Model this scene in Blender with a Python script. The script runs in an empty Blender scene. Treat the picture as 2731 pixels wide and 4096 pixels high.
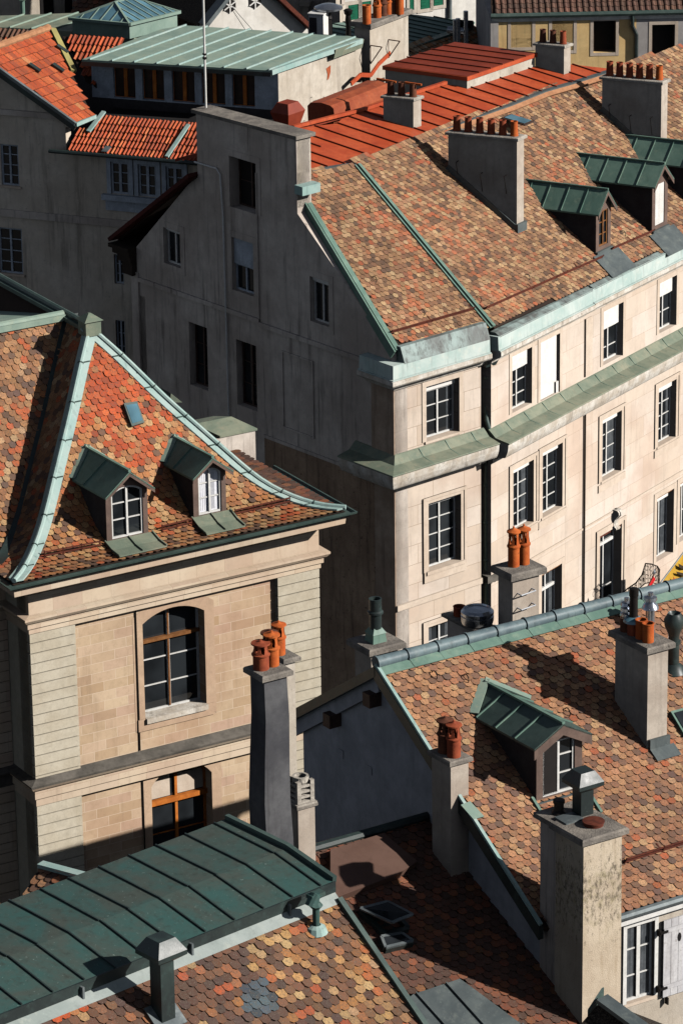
import bpy, math, random
from mathutils import Vector, noise
from mathutils.geometry import tessellate_polygon
random.seed(7)
SC=bpy.context.scene; COL=SC.collection
# ---------------------------------------------------------------- camera, sky, sun
F=16443.0; TH=math.radians(20.42); RO=math.radians(-0.791); HC=56.0   # focal length in photo px, pitch, roll, height
SUN_AZ,SUN_EL=105.5,29.0
cam=bpy.data.cameras.new('camera'); co=bpy.data.objects.new('camera',cam); COL.objects.link(co)
SC.camera=co
cam.sensor_fit='HORIZONTAL'; cam.sensor_width=24.0; cam.lens=24.0*F/2731.0; cam.clip_start=1.0; cam.clip_end=5000
co.location=(0,0,HC)
c_,s_=math.cos(TH),math.sin(TH); cr,sr=math.cos(RO),math.sin(RO)
W_=(0,c_,-s_); R_=(cr,sr*s_,sr*c_); U_=(-sr,cr*s_,cr*c_)
from mathutils import Matrix
co.rotation_euler=Matrix(((R_[0],U_[0],-W_[0]),(R_[1],U_[1],-W_[1]),(R_[2],U_[2],-W_[2]))).to_euler()
wd=bpy.data.worlds.new('World'); SC.world=wd; wd.use_nodes=True
nt=wd.node_tree; bg=nt.nodes['Background']; sk=nt.nodes.new('ShaderNodeTexSky'); sk.sky_type='NISHITA'; sk.sun_disc=False
sk.sun_elevation=math.radians(SUN_EL); sk.sun_rotation=math.radians(SUN_AZ); sk.altitude=1500; sk.air_density=0.7; sk.dust_density=0.3
hs_=nt.nodes.new('ShaderNodeHueSaturation'); hs_.inputs['Saturation'].default_value=.55; nt.links.new(sk.outputs[0],hs_.inputs['Color']); nt.links.new(hs_.outputs[0],bg.inputs[0]); bg.inputs[1].default_value=0.05
sl=bpy.data.lights.new('sun','SUN'); sl.energy=5.0; sl.angle=math.radians(0.5); sl.color=(1.0,0.96,0.905)
so=bpy.data.objects.new('sun',sl); COL.objects.link(so); so.location=(60,-20,90)
a,e=math.radians(SUN_AZ),math.radians(SUN_EL)
so.rotation_euler=Vector((math.sin(a)*math.cos(e),math.cos(a)*math.cos(e),math.sin(e))).to_track_quat('Z','Y').to_euler()
vs=SC.view_settings; vs.view_transform='Standard'; vs.look='None'; vs.gamma=1; vs.exposure=0.1; vs.use_curve_mapping=False
SC.cycles.diffuse_bounces=0
# ---------------------------------------------------------------- survey helpers: bearings and heights measured from the photograph
ZM=1568/1366
OFF={1:(0,0,ZM),2:(1365,0,ZM),3:(0,1024,ZM),4:(1365,1024,ZM),5:(0,2048,ZM),6:(1365,2048,ZM),7:(0,3072,ZM),8:(1365,3072,ZM),
 'V':(0,0,1568/2731),'a':(0,0,2.24),'b':(600,0,2.24),'c':(1250,0,2.24),'d':(1900,0,1568/831),'e':(900,2400,1.96),'f':(2331,1950,3.36),'g':(0,1900,3.92),'h':(1900,2050,1568/600)}
def vadd(a,b,k=1.): return (a[0]+b[0]*k,a[1]+b[1]*k,a[2]+b[2]*k)
def vsub(a,b): return (a[0]-b[0],a[1]-b[1],a[2]-b[2])
def dot(a,b): return a[0]*b[0]+a[1]*b[1]+a[2]*b[2]
def cross(a,b): return (a[1]*b[2]-a[2]*b[1],a[2]*b[0]-a[0]*b[2],a[0]*b[1]-a[1]*b[0])
def nrm(a):
    l=math.sqrt(dot(a,a)); return (a[0]/l,a[1]/l,a[2]/l)
def lerp(a,b,t): return tuple(a[i]+(b[i]-a[i])*t for i in range(len(a)))
def ln(a): return math.sqrt(dot(a,a))
CAM=(0,0,HC)
def ray(k,x,y):
    ox,oy,z=OFF[k]; X=ox+x/z; Y=oy+y/z; a=(X-1365.5)/F; b=-(Y-2048)/F
    return (a*R_[0]+b*U_[0]+W_[0],a*R_[1]+b*U_[1]+W_[1],a*R_[2]+b*U_[2]+W_[2])
def at(k,x,y,D): return vadd(CAM,ray(k,x,y),D)
def hit(k,x,y,P,n):
    r=ray(k,x,y); t=dot(vsub(P,CAM),n)/dot(r,n); return vadd(CAM,r,t)
def az(deg): a=math.radians(deg); return (math.sin(a),math.cos(a),0.)
def up(B,k,x,y): return hit(k,x,y,B,nrm((B[0],B[1],0)))
def depth(P): return dot(vsub(P,CAM),W_)
UPV=(0,0,1.)
class Fr:
    """vertical wall frame: s along d (to the right in view), o outward along n, z = height"""
    def __init__(s,O,a,na=None): s.O=O; s.d=az(a); s.n=az(a+90 if na is None else na); s.a=a
    def pt(s,u,z,o=0.): return (s.O[0]+s.d[0]*u+s.n[0]*o, s.O[1]+s.d[1]*u+s.n[1]*o, z)
    def h(s,k,x,y,o=0.):
        m=az(s.a+90); q=hit(k,x,y,vadd(s.O,s.n,o),m); v=vsub(q,vadd(s.O,s.n,o)); return (dot(v,s.d),q[2])
    def rect(s,k,x0,y0,x1,y1,k2=None,o=0.):
        a=s.h(k,x0,y0,o); b=s.h(k2 or k,x1,y1,o); return (a[0],b[0],b[1],a[1])   # s0,s1,z0,z1
class Pl:
    """roof plane: level direction d, up-slope unit vector u, normal n"""
    def __init__(s,P,d,q):
        s.P=P; s.d=nrm((d[0],d[1],0)); v=vsub(q,P); v=vadd(v,s.d,-dot(v,s.d)); s.u=nrm(v)
        if s.u[2]<0: s.u=vadd((0,0,0),s.u,-1)
        s.n=nrm(cross(s.d,s.u))
        if s.n[2]<0: s.n=vadd((0,0,0),s.n,-1)
    def hit(s,k,x,y,o=0.): return hit(k,x,y,vadd(s.P,s.n,o),s.n)
    def ab(s,q): v=vsub(q,s.P); return (dot(v,s.d),dot(v,s.u))
    def pt(s,a,b,o=0.): return vadd(vadd(vadd(s.P,s.d,a),s.u,b),s.n,o)
    def drop(s,q): # point of plane above/below q
        t=(dot(vsub(s.P,q),s.n))/s.n[2]; return (q[0],q[1],q[2]+t)
# ---------------------------------------------------------------- scene graph
def tag(o,label=None,cat=None,group=None,kind=None):
    if label: o['label']=label
    if cat: o['category']=cat
    if group: o['group']=group
    if kind: o['kind']=kind
    return o
def thing(name,label,cat,loc,group=None):
    o=bpy.data.objects.new(name,None); COL.objects.link(o); o.location=loc; o.empty_display_size=.5
    return tag(o,label,cat,group)
def wloc(o):
    l=Vector((0,0,0))
    while o is not None: l=l+Vector(o.location); o=o.parent
    return l
class MB:
    def __init__(s): s.v=[]; s.f=[]; s.m=[]; s.c=None; s.cols=[]
    def add(s,pts,faces,mi=0,col=None):
        b=len(s.v); s.v+=pts
        for f in faces: s.f.append([b+i for i in f]); s.m.append(mi); s.cols.append(col)
    def poly(s,pts,mi=0): s.add(list(pts),[list(range(len(pts)))],mi)
    def prism(s,pts,vec,mi=0):
        n=len(pts); q=[vadd(p,vec) for p in pts]
        s.add(list(pts)+q,[list(range(n))[::-1],list(range(n,2*n))]+[[i,(i+1)%n,n+(i+1)%n,n+i] for i in range(n)],mi)
    def hexa(s,p,mi=0): # 8 pts: bottom 4, top 4
        s.add(list(p),[[3,2,1,0],[4,5,6,7],[0,1,5,4],[1,2,6,5],[2,3,7,6],[3,0,4,7]],mi)
    def box(s,fr,s0,s1,z0,z1,o0,o1,mi=0):
        s.hexa([fr.pt(s0,z0,o0),fr.pt(s1,z0,o0),fr.pt(s1,z0,o1),fr.pt(s0,z0,o1),fr.pt(s0,z1,o0),fr.pt(s1,z1,o0),fr.pt(s1,z1,o1),fr.pt(s0,z1,o1)],mi)
    def bar(s,a,b,w,h,upv=UPV,mi=0):
        d=nrm(vsub(b,a)); x=cross(d,upv)
        if ln(x)<1e-4: x=cross(d,(1,0,0))
        x=nrm(x); y=nrm(cross(x,d)); P=[]
        for q in (a,b):
            for i,j in ((-1,-1),(1,-1),(1,1),(-1,1)): P.append(vadd(vadd(q,x,i*w/2),y,j*h/2))
        s.hexa([P[0],P[1],P[5],P[4],P[3],P[2],P[6],P[7]],mi)
    def tube(s,pts,r,n=8,mi=0,caps=True):
        b=len(s.v); m=len(pts)
        for i,p in enumerate(pts):
            d=nrm(vsub(pts[min(i+1,m-1)],pts[max(i-1,0)])); x=cross(d,UPV)
            if ln(x)<1e-3: x=cross(d,(1,0,0))
            x=nrm(x); y=cross(x,d); rr=r[i] if isinstance(r,(list,tuple)) else r
            for j in range(n):
                t=2*math.pi*j/n; s.v.append(vadd(vadd(p,x,math.cos(t)*rr),y,math.sin(t)*rr))
        for i in range(m-1):
            for j in range(n):
                s.f.append([b+i*n+j,b+i*n+(j+1)%n,b+(i+1)*n+(j+1)%n,b+(i+1)*n+j]); s.m.append(mi); s.cols.append(None)
        if caps:
            s.f.append([b+j for j in range(n)][::-1]); s.m.append(mi); s.cols.append(None)
            s.f.append([b+(m-1)*n+j for j in range(n)]); s.m.append(mi); s.cols.append(None)
    def lathe(s,c,prof,n=16,mi=0,sx=1.,sy=1.):
        b=len(s.v); m=len(prof)
        for r,z in prof:
            for j in range(n):
                t=2*math.pi*j/n; s.v.append((c[0]+math.cos(t)*r*sx,c[1]+math.sin(t)*r*sy,c[2]+z))
        for i in range(m-1):
            for j in range(n):
                s.f.append([b+i*n+j,b+i*n+(j+1)%n,b+(i+1)*n+(j+1)%n,b+(i+1)*n+j]); s.m.append(mi); s.cols.append(None)
    def sweep(s,path,prof,outs,mi=0,close=True):
        """path: plan points (x,y); prof: (o,z) with z absolute; outs: outward plan vectors (mitred) for each path point"""
        b=len(s.v); m=len(prof)
        for p,o in zip(path,outs):
            for oo,z in prof: s.v.append((p[0]+o[0]*oo,p[1]+o[1]*oo,z))
        for i in range(len(path)-1):
            for j in range(m if close else m-1):
                j2=(j+1)%m
                s.f.append([b+i*m+j,b+(i+1)*m+j,b+(i+1)*m+j2,b+i*m+j2]); s.m.append(mi if not isinstance(mi,list) else mi[j]); s.cols.append(None)
        if close:
            k=mi if not isinstance(mi,list) else mi[0]
            s.f.append([b+j for j in range(m)]); s.m.append(k); s.cols.append(None)
            s.f.append([b+(len(path)-1)*m+j for j in range(m)][::-1]); s.m.append(k); s.cols.append(None)
    def build(s,name,mats,parent=None,smooth=False,label=None,tilt=None):
        me=bpy.data.meshes.new(name); L=wloc(parent) if parent else Vector((0,0,0))
        me.from_pydata([(p[0]-L[0],p[1]-L[1],p[2]-L[2]) for p in s.v],[],s.f); 
        if not isinstance(mats,(list,tuple)): mats=[mats]
        for m in mats: me.materials.append(m)
        me.polygons.foreach_set('material_index',s.m)
        if any(c is not None for c in s.cols):
            at_=me.attributes.new('tile','FLOAT_COLOR','FACE'); fl=[]
            for c in s.cols: fl+= list(c)+[1.] if c is not None else [.3,.2,.15,1.]
            at_.data.foreach_set('color',fl)
        if smooth:
            me.polygons.foreach_set('use_smooth',[True]*len(me.polygons)); me.set_sharp_from_angle(angle=math.radians(38))
        me.update(); o=bpy.data.objects.new(name,me); COL.objects.link(o)
        if parent: o.parent=parent
        if label: o['label']=label
        return o
def miter(path,normals):
    """normals: one per segment; returns mitred outward vector per vertex"""
    out=[]
    for i in range(len(path)):
        if i==0: out.append(normals[0][:2]); continue
        if i==len(path)-1: out.append(normals[-1][:2]); continue
        a,b=normals[i-1],normals[i]; k=1+a[0]*b[0]+a[1]*b[1]; out.append(((a[0]+b[0])/k,(a[1]+b[1])/k))
    return out
# ---------------------------------------------------------------- materials
def srgb(r,g,b): return tuple(((v/255)/12.92 if v/255<=.04045 else ((v/255+.055)/1.055)**2.4) for v in (r,g,b))
class NB:
    def __init__(s,name):
        s.m=bpy.data.materials.new(name); s.m.use_nodes=True; s.t=s.m.node_tree; s.b=s.t.nodes['Principled BSDF']
        s.uv=None; s.pos=None
    def n(s,ty,**kw):
        x=s.t.nodes.new(ty)
        for k,v in kw.items(): setattr(x,k,v)
        return x
    def l(s,a,b): s.t.links.new(a,b)
    def geo(s):
        if s.pos is None: g=s.n('ShaderNodeNewGeometry'); s.pos=g.outputs['Position']; s.g=g
        return s.pos
    def wall(s):
        """(u,v,0): metres along and up the surface the shader is on"""
        if s.uv: return s.uv
        s.geo(); N=s.g.outputs['True Normal']
        c=s.n('ShaderNodeVectorMath',operation='CROSS_PRODUCT'); c.inputs[0].default_value=(0,0,1); s.l(N,c.inputs[1])
        cn=s.n('ShaderNodeVectorMath',operation='NORMALIZE'); s.l(c.outputs[0],cn.inputs[0])
        d=s.n('ShaderNodeVectorMath',operation='DOT_PRODUCT'); s.l(s.pos,d.inputs[0]); s.l(cn.outputs[0],d.inputs[1])
        c2=s.n('ShaderNodeVectorMath',operation='CROSS_PRODUCT'); s.l(N,c2.inputs[0]); s.l(cn.outputs[0],c2.inputs[1])
        d2=s.n('ShaderNodeVectorMath',operation='DOT_PRODUCT'); s.l(s.pos,d2.inputs[0]); s.l(c2.outputs[0],d2.inputs[1])
        cb=s.n('ShaderNodeCombineXYZ'); s.l(d.outputs['Value'],cb.inputs[0]); s.l(d2.outputs['Value'],cb.inputs[1]); s.uv=cb.outputs[0]; return s.uv
    def noise(s,scale,detail=5,rough=.6,vec=None,stretch=None,dist=0.):
        v=vec or s.geo()
        if stretch: mp=s.n('ShaderNodeVectorMath',operation='MULTIPLY'); s.l(v,mp.inputs[0]); mp.inputs[1].default_value=stretch; v=mp.outputs[0]
        x=s.n('ShaderNodeTexNoise'); x.inputs['Scale'].default_value=scale; x.inputs['Detail'].default_value=detail; x.inputs['Roughness'].default_value=rough; x.inputs['Distortion'].default_value=dist
        s.l(v,x.inputs['Vector']); return x.outputs['Fac']
    def ramp(s,f,a,b,inv=False):
        x=s.n('ShaderNodeMapRange'); x.interpolation_type='SMOOTHSTEP'; x.inputs[1].default_value=a; x.inputs[2].default_value=b
        if inv: x.inputs[3].default_value=1; x.inputs[4].default_value=0
        s.l(f,x.inputs[0]); return x.outputs[0]
    def mix(s,f,a,b,mode='MIX'):
        x=s.n('ShaderNodeMix',data_type='RGBA',blend_type=mode)
        for i,v in ((0,f),(6,a),(7,b)):
            if hasattr(v,'links') or hasattr(v,'is_linked'): s.l(v,x.inputs[i])
            elif i==0: x.inputs[0].default_value=v
            else: x.inputs[i].default_value=(*v[:3],1)
        return x.outputs[2]
    def mul(s,a,b):
        x=s.n('ShaderNodeMath',operation='MULTIPLY')
        for i,v in ((0,a),(1,b)):
            if hasattr(v,'is_linked'): s.l(v,x.inputs[i])
            else: x.inputs[i].default_value=v
        return x.outputs[0]
    def bump(s,h,strength,dist):
        x=s.n('ShaderNodeBump'); x.inputs['Strength'].default_value=strength; x.inputs['Distance'].default_value=dist; s.l(h,x.inputs['Height']); s.l(x.outputs[0],s.b.inputs['Normal'])
    def done(s,col,rough=.85,metal=0.,spec=.3):
        if hasattr(col,'is_linked'): s.l(col,s.b.inputs['Base Color'])
        else: s.b.inputs['Base Color'].default_value=(*col,1)
        if hasattr(rough,'is_linked'): s.l(rough,s.b.inputs['Roughness'])
        else: s.b.inputs['Roughness'].default_value=rough
        s.b.inputs['Metallic'].default_value=metal; s.b.inputs['Specular IOR Level'].default_value=spec
        return s.m
def surf(name,c,c2,dark=None,scale=.6,streak=0.,spots=0.,spotcol=(0.02,.02,.02),rough=.9,bump=.3,bscale=60,metal=0.,spec=.25,fine=.12,bd=.01):
    """weathered surface: broad colour patches, vertical rain streaks, small spots, fine grain"""
    b=NB(name); f=b.noise(scale,6,.62); col=b.mix(b.ramp(f,.36,.64),c,c2)
    f2=b.noise(scale*6,5,.65); col=b.mix(b.mul(b.ramp(f2,.35,.7),.35),col,tuple(v*.72 for v in c2))
    if streak:
        st=b.noise(1.0,5,.7,stretch=(4.5,4.5,.35)); col=b.mix(b.mul(b.ramp(st,.5,.72),streak),col,dark or tuple(v*.4 for v in c))
    pt=b.noise(scale*2.3,8,.7,dist=1.2); col=b.mix(b.mul(b.ramp(pt,.54,.6),.22),col,tuple(v*.62 for v in c))
    if spots:
        sp=b.noise(9.,4,.75); col=b.mix(b.mul(b.ramp(sp,.6,.68),spots),col,spotcol)
    g=b.noise(bscale,3,.6); gm=b.n('ShaderNodeMapRange'); gm.inputs[3].default_value=1-fine; gm.inputs[4].default_value=1+fine; b.l(g,gm.inputs[0])
    cc=b.n('ShaderNodeVectorMath',operation='SCALE'); b.l(col,cc.inputs[0]); b.l(gm.outputs[0],cc.inputs['Scale'])
    if bump: b.bump(g,bump,bd)
    return b.done(cc.outputs[0],rough,metal,spec)
def ashlar(name,cs,w,h,mortar=.008,mcol=None,rough=.88,dirt=.3,off=(0,0),contrast=1.):
    """coursed stone: colour per block from a palette, thin joints, stains"""
    b=NB(name); uv=b.wall(); mp=b.n('ShaderNodeMapping'); mp.inputs['Location'].default_value=(off[0],off[1],0); b.l(uv,mp.inputs[0])
    br=b.n('ShaderNodeTexBrick'); br.offset=.5; br.inputs['Scale'].default_value=1; br.inputs['Brick Width'].default_value=w; br.inputs['Row Height'].default_value=h
    br.inputs['Mortar Size'].default_value=mortar; br.inputs['Mortar Smooth'].default_value=.3; br.inputs['Bias'].default_value=0
    br.inputs['Color1'].default_value=(0,0,0,1); br.inputs['Color2'].default_value=(1,1,1,1); br.inputs['Mortar'].default_value=(.5,.5,.5,1); b.l(mp.outputs[0],br.inputs['Vector'])
    br2=b.n('ShaderNodeValToRGB'); br2.color_ramp.interpolation='LINEAR'; els=br2.color_ramp.elements
    for i,c in enumerate(cs):
        p=i/(len(cs)-1); e=els[i] if i<2 else els.new(p); e.position=p; e.color=(*c,1)
    b.l(br.outputs['Color'],br2.inputs[0]); col=br2.outputs[0]
    f=b.noise(.7,6,.62); col=b.mix(b.mul(b.ramp(f,.4,.68),dirt),col,tuple(v*.72 for v in cs[0]))
    f3=b.noise(7.,6,.7); col=b.mix(b.mul(b.ramp(f3,.45,.75),.35),col,tuple(v*.66 for v in cs[-1])); st=b.noise(1.0,6,.72,stretch=(3.5,3.5,.3)); col=b.mix(b.mul(b.ramp(st,.52,.74),.42),col,tuple(v*.5 for v in cs[0])); pk=b.noise(.35,3,.5); col=b.mix(b.mul(b.ramp(pk,.5,.7),.3),col,(cs[0][0]*.9,cs[0][1]*.72,cs[0][2]*.66))
    col=b.mix(b.mul(br.outputs['Fac'],.8),col,mcol or tuple(v*.55 for v in cs[0]))
    g=b.noise(70,3,.6); inv=b.n('ShaderNodeMath',operation='SUBTRACT'); inv.inputs[0].default_value=1.; b.l(br.outputs['Fac'],inv.inputs[1])
    ad=b.n('ShaderNodeMath',operation='MULTIPLY_ADD'); b.l(g,ad.inputs[0]); ad.inputs[1].default_value=.35; b.l(inv.outputs[0],ad.inputs[2])
    b.bump(ad.outputs[0],.35,.01); return b.done(col,rough,0,.25)
def tilemat(name,rough=.85,gl=.25,lich=.3):
    b=NB(name); a=b.n('ShaderNodeAttribute',attribute_name='tile'); col=a.outputs['Color']
    f=b.noise(26,5,.7); col=b.mix(b.mul(b.ramp(f,.35,.7),.55),col,(.10,.075,.055),'MULTIPLY') if False else b.mix(b.mul(b.ramp(f,.38,.66),.62),col,(.11,.085,.065))
    f2=b.noise(55,3,.6); col=b.mix(b.mul(b.ramp(f2,.58,.7),lich),col,(.5,.45,.36)); f3=b.noise(.55,4,.6); hv=b.n('ShaderNodeMapRange'); hv.inputs[3].default_value=.7; hv.inputs[4].default_value=1.26; b.l(f3,hv.inputs[0]); sc=b.n('ShaderNodeVectorMath',operation='SCALE'); b.l(col,sc.inputs[0]); b.l(hv.outputs[0],sc.inputs['Scale']); col=sc.outputs[0]
    g=b.noise(120,3,.6); b.bump(g,.3,.006); return b.done(col,rough,0,gl)
def copper(name,c,c2,c3,rough=.55,metal=.0,streak=.5,spots=.25,spec=.5):
    b=NB(name); f=b.noise(.9,7,.66,dist=.6); col=b.mix(b.ramp(f,.35,.65),c,c2)
    f=b.noise(3.5,6,.7); col=b.mix(b.mul(b.ramp(f,.5,.75),.7),col,c3)
    st=b.noise(1.3,5,.7,stretch=(5,5,.6)); col=b.mix(b.mul(b.ramp(st,.5,.75),streak),col,tuple(v*.45 for v in c))
    sp=b.noise(16,4,.8); col=b.mix(b.mul(b.ramp(sp,.63,.7),spots),col,(.45,.55,.5))
    g=b.noise(40,3,.6); b.bump(g,.12,.01)
    r=b.n('ShaderNodeMapRange'); r.inputs[3].default_value=rough-.12; r.inputs[4].default_value=rough+.2; b.l(f,r.inputs[0])
    return b.done(col,r.outputs[0],metal,spec)
def glass(name,c=(.012,.014,.016),rough=.05,spec=.5):
    b=NB(name); f=b.noise(1.2,2,.5); col=b.mix(b.ramp(f,.35,.7),c,tuple(v*2.2 for v in c)); b.bump(f,.04,.02); return b.done(col,rough,0,spec)
M={}
M['plaster_shade']=surf('grey plaster',srgb(222,210,194),srgb(204,190,172),srgb(70,62,56),.5,.45,.25,srgb(60,55,50))
M['plaster_gable']=surf('grey gable plaster',srgb(220,208,196),srgb(188,174,162),srgb(84,76,72),.45,.6,.2,srgb(60,55,52),fine=.1)
M['plaster_blue']=surf('blue grey plaster',srgb(190,190,194),srgb(168,168,172),srgb(90,92,98),.8,.25,.1,srgb(80,80,82))
M['roughcast']=surf('brown roughcast',srgb(184,156,130),srgb(154,128,106),srgb(66,56,48),.6,.6,.8,srgb(54,46,40),bump=.8,bscale=35,bd=.03)
M['plaster_lit']=surf('warm lime plaster',srgb(206,196,182),srgb(186,174,158),srgb(110,98,86),.7,.4,.3,srgb(120,106,92),bump=.5,bscale=40,bd=.015)
M['plaster_white']=surf('white plaster',srgb(232,228,220),srgb(216,210,200),srgb(150,140,130),.5,.2,.0,bump=.3)
M['plaster_yellow']=surf('yellow plaster',srgb(250,216,154),srgb(238,196,134),srgb(130,110,80),.4,.35,.1,srgb(120,96,66))
M['plaster_grey2']=surf('pale grey plaster',srgb(196,190,186),srgb(170,164,160),srgb(110,104,100),.4,.3,.1,srgb(110,100,96))
M['lichen_wall']=surf('lichen stained render',srgb(205,188,165),srgb(178,160,136),srgb(90,84,60),.9,.5,.35,srgb(70,62,50),bump=.7,bscale=30,bd=.02)
M['cap']=surf('concrete cap',srgb(150,142,132),srgb(112,106,100),None,2.,0,.6,srgb(60,56,52),bump=.9,bscale=25,bd=.02)
M['cap_light']=surf('pale stone cap',srgb(190,182,170),srgb(150,142,132),None,2.,0,.5,srgb(80,74,68),bump=.8,bscale=25,bd=.02)
SA=[srgb(216,198,180),srgb(222,206,190),srgb(210,190,170),srgb(223,209,196)]
M['stoneA']=ashlar('pale molasse ashlar',SA,1.25,.62,.008,srgb(150,126,102),dirt=.5)
M['stoneA2']=surf('plain pale stone',srgb(218,201,183),srgb(208,189,170),srgb(160,134,108),.6,.2,.15,srgb(170,140,112),bump=.3,bscale=30)
M['stoneB']=ashlar('pale house ashlar',SA,1.6,.7,.006,srgb(178,154,132),dirt=.5,off=(.3,.2))
M['stoneL']=ashlar('pink molasse blocks',[srgb(188,158,130),srgb(208,182,152),srgb(198,166,144),srgb(214,190,160),srgb(184,154,122)],.62,.245,.006,srgb(226,208,184),dirt=.35)
M['stoneL2']=surf('pink beige stone dressing',srgb(206,178,150),srgb(194,164,138),srgb(150,124,100),1.,.2,.15,srgb(160,130,104),bump=.3,bscale=30)
M['stoneLgreen']=surf('green grey sandstone',srgb(206,197,178),srgb(196,185,164),srgb(140,130,104),1.1,.15,.2,srgb(150,136,108),bump=.4,bscale=30)
M['stoneLcream']=ashlar('cream cornice stone',[srgb(214,192,166),srgb(222,204,180),srgb(206,182,160)],.75,.6,.004,srgb(168,140,112),dirt=.35)
M['stone_dirty']=surf('weathered cornice stone',srgb(226,220,210),srgb(196,184,168),srgb(92,80,68),2.2,.5,.6,srgb(84,70,60),bump=.6,bscale=25)
M['stone_step']=surf('dark weathered ledge',srgb(120,114,106),srgb(88,84,78),None,1.5,.2,.4,srgb(50,46,42),bump=.6)
M['joint']=surf('dark joint',srgb(60,50,42),srgb(48,40,34),bump=0)
CG=(srgb(122,168,152),srgb(104,146,130),srgb(150,184,160))
M['cop_pale']=copper('pale verdigris copper',srgb(150,168,152),srgb(128,150,138),srgb(164,170,146),.6,0,.25,.25,.35)
M['cop_cyan']=copper('bright verdigris copper',srgb(146,176,170),srgb(168,188,182),srgb(184,194,184),.6,0,.6,.3,.35)
M['cop_mid']=copper('green copper sheet',srgb(114,142,128),srgb(92,122,110),srgb(140,158,138),.5,0,.5,.2,.4)
M['cop_olive']=copper('olive copper ledge',srgb(142,146,126),srgb(112,124,108),srgb(158,150,128),.6,0,.5,.15,.3)
M['cop_dark']=copper('dark green copper',srgb(74,92,86),srgb(56,74,70),srgb(96,112,102),.5,0,.5,.12,.5)
M['cop_black']=copper('near black copper',srgb(46,58,56),srgb(36,44,44),srgb(58,78,74),.4,0,.4,.1,.5)
M['cop_teal']=copper('teal copper deck',srgb(74,82,76),srgb(58,90,86),srgb(62,68,62),.6,0,.55,.45,.25)
M['zinc']=copper('weathered zinc',srgb(120,128,130),srgb(96,104,106),srgb(150,156,154),.45,.3,.5,.3,.5)
M['zinc_lt']=copper('pale lead strip',srgb(160,168,164),srgb(140,150,146),srgb(176,180,170),.55,.1,.4,.3,.4)
M['zinc_stain']=copper('streaked zinc apron',srgb(96,98,96),srgb(150,168,164),srgb(70,66,60),.55,0,.9,.2,.4)
M['lead']=copper('grey lead sheet',srgb(96,104,104),srgb(76,84,86),srgb(120,126,120),.5,.1,.4,.3,.4)
M['orange_metal']=surf('orange painted metal',srgb(200,92,54),srgb(180,74,42),srgb(124,58,42),1.1,.4,.3,srgb(150,96,74),rough=.5,bump=.08,spec=.4,fine=.05)
M['worn_orange']=surf('faded orange metal',srgb(176,92,58),srgb(150,72,46),srgb(96,56,42),1.6,.4,.4,srgb(150,110,90),rough=.6,bump=.1,spec=.3)
M['red_metal']=surf('rust red painted metal',srgb(146,62,40),srgb(128,52,34),srgb(90,44,34),.8,.2,.25,srgb(110,76,64),rough=.6,bump=.1,spec=.3,fine=.06)
M['brown_metal']=surf('brown painted metal',srgb(104,80,70),srgb(96,72,62),None,.5,0,0,rough=.55,bump=.05,fine=.04)
M['terra']=surf('terracotta',srgb(206,108,50),srgb(184,86,38),srgb(80,44,28),4.,.35,.5,srgb(80,46,32),rough=.8,bump=.3,bscale=40)
M['terra_red']=surf('red terracotta',srgb(168,84,54),srgb(140,66,44),srgb(60,36,28),4.,.4,.5,srgb(60,40,32),rough=.8,bump=.3)
M['chim_dark']=surf('render darkened for shade',srgb(98,98,100),srgb(70,70,74),srgb(60,58,60),.8,.6,.2,srgb(60,58,58))  # dark tone puts the shade cast on the tall chimney into its colour
M['terra_dark']=surf('sooty terracotta',srgb(116,70,50),srgb(90,54,40),srgb(40,28,24),4.,.5,.5,srgb(40,30,26),rough=.85,bump=.3)
M['white']=surf('white paint',srgb(232,230,226),srgb(218,216,210),None,3.,0,.15,srgb(150,140,130),rough=.5,bump=.05,fine=.04)
M['blind']=surf('white canvas blind',srgb(240,236,230),srgb(230,226,220),None,2.,0,0,rough=.8,bump=.05,fine=.03)
M['greypaint']=surf('grey blue paint',srgb(192,200,210),srgb(166,174,184),srgb(80,84,90),3.,.4,.3,srgb(90,86,84),rough=.6,bump=.1)
M['ochrewood']=surf('ochre stained wood',srgb(214,128,56),srgb(184,104,44),None,5.,0,.2,srgb(110,64,30),rough=.5,bump=.1)
M['cop_white']=copper('chalky zinc and copper band',srgb(200,212,206),srgb(170,192,186),srgb(214,216,206),.6,0,.55,.3,.35)
M['shade_sheet']=surf('black painted shade',srgb(36,34,34),srgb(28,26,28),bump=.2)  # black put in for the shade behind the low orange roof
M['brownwood']=surf('varnished oak',srgb(150,102,62),srgb(122,80,46),None,5.,0,.2,srgb(90,56,30),rough=.5,bump=.1)
M['darkwood']=surf('dark brown boarding',srgb(84,66,58),srgb(68,52,46),None,5.,0,.2,srgb(44,34,30),rough=.6,bump=.1)
M['dormer_face']=surf('taupe painted dormer front',srgb(120,100,90),srgb(104,86,78),None,3.,.2,.2,srgb(70,60,54),rough=.7,bump=.1)
M['darkslate']=surf('dark dormer cheek',srgb(70,66,66),srgb(56,52,54),None,3.,.2,.2,srgb(40,36,36),rough=.8,bump=.2)
M['glass']=glass('window glass'); M['skyglass']=glass('blue roof glass',srgb(70,100,112),.08,.8)
M['darkpane']=surf('dark loggia panel',srgb(66,50,42),srgb(50,38,34),None,3.,.4,.3,srgb(90,60,44),rough=.5,bump=.1)
M['cop_mid2']=copper('grey green seamed copper',srgb(136,158,146),srgb(118,142,130),srgb(150,166,150),.6,0,.3,.1,.3)
M['stone_dark2']=ashlar('dark coursed stone',[srgb(112,104,94),srgb(96,88,80),srgb(124,114,102)],.8,.4,.01,srgb(60,54,50),dirt=.5)
M['dark']=surf('dark interior',srgb(40,36,34),srgb(30,28,28),bump=0)
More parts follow.
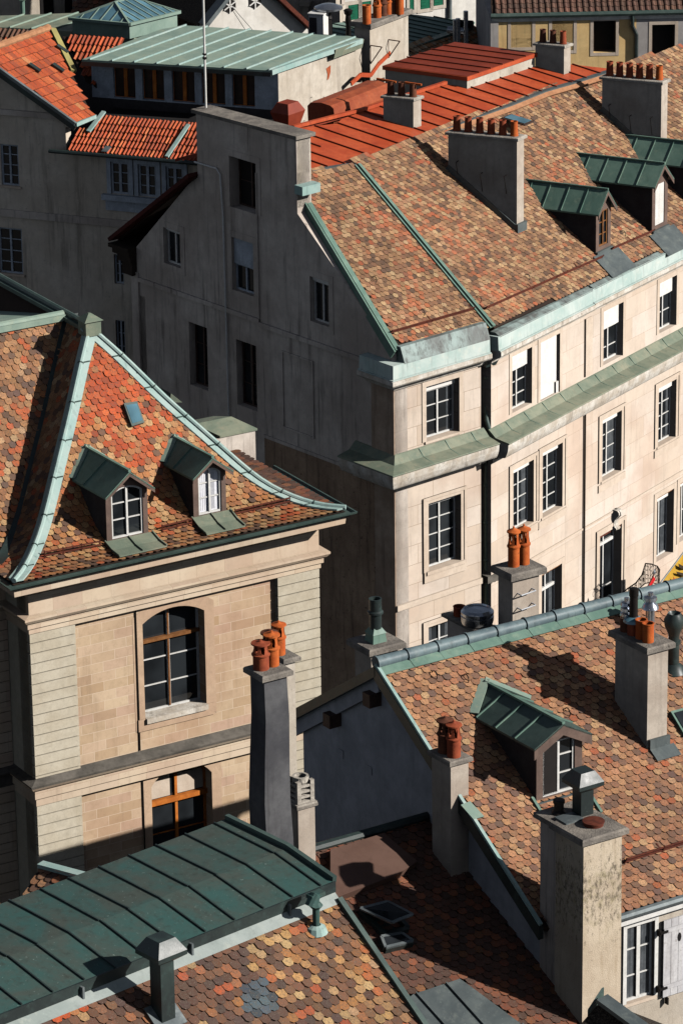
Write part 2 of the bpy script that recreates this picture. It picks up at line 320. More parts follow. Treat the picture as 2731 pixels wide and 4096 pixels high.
M['iron']=surf('black iron',srgb(42,38,36),srgb(32,30,28),None,5.,0,0,rough=.5,bump=0,metal=.3)
M['rustiron']=surf('rusty iron',srgb(110,56,40),srgb(84,42,32),None,8.,0,0,rough=.8,bump=.1)
M['alu']=surf('bright steel',srgb(200,204,210),srgb(176,182,190),None,5.,0,0,rough=.25,bump=0,metal=.9,fine=.02)
M['ridge_cop']=copper('streaked blue grey ridge copper',srgb(112,130,134),srgb(88,104,110),srgb(140,150,148),.5,0,.95,.35,.4)
M['steel']=surf('galvanised rung steel',srgb(214,216,220),srgb(196,198,204),None,5.,0,0,rough=.6,bump=0)
M['ridgeclay']=surf('clay ridge tiles',srgb(186,136,100),srgb(164,116,84),None,6.,0,.3,srgb(120,84,64),bump=.3)
M['tile']=tilemat('mottled clay tiles'); M['tile_or']=tilemat('orange clay tiles',.75,.3,.08); M['tile_dk']=tilemat('old brown tiles')
M['bed']=surf('roof underlay',srgb(60,46,38),srgb(46,36,30),bump=0)
M['green_shutter']=surf('green shutter',srgb(24,110,80),srgb(20,92,68),None,3.,0,0,rough=.5,bump=0)
M['white_shutter']=surf('weathered white shutter',srgb(214,212,212),srgb(196,194,196),srgb(120,112,108),3.,.45,.4,srgb(140,128,120),rough=.7,bump=.2)
M['bluebox']=surf('pale blue metal',srgb(120,160,176),srgb(104,142,158),None,2.,.3,.1,srgb(90,100,100),rough=.4,bump=.05)
M['street']=ashlar('cobbled street',[srgb(110,104,98),srgb(96,92,88),srgb(122,116,108)],.2,.12,.01,dirt=.4)
M['brick']=surf('exposed brick',srgb(186,100,64),srgb(160,80,50),None,6,0,.3,bump=.3)
M['curtain']=surf('white curtain',srgb(244,244,248),srgb(232,232,240),None,3,0,0,rough=.9,bump=0,fine=.02)
M['curtain_dim']=surf('curtain seen through glass',srgb(96,100,104),srgb(70,74,78),None,3,.3,0,srgb(50,54,58),rough=.2,bump=0,spec=.5)
M['cloth_red']=surf('red flag cloth',srgb(214,32,36),srgb(196,24,30),None,3,0,0,rough=.8,bump=0)
M['cloth_yellow']=surf('yellow flag cloth',srgb(204,162,60),srgb(186,142,48),None,3,0,0,rough=.8,bump=0)
M['cloth_black']=surf('black flag print',srgb(70,56,40),srgb(56,46,36),None,3,0,0,rough=.8,bump=0)
M['cloth_claw']=surf('red flag print',srgb(206,76,48),srgb(190,66,40),None,3,0,0,rough=.8,bump=0)
# ---------------------------------------------------------------- tiles
PAL={
 'main':[(srgb(190,148,108),4),(srgb(172,128,92),4.5),(srgb(204,168,126),2.6),(srgb(146,104,76),4),(srgb(114,82,64),3),(srgb(176,104,72),1.6),(srgb(90,70,60),1.8),(srgb(190,92,58),.4)],
 'mainor':[(srgb(198,120,82),4),(srgb(184,104,68),3),(srgb(190,140,104),3),(srgb(130,86,66),2)],
 'L':[(srgb(206,152,100),4),(srgb(196,126,74),4.5),(srgb(212,170,120),2),(srgb(172,112,72),3),(srgb(104,76,64),2.2),(srgb(84,66,62),1.4),(srgb(200,98,54),1.6)],
 'Lwing':[(srgb(188,140,98),4),(srgb(170,120,82),4.5),(srgb(202,166,126),1.6),(srgb(150,104,72),3),(srgb(96,74,64),2.6),(srgb(84,70,70),2),(srgb(200,96,54),2)],
 'orange':[(srgb(204,90,42),4),(srgb(190,78,36),3),(srgb(212,106,58),2),(srgb(164,72,42),1.4),(srgb(206,140,90),.5)],
 'R':[(srgb(196,144,104),4.5),(srgb(180,124,90),5),(srgb(204,162,120),2.6),(srgb(156,110,84),3.5),(srgb(122,90,76),3),(srgb(190,98,60),.9),(srgb(98,80,76),1.2)],
 'S':[(srgb(108,74,58),4),(srgb(88,64,56),4.5),(srgb(128,88,66),3),(srgb(140,98,72),1.2),(srgb(176,112,74),.9),(srgb(196,158,112),.5),(srgb(184,88,52),.7),(srgb(76,62,60),3)],
 'Sgold':[(srgb(196,152,98),3),(srgb(200,166,118),2.5),(srgb(176,118,68),3),(srgb(140,92,60),3),(srgb(104,74,60),2.5),(srgb(190,100,56),1)],
 'Stan':[(srgb(182,142,98),3),(srgb(166,122,84),4),(srgb(196,160,118),1.5),(srgb(128,92,70),4),(srgb(188,92,54),1.2),(srgb(96,76,68),3)],
 'T':[(srgb(140,80,56),2.5),(srgb(104,70,58),4),(srgb(80,60,54),4),(srgb(160,96,64),1.5),(srgb(150,96,60),1)],
 'brown':[(srgb(110,76,64),4),(srgb(96,68,58),4),(srgb(126,86,70),2),(srgb(84,60,54),2)],
 'brownmix':[(srgb(120,80,60),4),(srgb(96,68,56),4),(srgb(160,96,66),1.5),(srgb(84,60,52),2)],
 'pan':[(srgb(214,96,48),4),(srgb(196,82,42),4),(srgb(176,74,42),2),(srgb(226,124,72),1.)],
 'blue':[(srgb(66,82,94),1),(srgb(60,70,78),1),(srgb(84,100,108),1)],
 'pale':[(srgb(220,196,160),3),(srgb(226,150,96),2),(srgb(190,140,100),2)],
}
MEAN={k:tuple(sum(c[i]*w for c,w in P)/sum(w for _,w in P) for i in range(3)) for k,P in PAL.items()}
def pick(rng,pal):
    P=PAL[pal]; t=rng.random()*sum(w for _,w in P)
    for c,w in P:
        t-=w
        if t<=0: break
    k=rng.uniform(.84,1.12); m=MEAN[pal]; return tuple(max(0,(v*.8+m[i]*.2)*k*rng.uniform(.96,1.04)) for i,v in enumerate(c))
def inpoly(a,b,P):
    r=False; j=len(P)-1
    for i in range(len(P)):
        if (P[i][1]>b)!=(P[j][1]>b) and a<(P[j][0]-P[i][0])*(b-P[i][1])/(P[j][1]-P[i][1])+P[i][0]: r=not r
        j=i
    return r
def tiles(S,poly,w,e,palf,style='scale',seed=1,holes=(),thick=.02,lift=.028,jit=1.):
    """S(a,b)->(pos,normal,upslope,right). poly in (a,b). One mesh of single tiles."""
    rng=random.Random(seed); mb=MB(); a0=min(p[0] for p in poly); a1=max(p[0] for p in poly); b0=min(p[1] for p in poly); b1=max(p[1] for p in poly)
    nr=int((b1-b0)/e)+2
    for r in range(nr):
        b=b0+r*e; off=(r%2)*.5*w if style in('scale',) else (r%2)*.5*w*(style=='flat'); na=int((a1-a0)/w)+3
        for i in range(-1,na):
            a=a0+i*w+off
            if not inpoly(a,b+.25*e,poly): continue
            if any(inpoly(a,b+.25*e,h) for h in holes): continue
            pos,N,Uv,Rt=S(a,b); ja=rng.uniform(-.012,.012)*jit; jl=rng.uniform(0,.012)*jit; yaw=rng.uniform(-.035,.035)*jit
            Rt2=nrm(vadd(Rt,Uv,yaw)); Uv2=nrm(vadd(Uv,Rt,-yaw)); pos=vadd(pos,Rt,ja); pos=vadd(pos,Uv,rng.uniform(-.008,.008)*jit)
            col=pick(rng,palf(a,b,rng)); hw=w*.475
            def q(x,y,h): return vadd(vadd(vadd(pos,Rt2,x),Uv2,y),N,h)
            L=e*1.55
            if style=='scale':
                sh=[(-hw,L,.002),(-hw,e*.33,lift*.8+jl),(-hw*.5,0,lift+jl),(hw*.5,0,lift+jl),(hw,e*.33,lift*.8+jl),(hw,L,.002)]
                top=[q(*p) for p in sh]; bot=[q(x,y,h-thick) for x,y,h in sh[1:5]]
                mb.add(top+bot,[[0,1,2,3,4,5]],0,col); n0=len(mb.v)-10; ec=tuple(v*.22 for v in col)  # edge faces coloured darker, standing in for shade under each tile
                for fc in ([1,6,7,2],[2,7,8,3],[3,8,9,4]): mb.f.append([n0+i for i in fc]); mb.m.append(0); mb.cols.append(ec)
            elif style in('flat',):
                sh=[(-hw,L,.002),(-hw,0,lift+jl),(hw,0,lift+jl),(hw,L,.002)]
                top=[q(*p) for p in sh]; bot=[q(-hw,0,lift+jl-thick*1.6),q(hw,0,lift+jl-thick*1.6)]
                mb.add(top+bot,[[0,1,2,3]],0,col); n0=len(mb.v)-6; mb.f.append([n0+1,n0+4,n0+5,n0+2]); mb.m.append(0); mb.cols.append(tuple(v*.3 for v in col))  # front edge darkened in its colour for the shade below it
            elif style=='pan':
                xs=[(-hw,0),(-hw*.75,.035),(-hw*.35,.05),(0,.03),(hw*.25,0),(hw,0)]
                top=[q(x,L*.78,h*.85+.004) for x,h in xs]; low=[q(x,0,h+lift) for x,h in xs]; bt=[q(x,0,h+lift-.02) for x,h in xs]
                F_=[[i,i+1,7+i,6+i] for i in range(5)]+[[6+i,7+i,13+i,12+i] for i in range(5)]
                mb.add(top+low+bt,F_,0,col)
    return mb
def plane_S(pl):
    d,u,n=pl.d,pl.u,pl.n
    # right vector so that (d,u,n) is used directly
    return lambda a,b:(vadd(vadd(pl.P,d,a),u,b),n,u,d)
def tiled_plane(parent,pl,pts,w,e,palf,style='scale',seed=1,mat='tile',holes=(),name='tile_covering',edge=.0,thickslab=.12,lift=.028,bed=True,label=None):
    ab=[pl.ab(p) for p in pts]; hs=[[pl.ab(p) for p in h] for h in holes]
    if bed:
        mb=MB(); mb.prism([pl.pt(a,b,-.02) for a,b in ab],vadd((0,0,0),pl.n,-thickslab)); r=mb.build('roof',M['bed'],parent)
    else: r=parent
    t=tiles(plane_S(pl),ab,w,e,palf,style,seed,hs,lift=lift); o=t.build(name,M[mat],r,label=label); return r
def seams(pl,pts,step,dirv,h=.045,w=.03,off=0.,o0=.0):
    """standing seams as thin bars: lines parallel to dirv clipped to polygon pts"""
    mb=MB(); ab=[pl.ab(p) for p in pts]; dv=(dot(dirv,pl.d),dot(dirv,pl.u)); l=math.hypot(*dv); dv=(dv[0]/l,dv[1]/l); nv=(-dv[1],dv[0])
    proj_=[p[0]*nv[0]+p[1]*nv[1] for p in ab]; c=min(proj_)+off
    while c<max(proj_):
        ts=[]
        for i in range(len(ab)):
            p,q=ab[i],ab[(i+1)%len(ab)]; a=p[0]*nv[0]+p[1]*nv[1]-c; b=q[0]*nv[0]+q[1]*nv[1]-c
            if (a>0)!=(b>0): t=a/(a-b); x=lerp(p,q,t); ts.append(x[0]*dv[0]+x[1]*dv[1])
        ts.sort()
        for i in range(0,len(ts)-1,2):
            P0=(nv[0]*c+dv[0]*ts[i],nv[1]*c+dv[1]*ts[i]); P1=(nv[0]*c+dv[0]*ts[i+1],nv[1]*c+dv[1]*ts[i+1])
            if ts[i+1]-ts[i]>.05: mb.bar(pl.pt(*P0,o0+h/2),pl.pt(*P1,o0+h/2),w,h,pl.n)
        c+=step
    return mb
def metal_plane(parent,pl,pts,step,dirv,mat,name='roof',thick=.08,seam=True,off=0.,smat=None):
    mb=MB(); mb.prism(pts,vadd((0,0,0),pl.n,-thick)); r=mb.build(name,M[mat],parent)
    if seam: seams(pl,pts,step,dirv,off=off).build('standing_seam',M[smat or mat],r)
    return r
# ---------------------------------------------------------------- walls and windows
def wall(mb,fr,outline,holes=(),o=0.,thick=.35,mi=0,rmi=None):
    loops=[[Vector((a,b,0)) for a,b in outline]]+[[Vector((a,b,0)) for a,b in h] for h in holes]
    tri=tessellate_polygon(loops); flat=[(v.x,v.y) for l in loops for v in l]
    mb.add([fr.pt(a,b,o) for a,b in flat],[list(t) for t in tri],mi)
    for li,l in enumerate(loops):
        n=len(l); d=thick
        P=[fr.pt(v.x,v.y,o) for v in l]+[fr.pt(v.x,v.y,o-d) for v in l]
        mb.add(P,[[i,(i+1)%n,n+(i+1)%n,n+i] for i in range(n)],(rmi if (rmi is not None and li) else mi))
def rhole(r): s0,s1,z0,z1=r; return [(s0,z0),(s1,z0),(s1,z1),(s0,z1)]
def ahole(r,rise,n=10):
    s0,s1,z0,z1=r; c=(s0+s1)/2; hw=(s1-s0)/2; R=(hw*hw+rise*rise)/(2*rise); zc=z1-R; a=math.asin(min(1,hw/R))
    return [(s0,z0),(s1,z0)]+[(c+R*math.sin(a-2*a*i/n),zc+R*math.cos(a-2*a*i/n)) for i in range(n+1)]
def window(parent,fr,r,o=-.28,cols=2,bars=(.33,.66),fw=.055,mw=.06,bw=.028,mat='white',blind=0.,arch=0,pane='glass',transom=None,name='window',flat=False,curtain=False,bmat='blind',sill=None,lab=None,backing=.25):
    s0,s1,z0,z1=r; H=z1-z0; mb=MB(); t=.06
    zt=z1-blind*H
    if arch:
        hp=ahole(r,arch); ip=ahole((s0+fw,s1-fw,z0+fw,z1-fw),max(.03,arch-.02)); m=len(hp)
        for i in range(m):
            j=(i+1)%m; P=[fr.pt(*hp[i],o),fr.pt(*hp[j],o),fr.pt(*ip[j],o),fr.pt(*ip[i],o)]; mb.prism(P,vadd((0,0,0),fr.n,t))
    else:
        mb.box(fr,s0,s0+fw,z0,z1,o,o+t); mb.box(fr,s1-fw,s1,z0,z1,o,o+t); mb.box(fr,s0+fw,s1-fw,z0,z0+fw,o,o+t); mb.box(fr,s0+fw,s1-fw,zt-fw,zt,o,o+t)
    for i in range(1,cols):
        c=s0+(s1-s0)*i/cols; top=zt-fw
        mb.box(fr,c-mw/2,c+mw/2,z0+fw,(z1-fw*.8) if arch else top,o,o+t+.012)
    for b in bars:
        zz=z0+(zt-z0)*b; mb.box(fr,s0+fw,s1-fw,zz-bw/2,zz+bw/2,o+.004,o+t*.7)
    if transom: 
        zz=z0+(zt-z0)*transom; mb.box(fr,s0+.01,s1-.01,zz-.05,zz+.05,o,o+t+.03)
    w=mb.build(name,M[mat],parent,label=lab); w0_=w
    if flat: w=parent
    g=MB(); hp=ahole(r,arch) if arch else rhole((s0,s1,z0,z1)); g.prism([fr.pt(a,b,o+.004) for a,b in hp],vadd((0,0,0),fr.n,.014)); g.build('pane',M[pane],w)
    _wr=random.random()
    if pane=='glass' and not arch and mat=='white' and _wr<.6:
        b=MB(); cw=(s1-s0)*(.12+.25*random.random()); 
        sides=((s0+fw,s0+fw+cw),(s1-fw-cw,s1-fw)) if _wr<.35 else ((s1-fw-cw,s1-fw),)
        for a0,a1 in sides: 
            for i in range(5):
                x0=a0+(a1-a0)*i/5; x1=a0+(a1-a0)*(i+1)/5; h0,h1_=o+.02+.008*(i%2),o+.02+.008*((i+1)%2); b.poly([fr.pt(x0,z0+fw,h0),fr.pt(x1,z0+fw,h1_),fr.pt(x1,zt-fw,h1_),fr.pt(x0,zt-fw,h0)])
        b.build('curtain',M['curtain_dim'],w)
    if blind: 
        b=MB(); b.box(fr,s0+.01,s1-.01,zt,z1-.005,o+.03,o+.13); b.build('blind',M[bmat],w)
    if sill:
        b=MB(); b.box(fr,s0-.06,s1+.06,z0-.07,z0+.004,o+.05,sill); b.build('window_sill',M['stoneA2'],w)
    return w0_
def surround(mb,fr,r,w=.14,t=.03,mi=0,bottom=False,o=0.):
    s0,s1,z0,z1=r
    mb.box(fr,s0-w,s0,z0-(w if bottom else 0),z1+w,o-.02,o+t,mi); mb.box(fr,s1,s1+w,z0-(w if bottom else 0),z1+w,o-.02,o+t,mi); mb.box(fr,s0,s1,z1,z1+w,o-.02,o+t-.002,mi)
    if bottom: mb.box(fr,s0,s1,z0-w,z0,o-.02,o+t-.002,mi)
# ---------------------------------------------------------------- chimneys
def pot(parent,c,style='plain',h=.45,r=.12,mat='terra',name='chimney_pot',sc=1.):
    mb=MB()
    if style=='plain':
        mb.lathe(c,[(r*1.12,0),(r*1.12,.03),(r*1.02,.035),(r*.86,h*.93),(r*.95,h*.94),(r*.95,h),(r*.78,h),(r*.74,h*.6),(0,h*.55)],16)
    elif style=='straight':
        mb.lathe(c,[(r,0),(r,h*.93),(r*1.08,h*.94),(r*1.08,h),(r*.85,h),(r*.82,h*.6),(0,h*.55)],16)
    elif style=='lantern':
        zb=h*.56; zt=h*.84
        mb.lathe(c,[(r,0),(r,zb*.84),(r*1.16,zb*.86),(r*1.18,zb*.93),(r*1.02,zb*.96),(r*1.0,zb),(r*.55,zb),(r*.5,zb*.8),(0,zb*.78)],18)
        for i in range(6):
            t=math.pi*2*i/6+.3; d=(math.cos(t),math.sin(t),0); tt=(-d[1],d[0],0)
            P=[]
            for z,rr,ww in ((zb-.005,r*.96,r*.36),(zb+(zt-zb)*.5,r*.86,r*.17),(zt+.005,r*.82,r*.3)):
                q=(c[0]+d[0]*rr,c[1]+d[1]*rr,c[2]+z); q2=vadd(q,d,-r*.22); P.append([vadd(q,tt,-ww),vadd(q,tt,ww),vadd(q2,tt,ww*.8),vadd(q2,tt,-ww*.8)])
            for a_,b_ in ((0,1),(1,2)): mb.hexa(P[a_]+P[b_])
        mb.lathe(c,[(r*.3,zt-.01),(r*.95,zt-.01),(r*1.22,zt+.01),(r*1.2,zt+.035),(r*.75,zt+h*.07),(r*.25,zt+h*.1),(r*.16,zt+h*.12),(r*.22,zt+h*.135),(r*.05,h*1.0),(0,h)],18)
    elif style=='metal':
        mb.lathe(c,[(r*1.2,0),(r*1.2,.05),(r,.06),(r,h*.5),(r*1.25,h*.55),(r*1.25,h*.6),(r*.95,h*.62),(r*.95,h),(r*.8,h),(r*.8,h*.7),(0,h*.7)],16)
    return mb.build(name,M[mat],parent,smooth=True)
def chimney(parent,Pf,aR,aL,W,L,ztop,zbot,over=.07,cap=.11,mat='plaster_lit',capmat='cap',name='chimney',taper=0.,band=0.,label=None,bulge=0.):
    """Pf: plan point of the nearest vertical edge; W along az(aR), L along az(aL)"""
    dr,dl=az(aR),az(aL); mb=MB()
    def ring(z,k):
        q=lambda a,b:(Pf[0]+dr[0]*a+dl[0]*b,Pf[1]+dr[1]*a+dl[1]*b,z); return [q(-k,-k),q(W+k,-k),q(W+k,L+k),q(-k,L+k)]
    if bulge:
        n=9; zs=[zbot+(ztop-zbot)*i/n for i in range(n+1)]; base=len(mb.v); 
        for i,z in enumerate(zs):
            h=max(0,ztop-z); k=min(1,h/3.4)*taper; wob=bulge*math.sin(h*1.7+.4)*min(1,h)
            mb.v+=[vadd(q_,dr,wob) for q_ in ring(z,k)]
        for i in range(n):
            for j in range(4): a=base+4*i; mb.f.append([a+j,a+(j+1)%4,a+4+(j+1)%4,a+4+j]); mb.m.append(0); mb.cols.append(None)
    else: mb.hexa(ring(zbot,taper)+ring(ztop,0),0)
    c1=ring(ztop,over); c2=ring(ztop+cap*.75,over); c3=ring(ztop+cap,over-.03); mb.add(c1+c2+c3,[[3,2,1,0]]+[[i,(i+1)%4,4+(i+1)%4,4+i] for i in range(4)]+[[4+i,4+(i+1)%4,8+(i+1)%4,8+i] for i in range(4)]+[[8,9,10,11]],1)
    if band: mb.hexa(ring(ztop-band,.025)+ring(ztop-.001,.025),0)
    o=mb.build(name,[M[mat],M[capmat]],parent,label=label)
    o['_']=0; del o['_']
    return o,(lambda a,b,z=ztop+cap:(Pf[0]+dr[0]*a+dl[0]*b,Pf[1]+dr[1]*a+dl[1]*b,z-.004))
def potpx(c,f,k,x,y,*a,**kw):
    z=f(0,0)[2]; q=hit(k,x,y,(0,0,z),UPV); return pot(c,(q[0],q[1],z),*a,**kw)
def chim_px(k,Pf,left,right,aR,aL,kl=None,kr=None):
    ql=hit(kl or k,*left,Pf,az(aL+90)); qr=hit(kr or k,*right,Pf,az(aR+90)); return ln(vsub((ql[0],ql[1],0),(Pf[0],Pf[1],0))),ln(vsub((qr[0],qr[1],0),(Pf[0],Pf[1],0)))
def gutter(mb,a,b,r=.075,n=8,mi=0):
    mb.tube([a,b],r,n,mi)
def ribbon(mb,pts,across,w0,w1,h,mi=0):
    """folded sheet along a line of points; across: per point side vectors"""
    b=len(mb.v)
    for p,x in zip(pts,across): mb.v+= [vadd(vadd(p,x,w0),UPV,h),vadd(vadd(p,x,w1),UPV,h)]
    for i in range(len(pts)-1): mb.f.append([b+2*i,b+2*i+1,b+2*i+3,b+2*i+2]); mb.m.append(mi); mb.cols.append(None)
# ---------------------------------------------------------------- ground
g=MB(); g.poly([(-900,-200,0),(900,-200,0),(900,1800,0),(-900,1800,0)]); tag(g.build('street',M['street']),kind='structure')
def palN(base,alt=None,sc=.35,th=.15,amt=.8,off=0):
    def f(a,b,rng):
        if alt and noise.noise(Vector((a*sc+off,b*sc,off)))>th and rng.random()<amt: return alt
        return base
    return f
def back_box(parent,fr,s0,s1,o1,z1,mat,name='rear_wall',z0=0):
    mb=MB(); mb.box(fr,s0,s1,z0,z1,o1,o1+.3); return mb.build(name,M[mat],parent)
# ================================================================ A : corner house with the tall dark gable
A0=at(4,243,600,120); FA=Fr(A0,49.3); FG=Fr(A0,139.3)       # front frame, gable frame (FG.s negative goes away)
aEnd=FA.h(4,640,620)[0]
hA=thing('corner_house','corner house with tall dark shaded gable topped by a flat concrete parapet','house',(A0[0],A0[1],0))
# front wall
rA1=FA.rect(4,387,600,540,805); rA2=FA.rect(4,397,1137,547,222,6); rA3=FA.rect(6,397,530,547,760)
zA1=FA.h(4,243,590)[1]; zA2=FA.h(4,246,1050)[1]          # undersides of upper and middle cornice
zA3=FA.h(6,250,455)[1]
fwA=MB(); wall(fwA,FA,[(0,0),(aEnd,0),(aEnd,zA1+.55),(0,zA1+.55)],[rhole(rA1),rhole(rA2),rhole(rA3)],0,.4)
fwA.build('front_wall',M['stoneA'],hA)
for q,r in enumerate((rA1,rA2,rA3)):
    w_=window(hA,FA,r,-.3,2,((.33,.66),(.25,.5,.75),(.3,.72))[q],blind=(.13,.06,.04)[q],sill=(.05,0,None)[q]); tr=MB()
    if q==0: surround(tr,FA,r,.16,.025)
    else: surround(tr,FA,r,.2,.03); surround(tr,FA,(r[0]-.12,r[1]+.12,r[2],r[3]+.1),.1,.055); tr.box(FA,r[0]-.2,r[1]+.2,r[2]-.34,r[2],-.05,.06); tr.box(FA,r[0]-.12,r[1]+.12,r[2]-.1,r[2]+.01,-.2,.1)
    tr.build('window_surround',M['stoneA2'],w_)
tr=MB(); tr.box(FA,.0,aEnd,zA3-.02,zA3+.16,-.02,.07); tr.build('string_course',M['stoneA2'],hA)
B1=hit(4,687,600,vadd(A0,FA.n,.12),FA.n); FB=Fr(B1,34.2,139.3-15.1)
E2=hit('V',1130,752,vadd(A0,FA.n,.15),FA.n)
U0=hit('V',820,379,E2,az(131-90))
plA=Pl(E2,FA.d,U0); plB=Pl(E2,FB.d,U0)
# gable wall
gp=lambda k,x,y: FG.h(k,x,y)
gl=gp('V',306,700)
rake_top=gp('V',682,432); rake_bot=gp('V',905,806); pt_r=gp('V',680,318); pt_l=gp('V',450,258); pl_b=gp('V',449,396); lk=gp('V',272,545)
outline=[(gl[0],0),(0,0),(0,plA.drop(FG.pt(0,0,0))[2]-.15),(rake_top[0],plA.drop(FG.pt(rake_top[0],0,0))[2]-.15),(rake_top[0],pt_r[1]),(pt_l[0],pt_l[1]),(pt_l[0],pl_b[1]),(gl[0],lk[1]-.35)]
rg=[FG.rect(1,1052,712,1180,985),FG.rect(1,1064,1085,1168,185,3),FG.rect(3,1423,90,1512,325),FG.rect(1,750,1040,832,55,3),FG.rect(3,866,300,957,620),FG.rect(3,1083,380,1182,715)]
gw=MB(); wall(gw,FG,outline,[rhole(r) for r in rg],0,.5); 
gw.build('gable_wall',M['plaster_gable'],hA)
rg0=rg[0]
for i,r in enumerate(rg):
    if i==0: w_=window(hA,FG,r,-.42,2,(.5,),mat='darkwood',pane='dark')
    elif i==1: w_=window(hA,FG,r,-.2,2,(),mat='greypaint',blind=.5,bmat='greypaint')
    elif i in(2,): w_=window(hA,FG,r,-.22,2,(),mat='white',blind=.1)
    elif i==3: w_=window(hA,FG,r,-.22,2,(),mat='white',blind=.08)
    else: w_=window(hA,FG,r,-.3,2,(.33,.66),mat='darkwood')
    if i<4: tg=MB(); surround(tg,FG,r,.2,.018,bottom=(i>0)); tg.build('window_surround',M['plaster_gable'],w_)
tg=MB()
s_=gp(3,1195,300)[0]
def course(mb,fr,k,p,q,h=.12,t=.05,o=0):
    a=fr.h(k,*p); b=fr.h(k,*q); z=(a[1]+b[1])/2; mb.box(fr,a[0],b[0],z-h/2,z+h/2,o-.01,o+t)
za=gp(3,900,195)[1]; tg.box(FG,gl[0],s_,za-.07,za+.07,-.01,.07)
zb=gp(3,1380,375)[1]; tg.box(FG,s_,0,zb-.07,zb+.07,-.01,.08)
zc=gp(3,1390,890)[1]; tg.box(FG,s_+.1,0,zc-.05,zc+.05,-.01,.05)
rp=FG.rect(3,1300,440,1440,830); 
for r,w in ((rp,.05),): 
    tg.box(FG,r[0]-w,r[0],r[2],r[3],-.01,.04); tg.box(FG,r[1],r[1]+w,r[2],r[3],-.01,.04); tg.box(FG,r[0]-w,r[1]+w,r[3],r[3]+w,-.01,.042); tg.box(FG,r[0]-w,r[1]+w,r[2]-w,r[2],-.01,.042)
tg.box(FG,s_-.04,s_,zb,gp(3,1190,0)[1]+2.6,-.01,.05)
tg.build('wall_trim',M['plaster_gable'],hA)
lw=MB(); lw.box(FG,s_+.12,-.9,0,zc-.05,-.01,.035); lw.build('lower_render',M['roughcast'],hA)
qn=MB(); qn.box(FG,-1.0,-.0,0,zA1-.1,-.01,.03); qn.build('corner_stones',surf('shaded corner stone',srgb(190,168,148),srgb(166,142,122),srgb(60,46,36),.8,.4,.2),hA)
# conduit
pp=[gp(1,900,740),gp(1,1000,770),gp(1,1017,800),gp(1,1030,980),gp(3,1045,300),gp(3,1057,745)]
cp=MB(); cp.tube([FG.pt(a,b,.06) for a,b in pp],.028,6); cp.build('conduit',M['white'],hA)
# parapet : thick wall end and coping
pw=MB(); PT=.55; zpw=rg[0][3]+.15; pw.box(FG,rake_top[0]-.25,rake_top[0],rake_top[1]-.6,zpw,-PT,-.01); ztop=max(pt_r[1],pt_l[1])
pw.hexa([FG.pt(rake_top[0],zpw,-.02),FG.pt(rake_top[0]+.0,zpw,-PT),FG.pt(pt_l[0],zpw,-PT),FG.pt(pt_l[0],zpw,-.02),
 FG.pt(rake_top[0],pt_r[1],-.02),FG.pt(rake_top[0],pt_r[1],-PT),FG.pt(pt_l[0],pt_l[1],-PT),FG.pt(pt_l[0],pt_l[1],-.02)])
pw.build('parapet',M['plaster_lit'],hA)
cpn=MB(); cpn.hexa([FG.pt(rake_top[0]+.12,pt_r[1],.1),FG.pt(rake_top[0]+.12,pt_r[1],-PT-.1),FG.pt(pt_l[0]-.12,pt_l[1],-PT-.1),FG.pt(pt_l[0]-.12,pt_l[1],.1),
 FG.pt(rake_top[0]+.12,pt_r[1]+.11,.1),FG.pt(rake_top[0]+.12,pt_r[1]+.11,-PT-.1),FG.pt(pt_l[0]-.12,pt_l[1]+.11,-PT-.1),FG.pt(pt_l[0]-.12,pt_l[1]+.11,.1)])
cpn.build('coping',M['cap'],hA)
# main roof planes A and B
eA=FA.h(4,270,412,.15); EA=FA.pt(eA[0],eA[1],.15)
polyA=[plA.hit('V',918,795),plA.hit('V',1124,752),plA.hit('V',817,379),plA.hit('V',712,396),plA.hit('V',694,440)]
pmain=palN('main','main')
tiled_plane(hA,plA,polyA,.165,.15,palN('main','mainor',.45,.12,.5),seed=2)
bd=[(60,742),(200,690),(330,635),(505,575),(640,525),(770,480),(930,415),(1080,372),(1200,335)]
polyB=[plB.hit('V',1136,752),plB.hit(2,1568,1115),plB.hit(2,1700,1050),plB.hit(2,1700,180),plB.hit(2,1400,262)]+[plB.hit(2,*p) for p in bd[::-1]]
hB=thing('long_house','long cream stone house, brown tile roof with two slab chimneys of six pots','house',(B1[0],B1[1],0))
tiled_plane(hB,plB,polyB,.185,.145,palN('main','mainor',.3,.3,.4),seed=3)
# party line batten
bt=MB()
for o,w,h in ((.04,.24,.05),(.08,.08,.08)): bt.bar(plA.drop(vadd(U0,(0,0,1),0)),vadd(E2,(0,0,0)),w,h,plA.n) if False else bt.bar(vadd(U0,plA.n,o),vadd(E2,plA.n,o),w,h,plA.n)
bt.build('party_ridge',M['cop_mid'],hA)
# rake flashing
rk=MB(); r0=plA.hit('V',690,438); r1=plA.hit('V',912,806); dd=nrm(vsub(r1,r0)); sd=nrm(cross(dd,plA.n))
rk.bar(vadd(r0,plA.n,.05),vadd(r1,plA.n,.05),.17,.05,plA.n); rk.bar(vadd(vadd(r0,FG.n,.16),UPV,-.06),vadd(vadd(r1,FG.n,.16),UPV,-.08),.05,.3,plA.n)
rk.build('verge_flashing',M['cop_mid'],hA)
fl=MB(); p=FG.pt(rake_top[0]+.02,rake_top[1]+.1,-.25); fl.box(FG,rake_top[0]-.02,rake_top[0]+.34,rake_top[1]-.15,rake_top[1]+.12,-.62,.08); fl.build('parapet_flashing',M['cop_cyan'],hA)
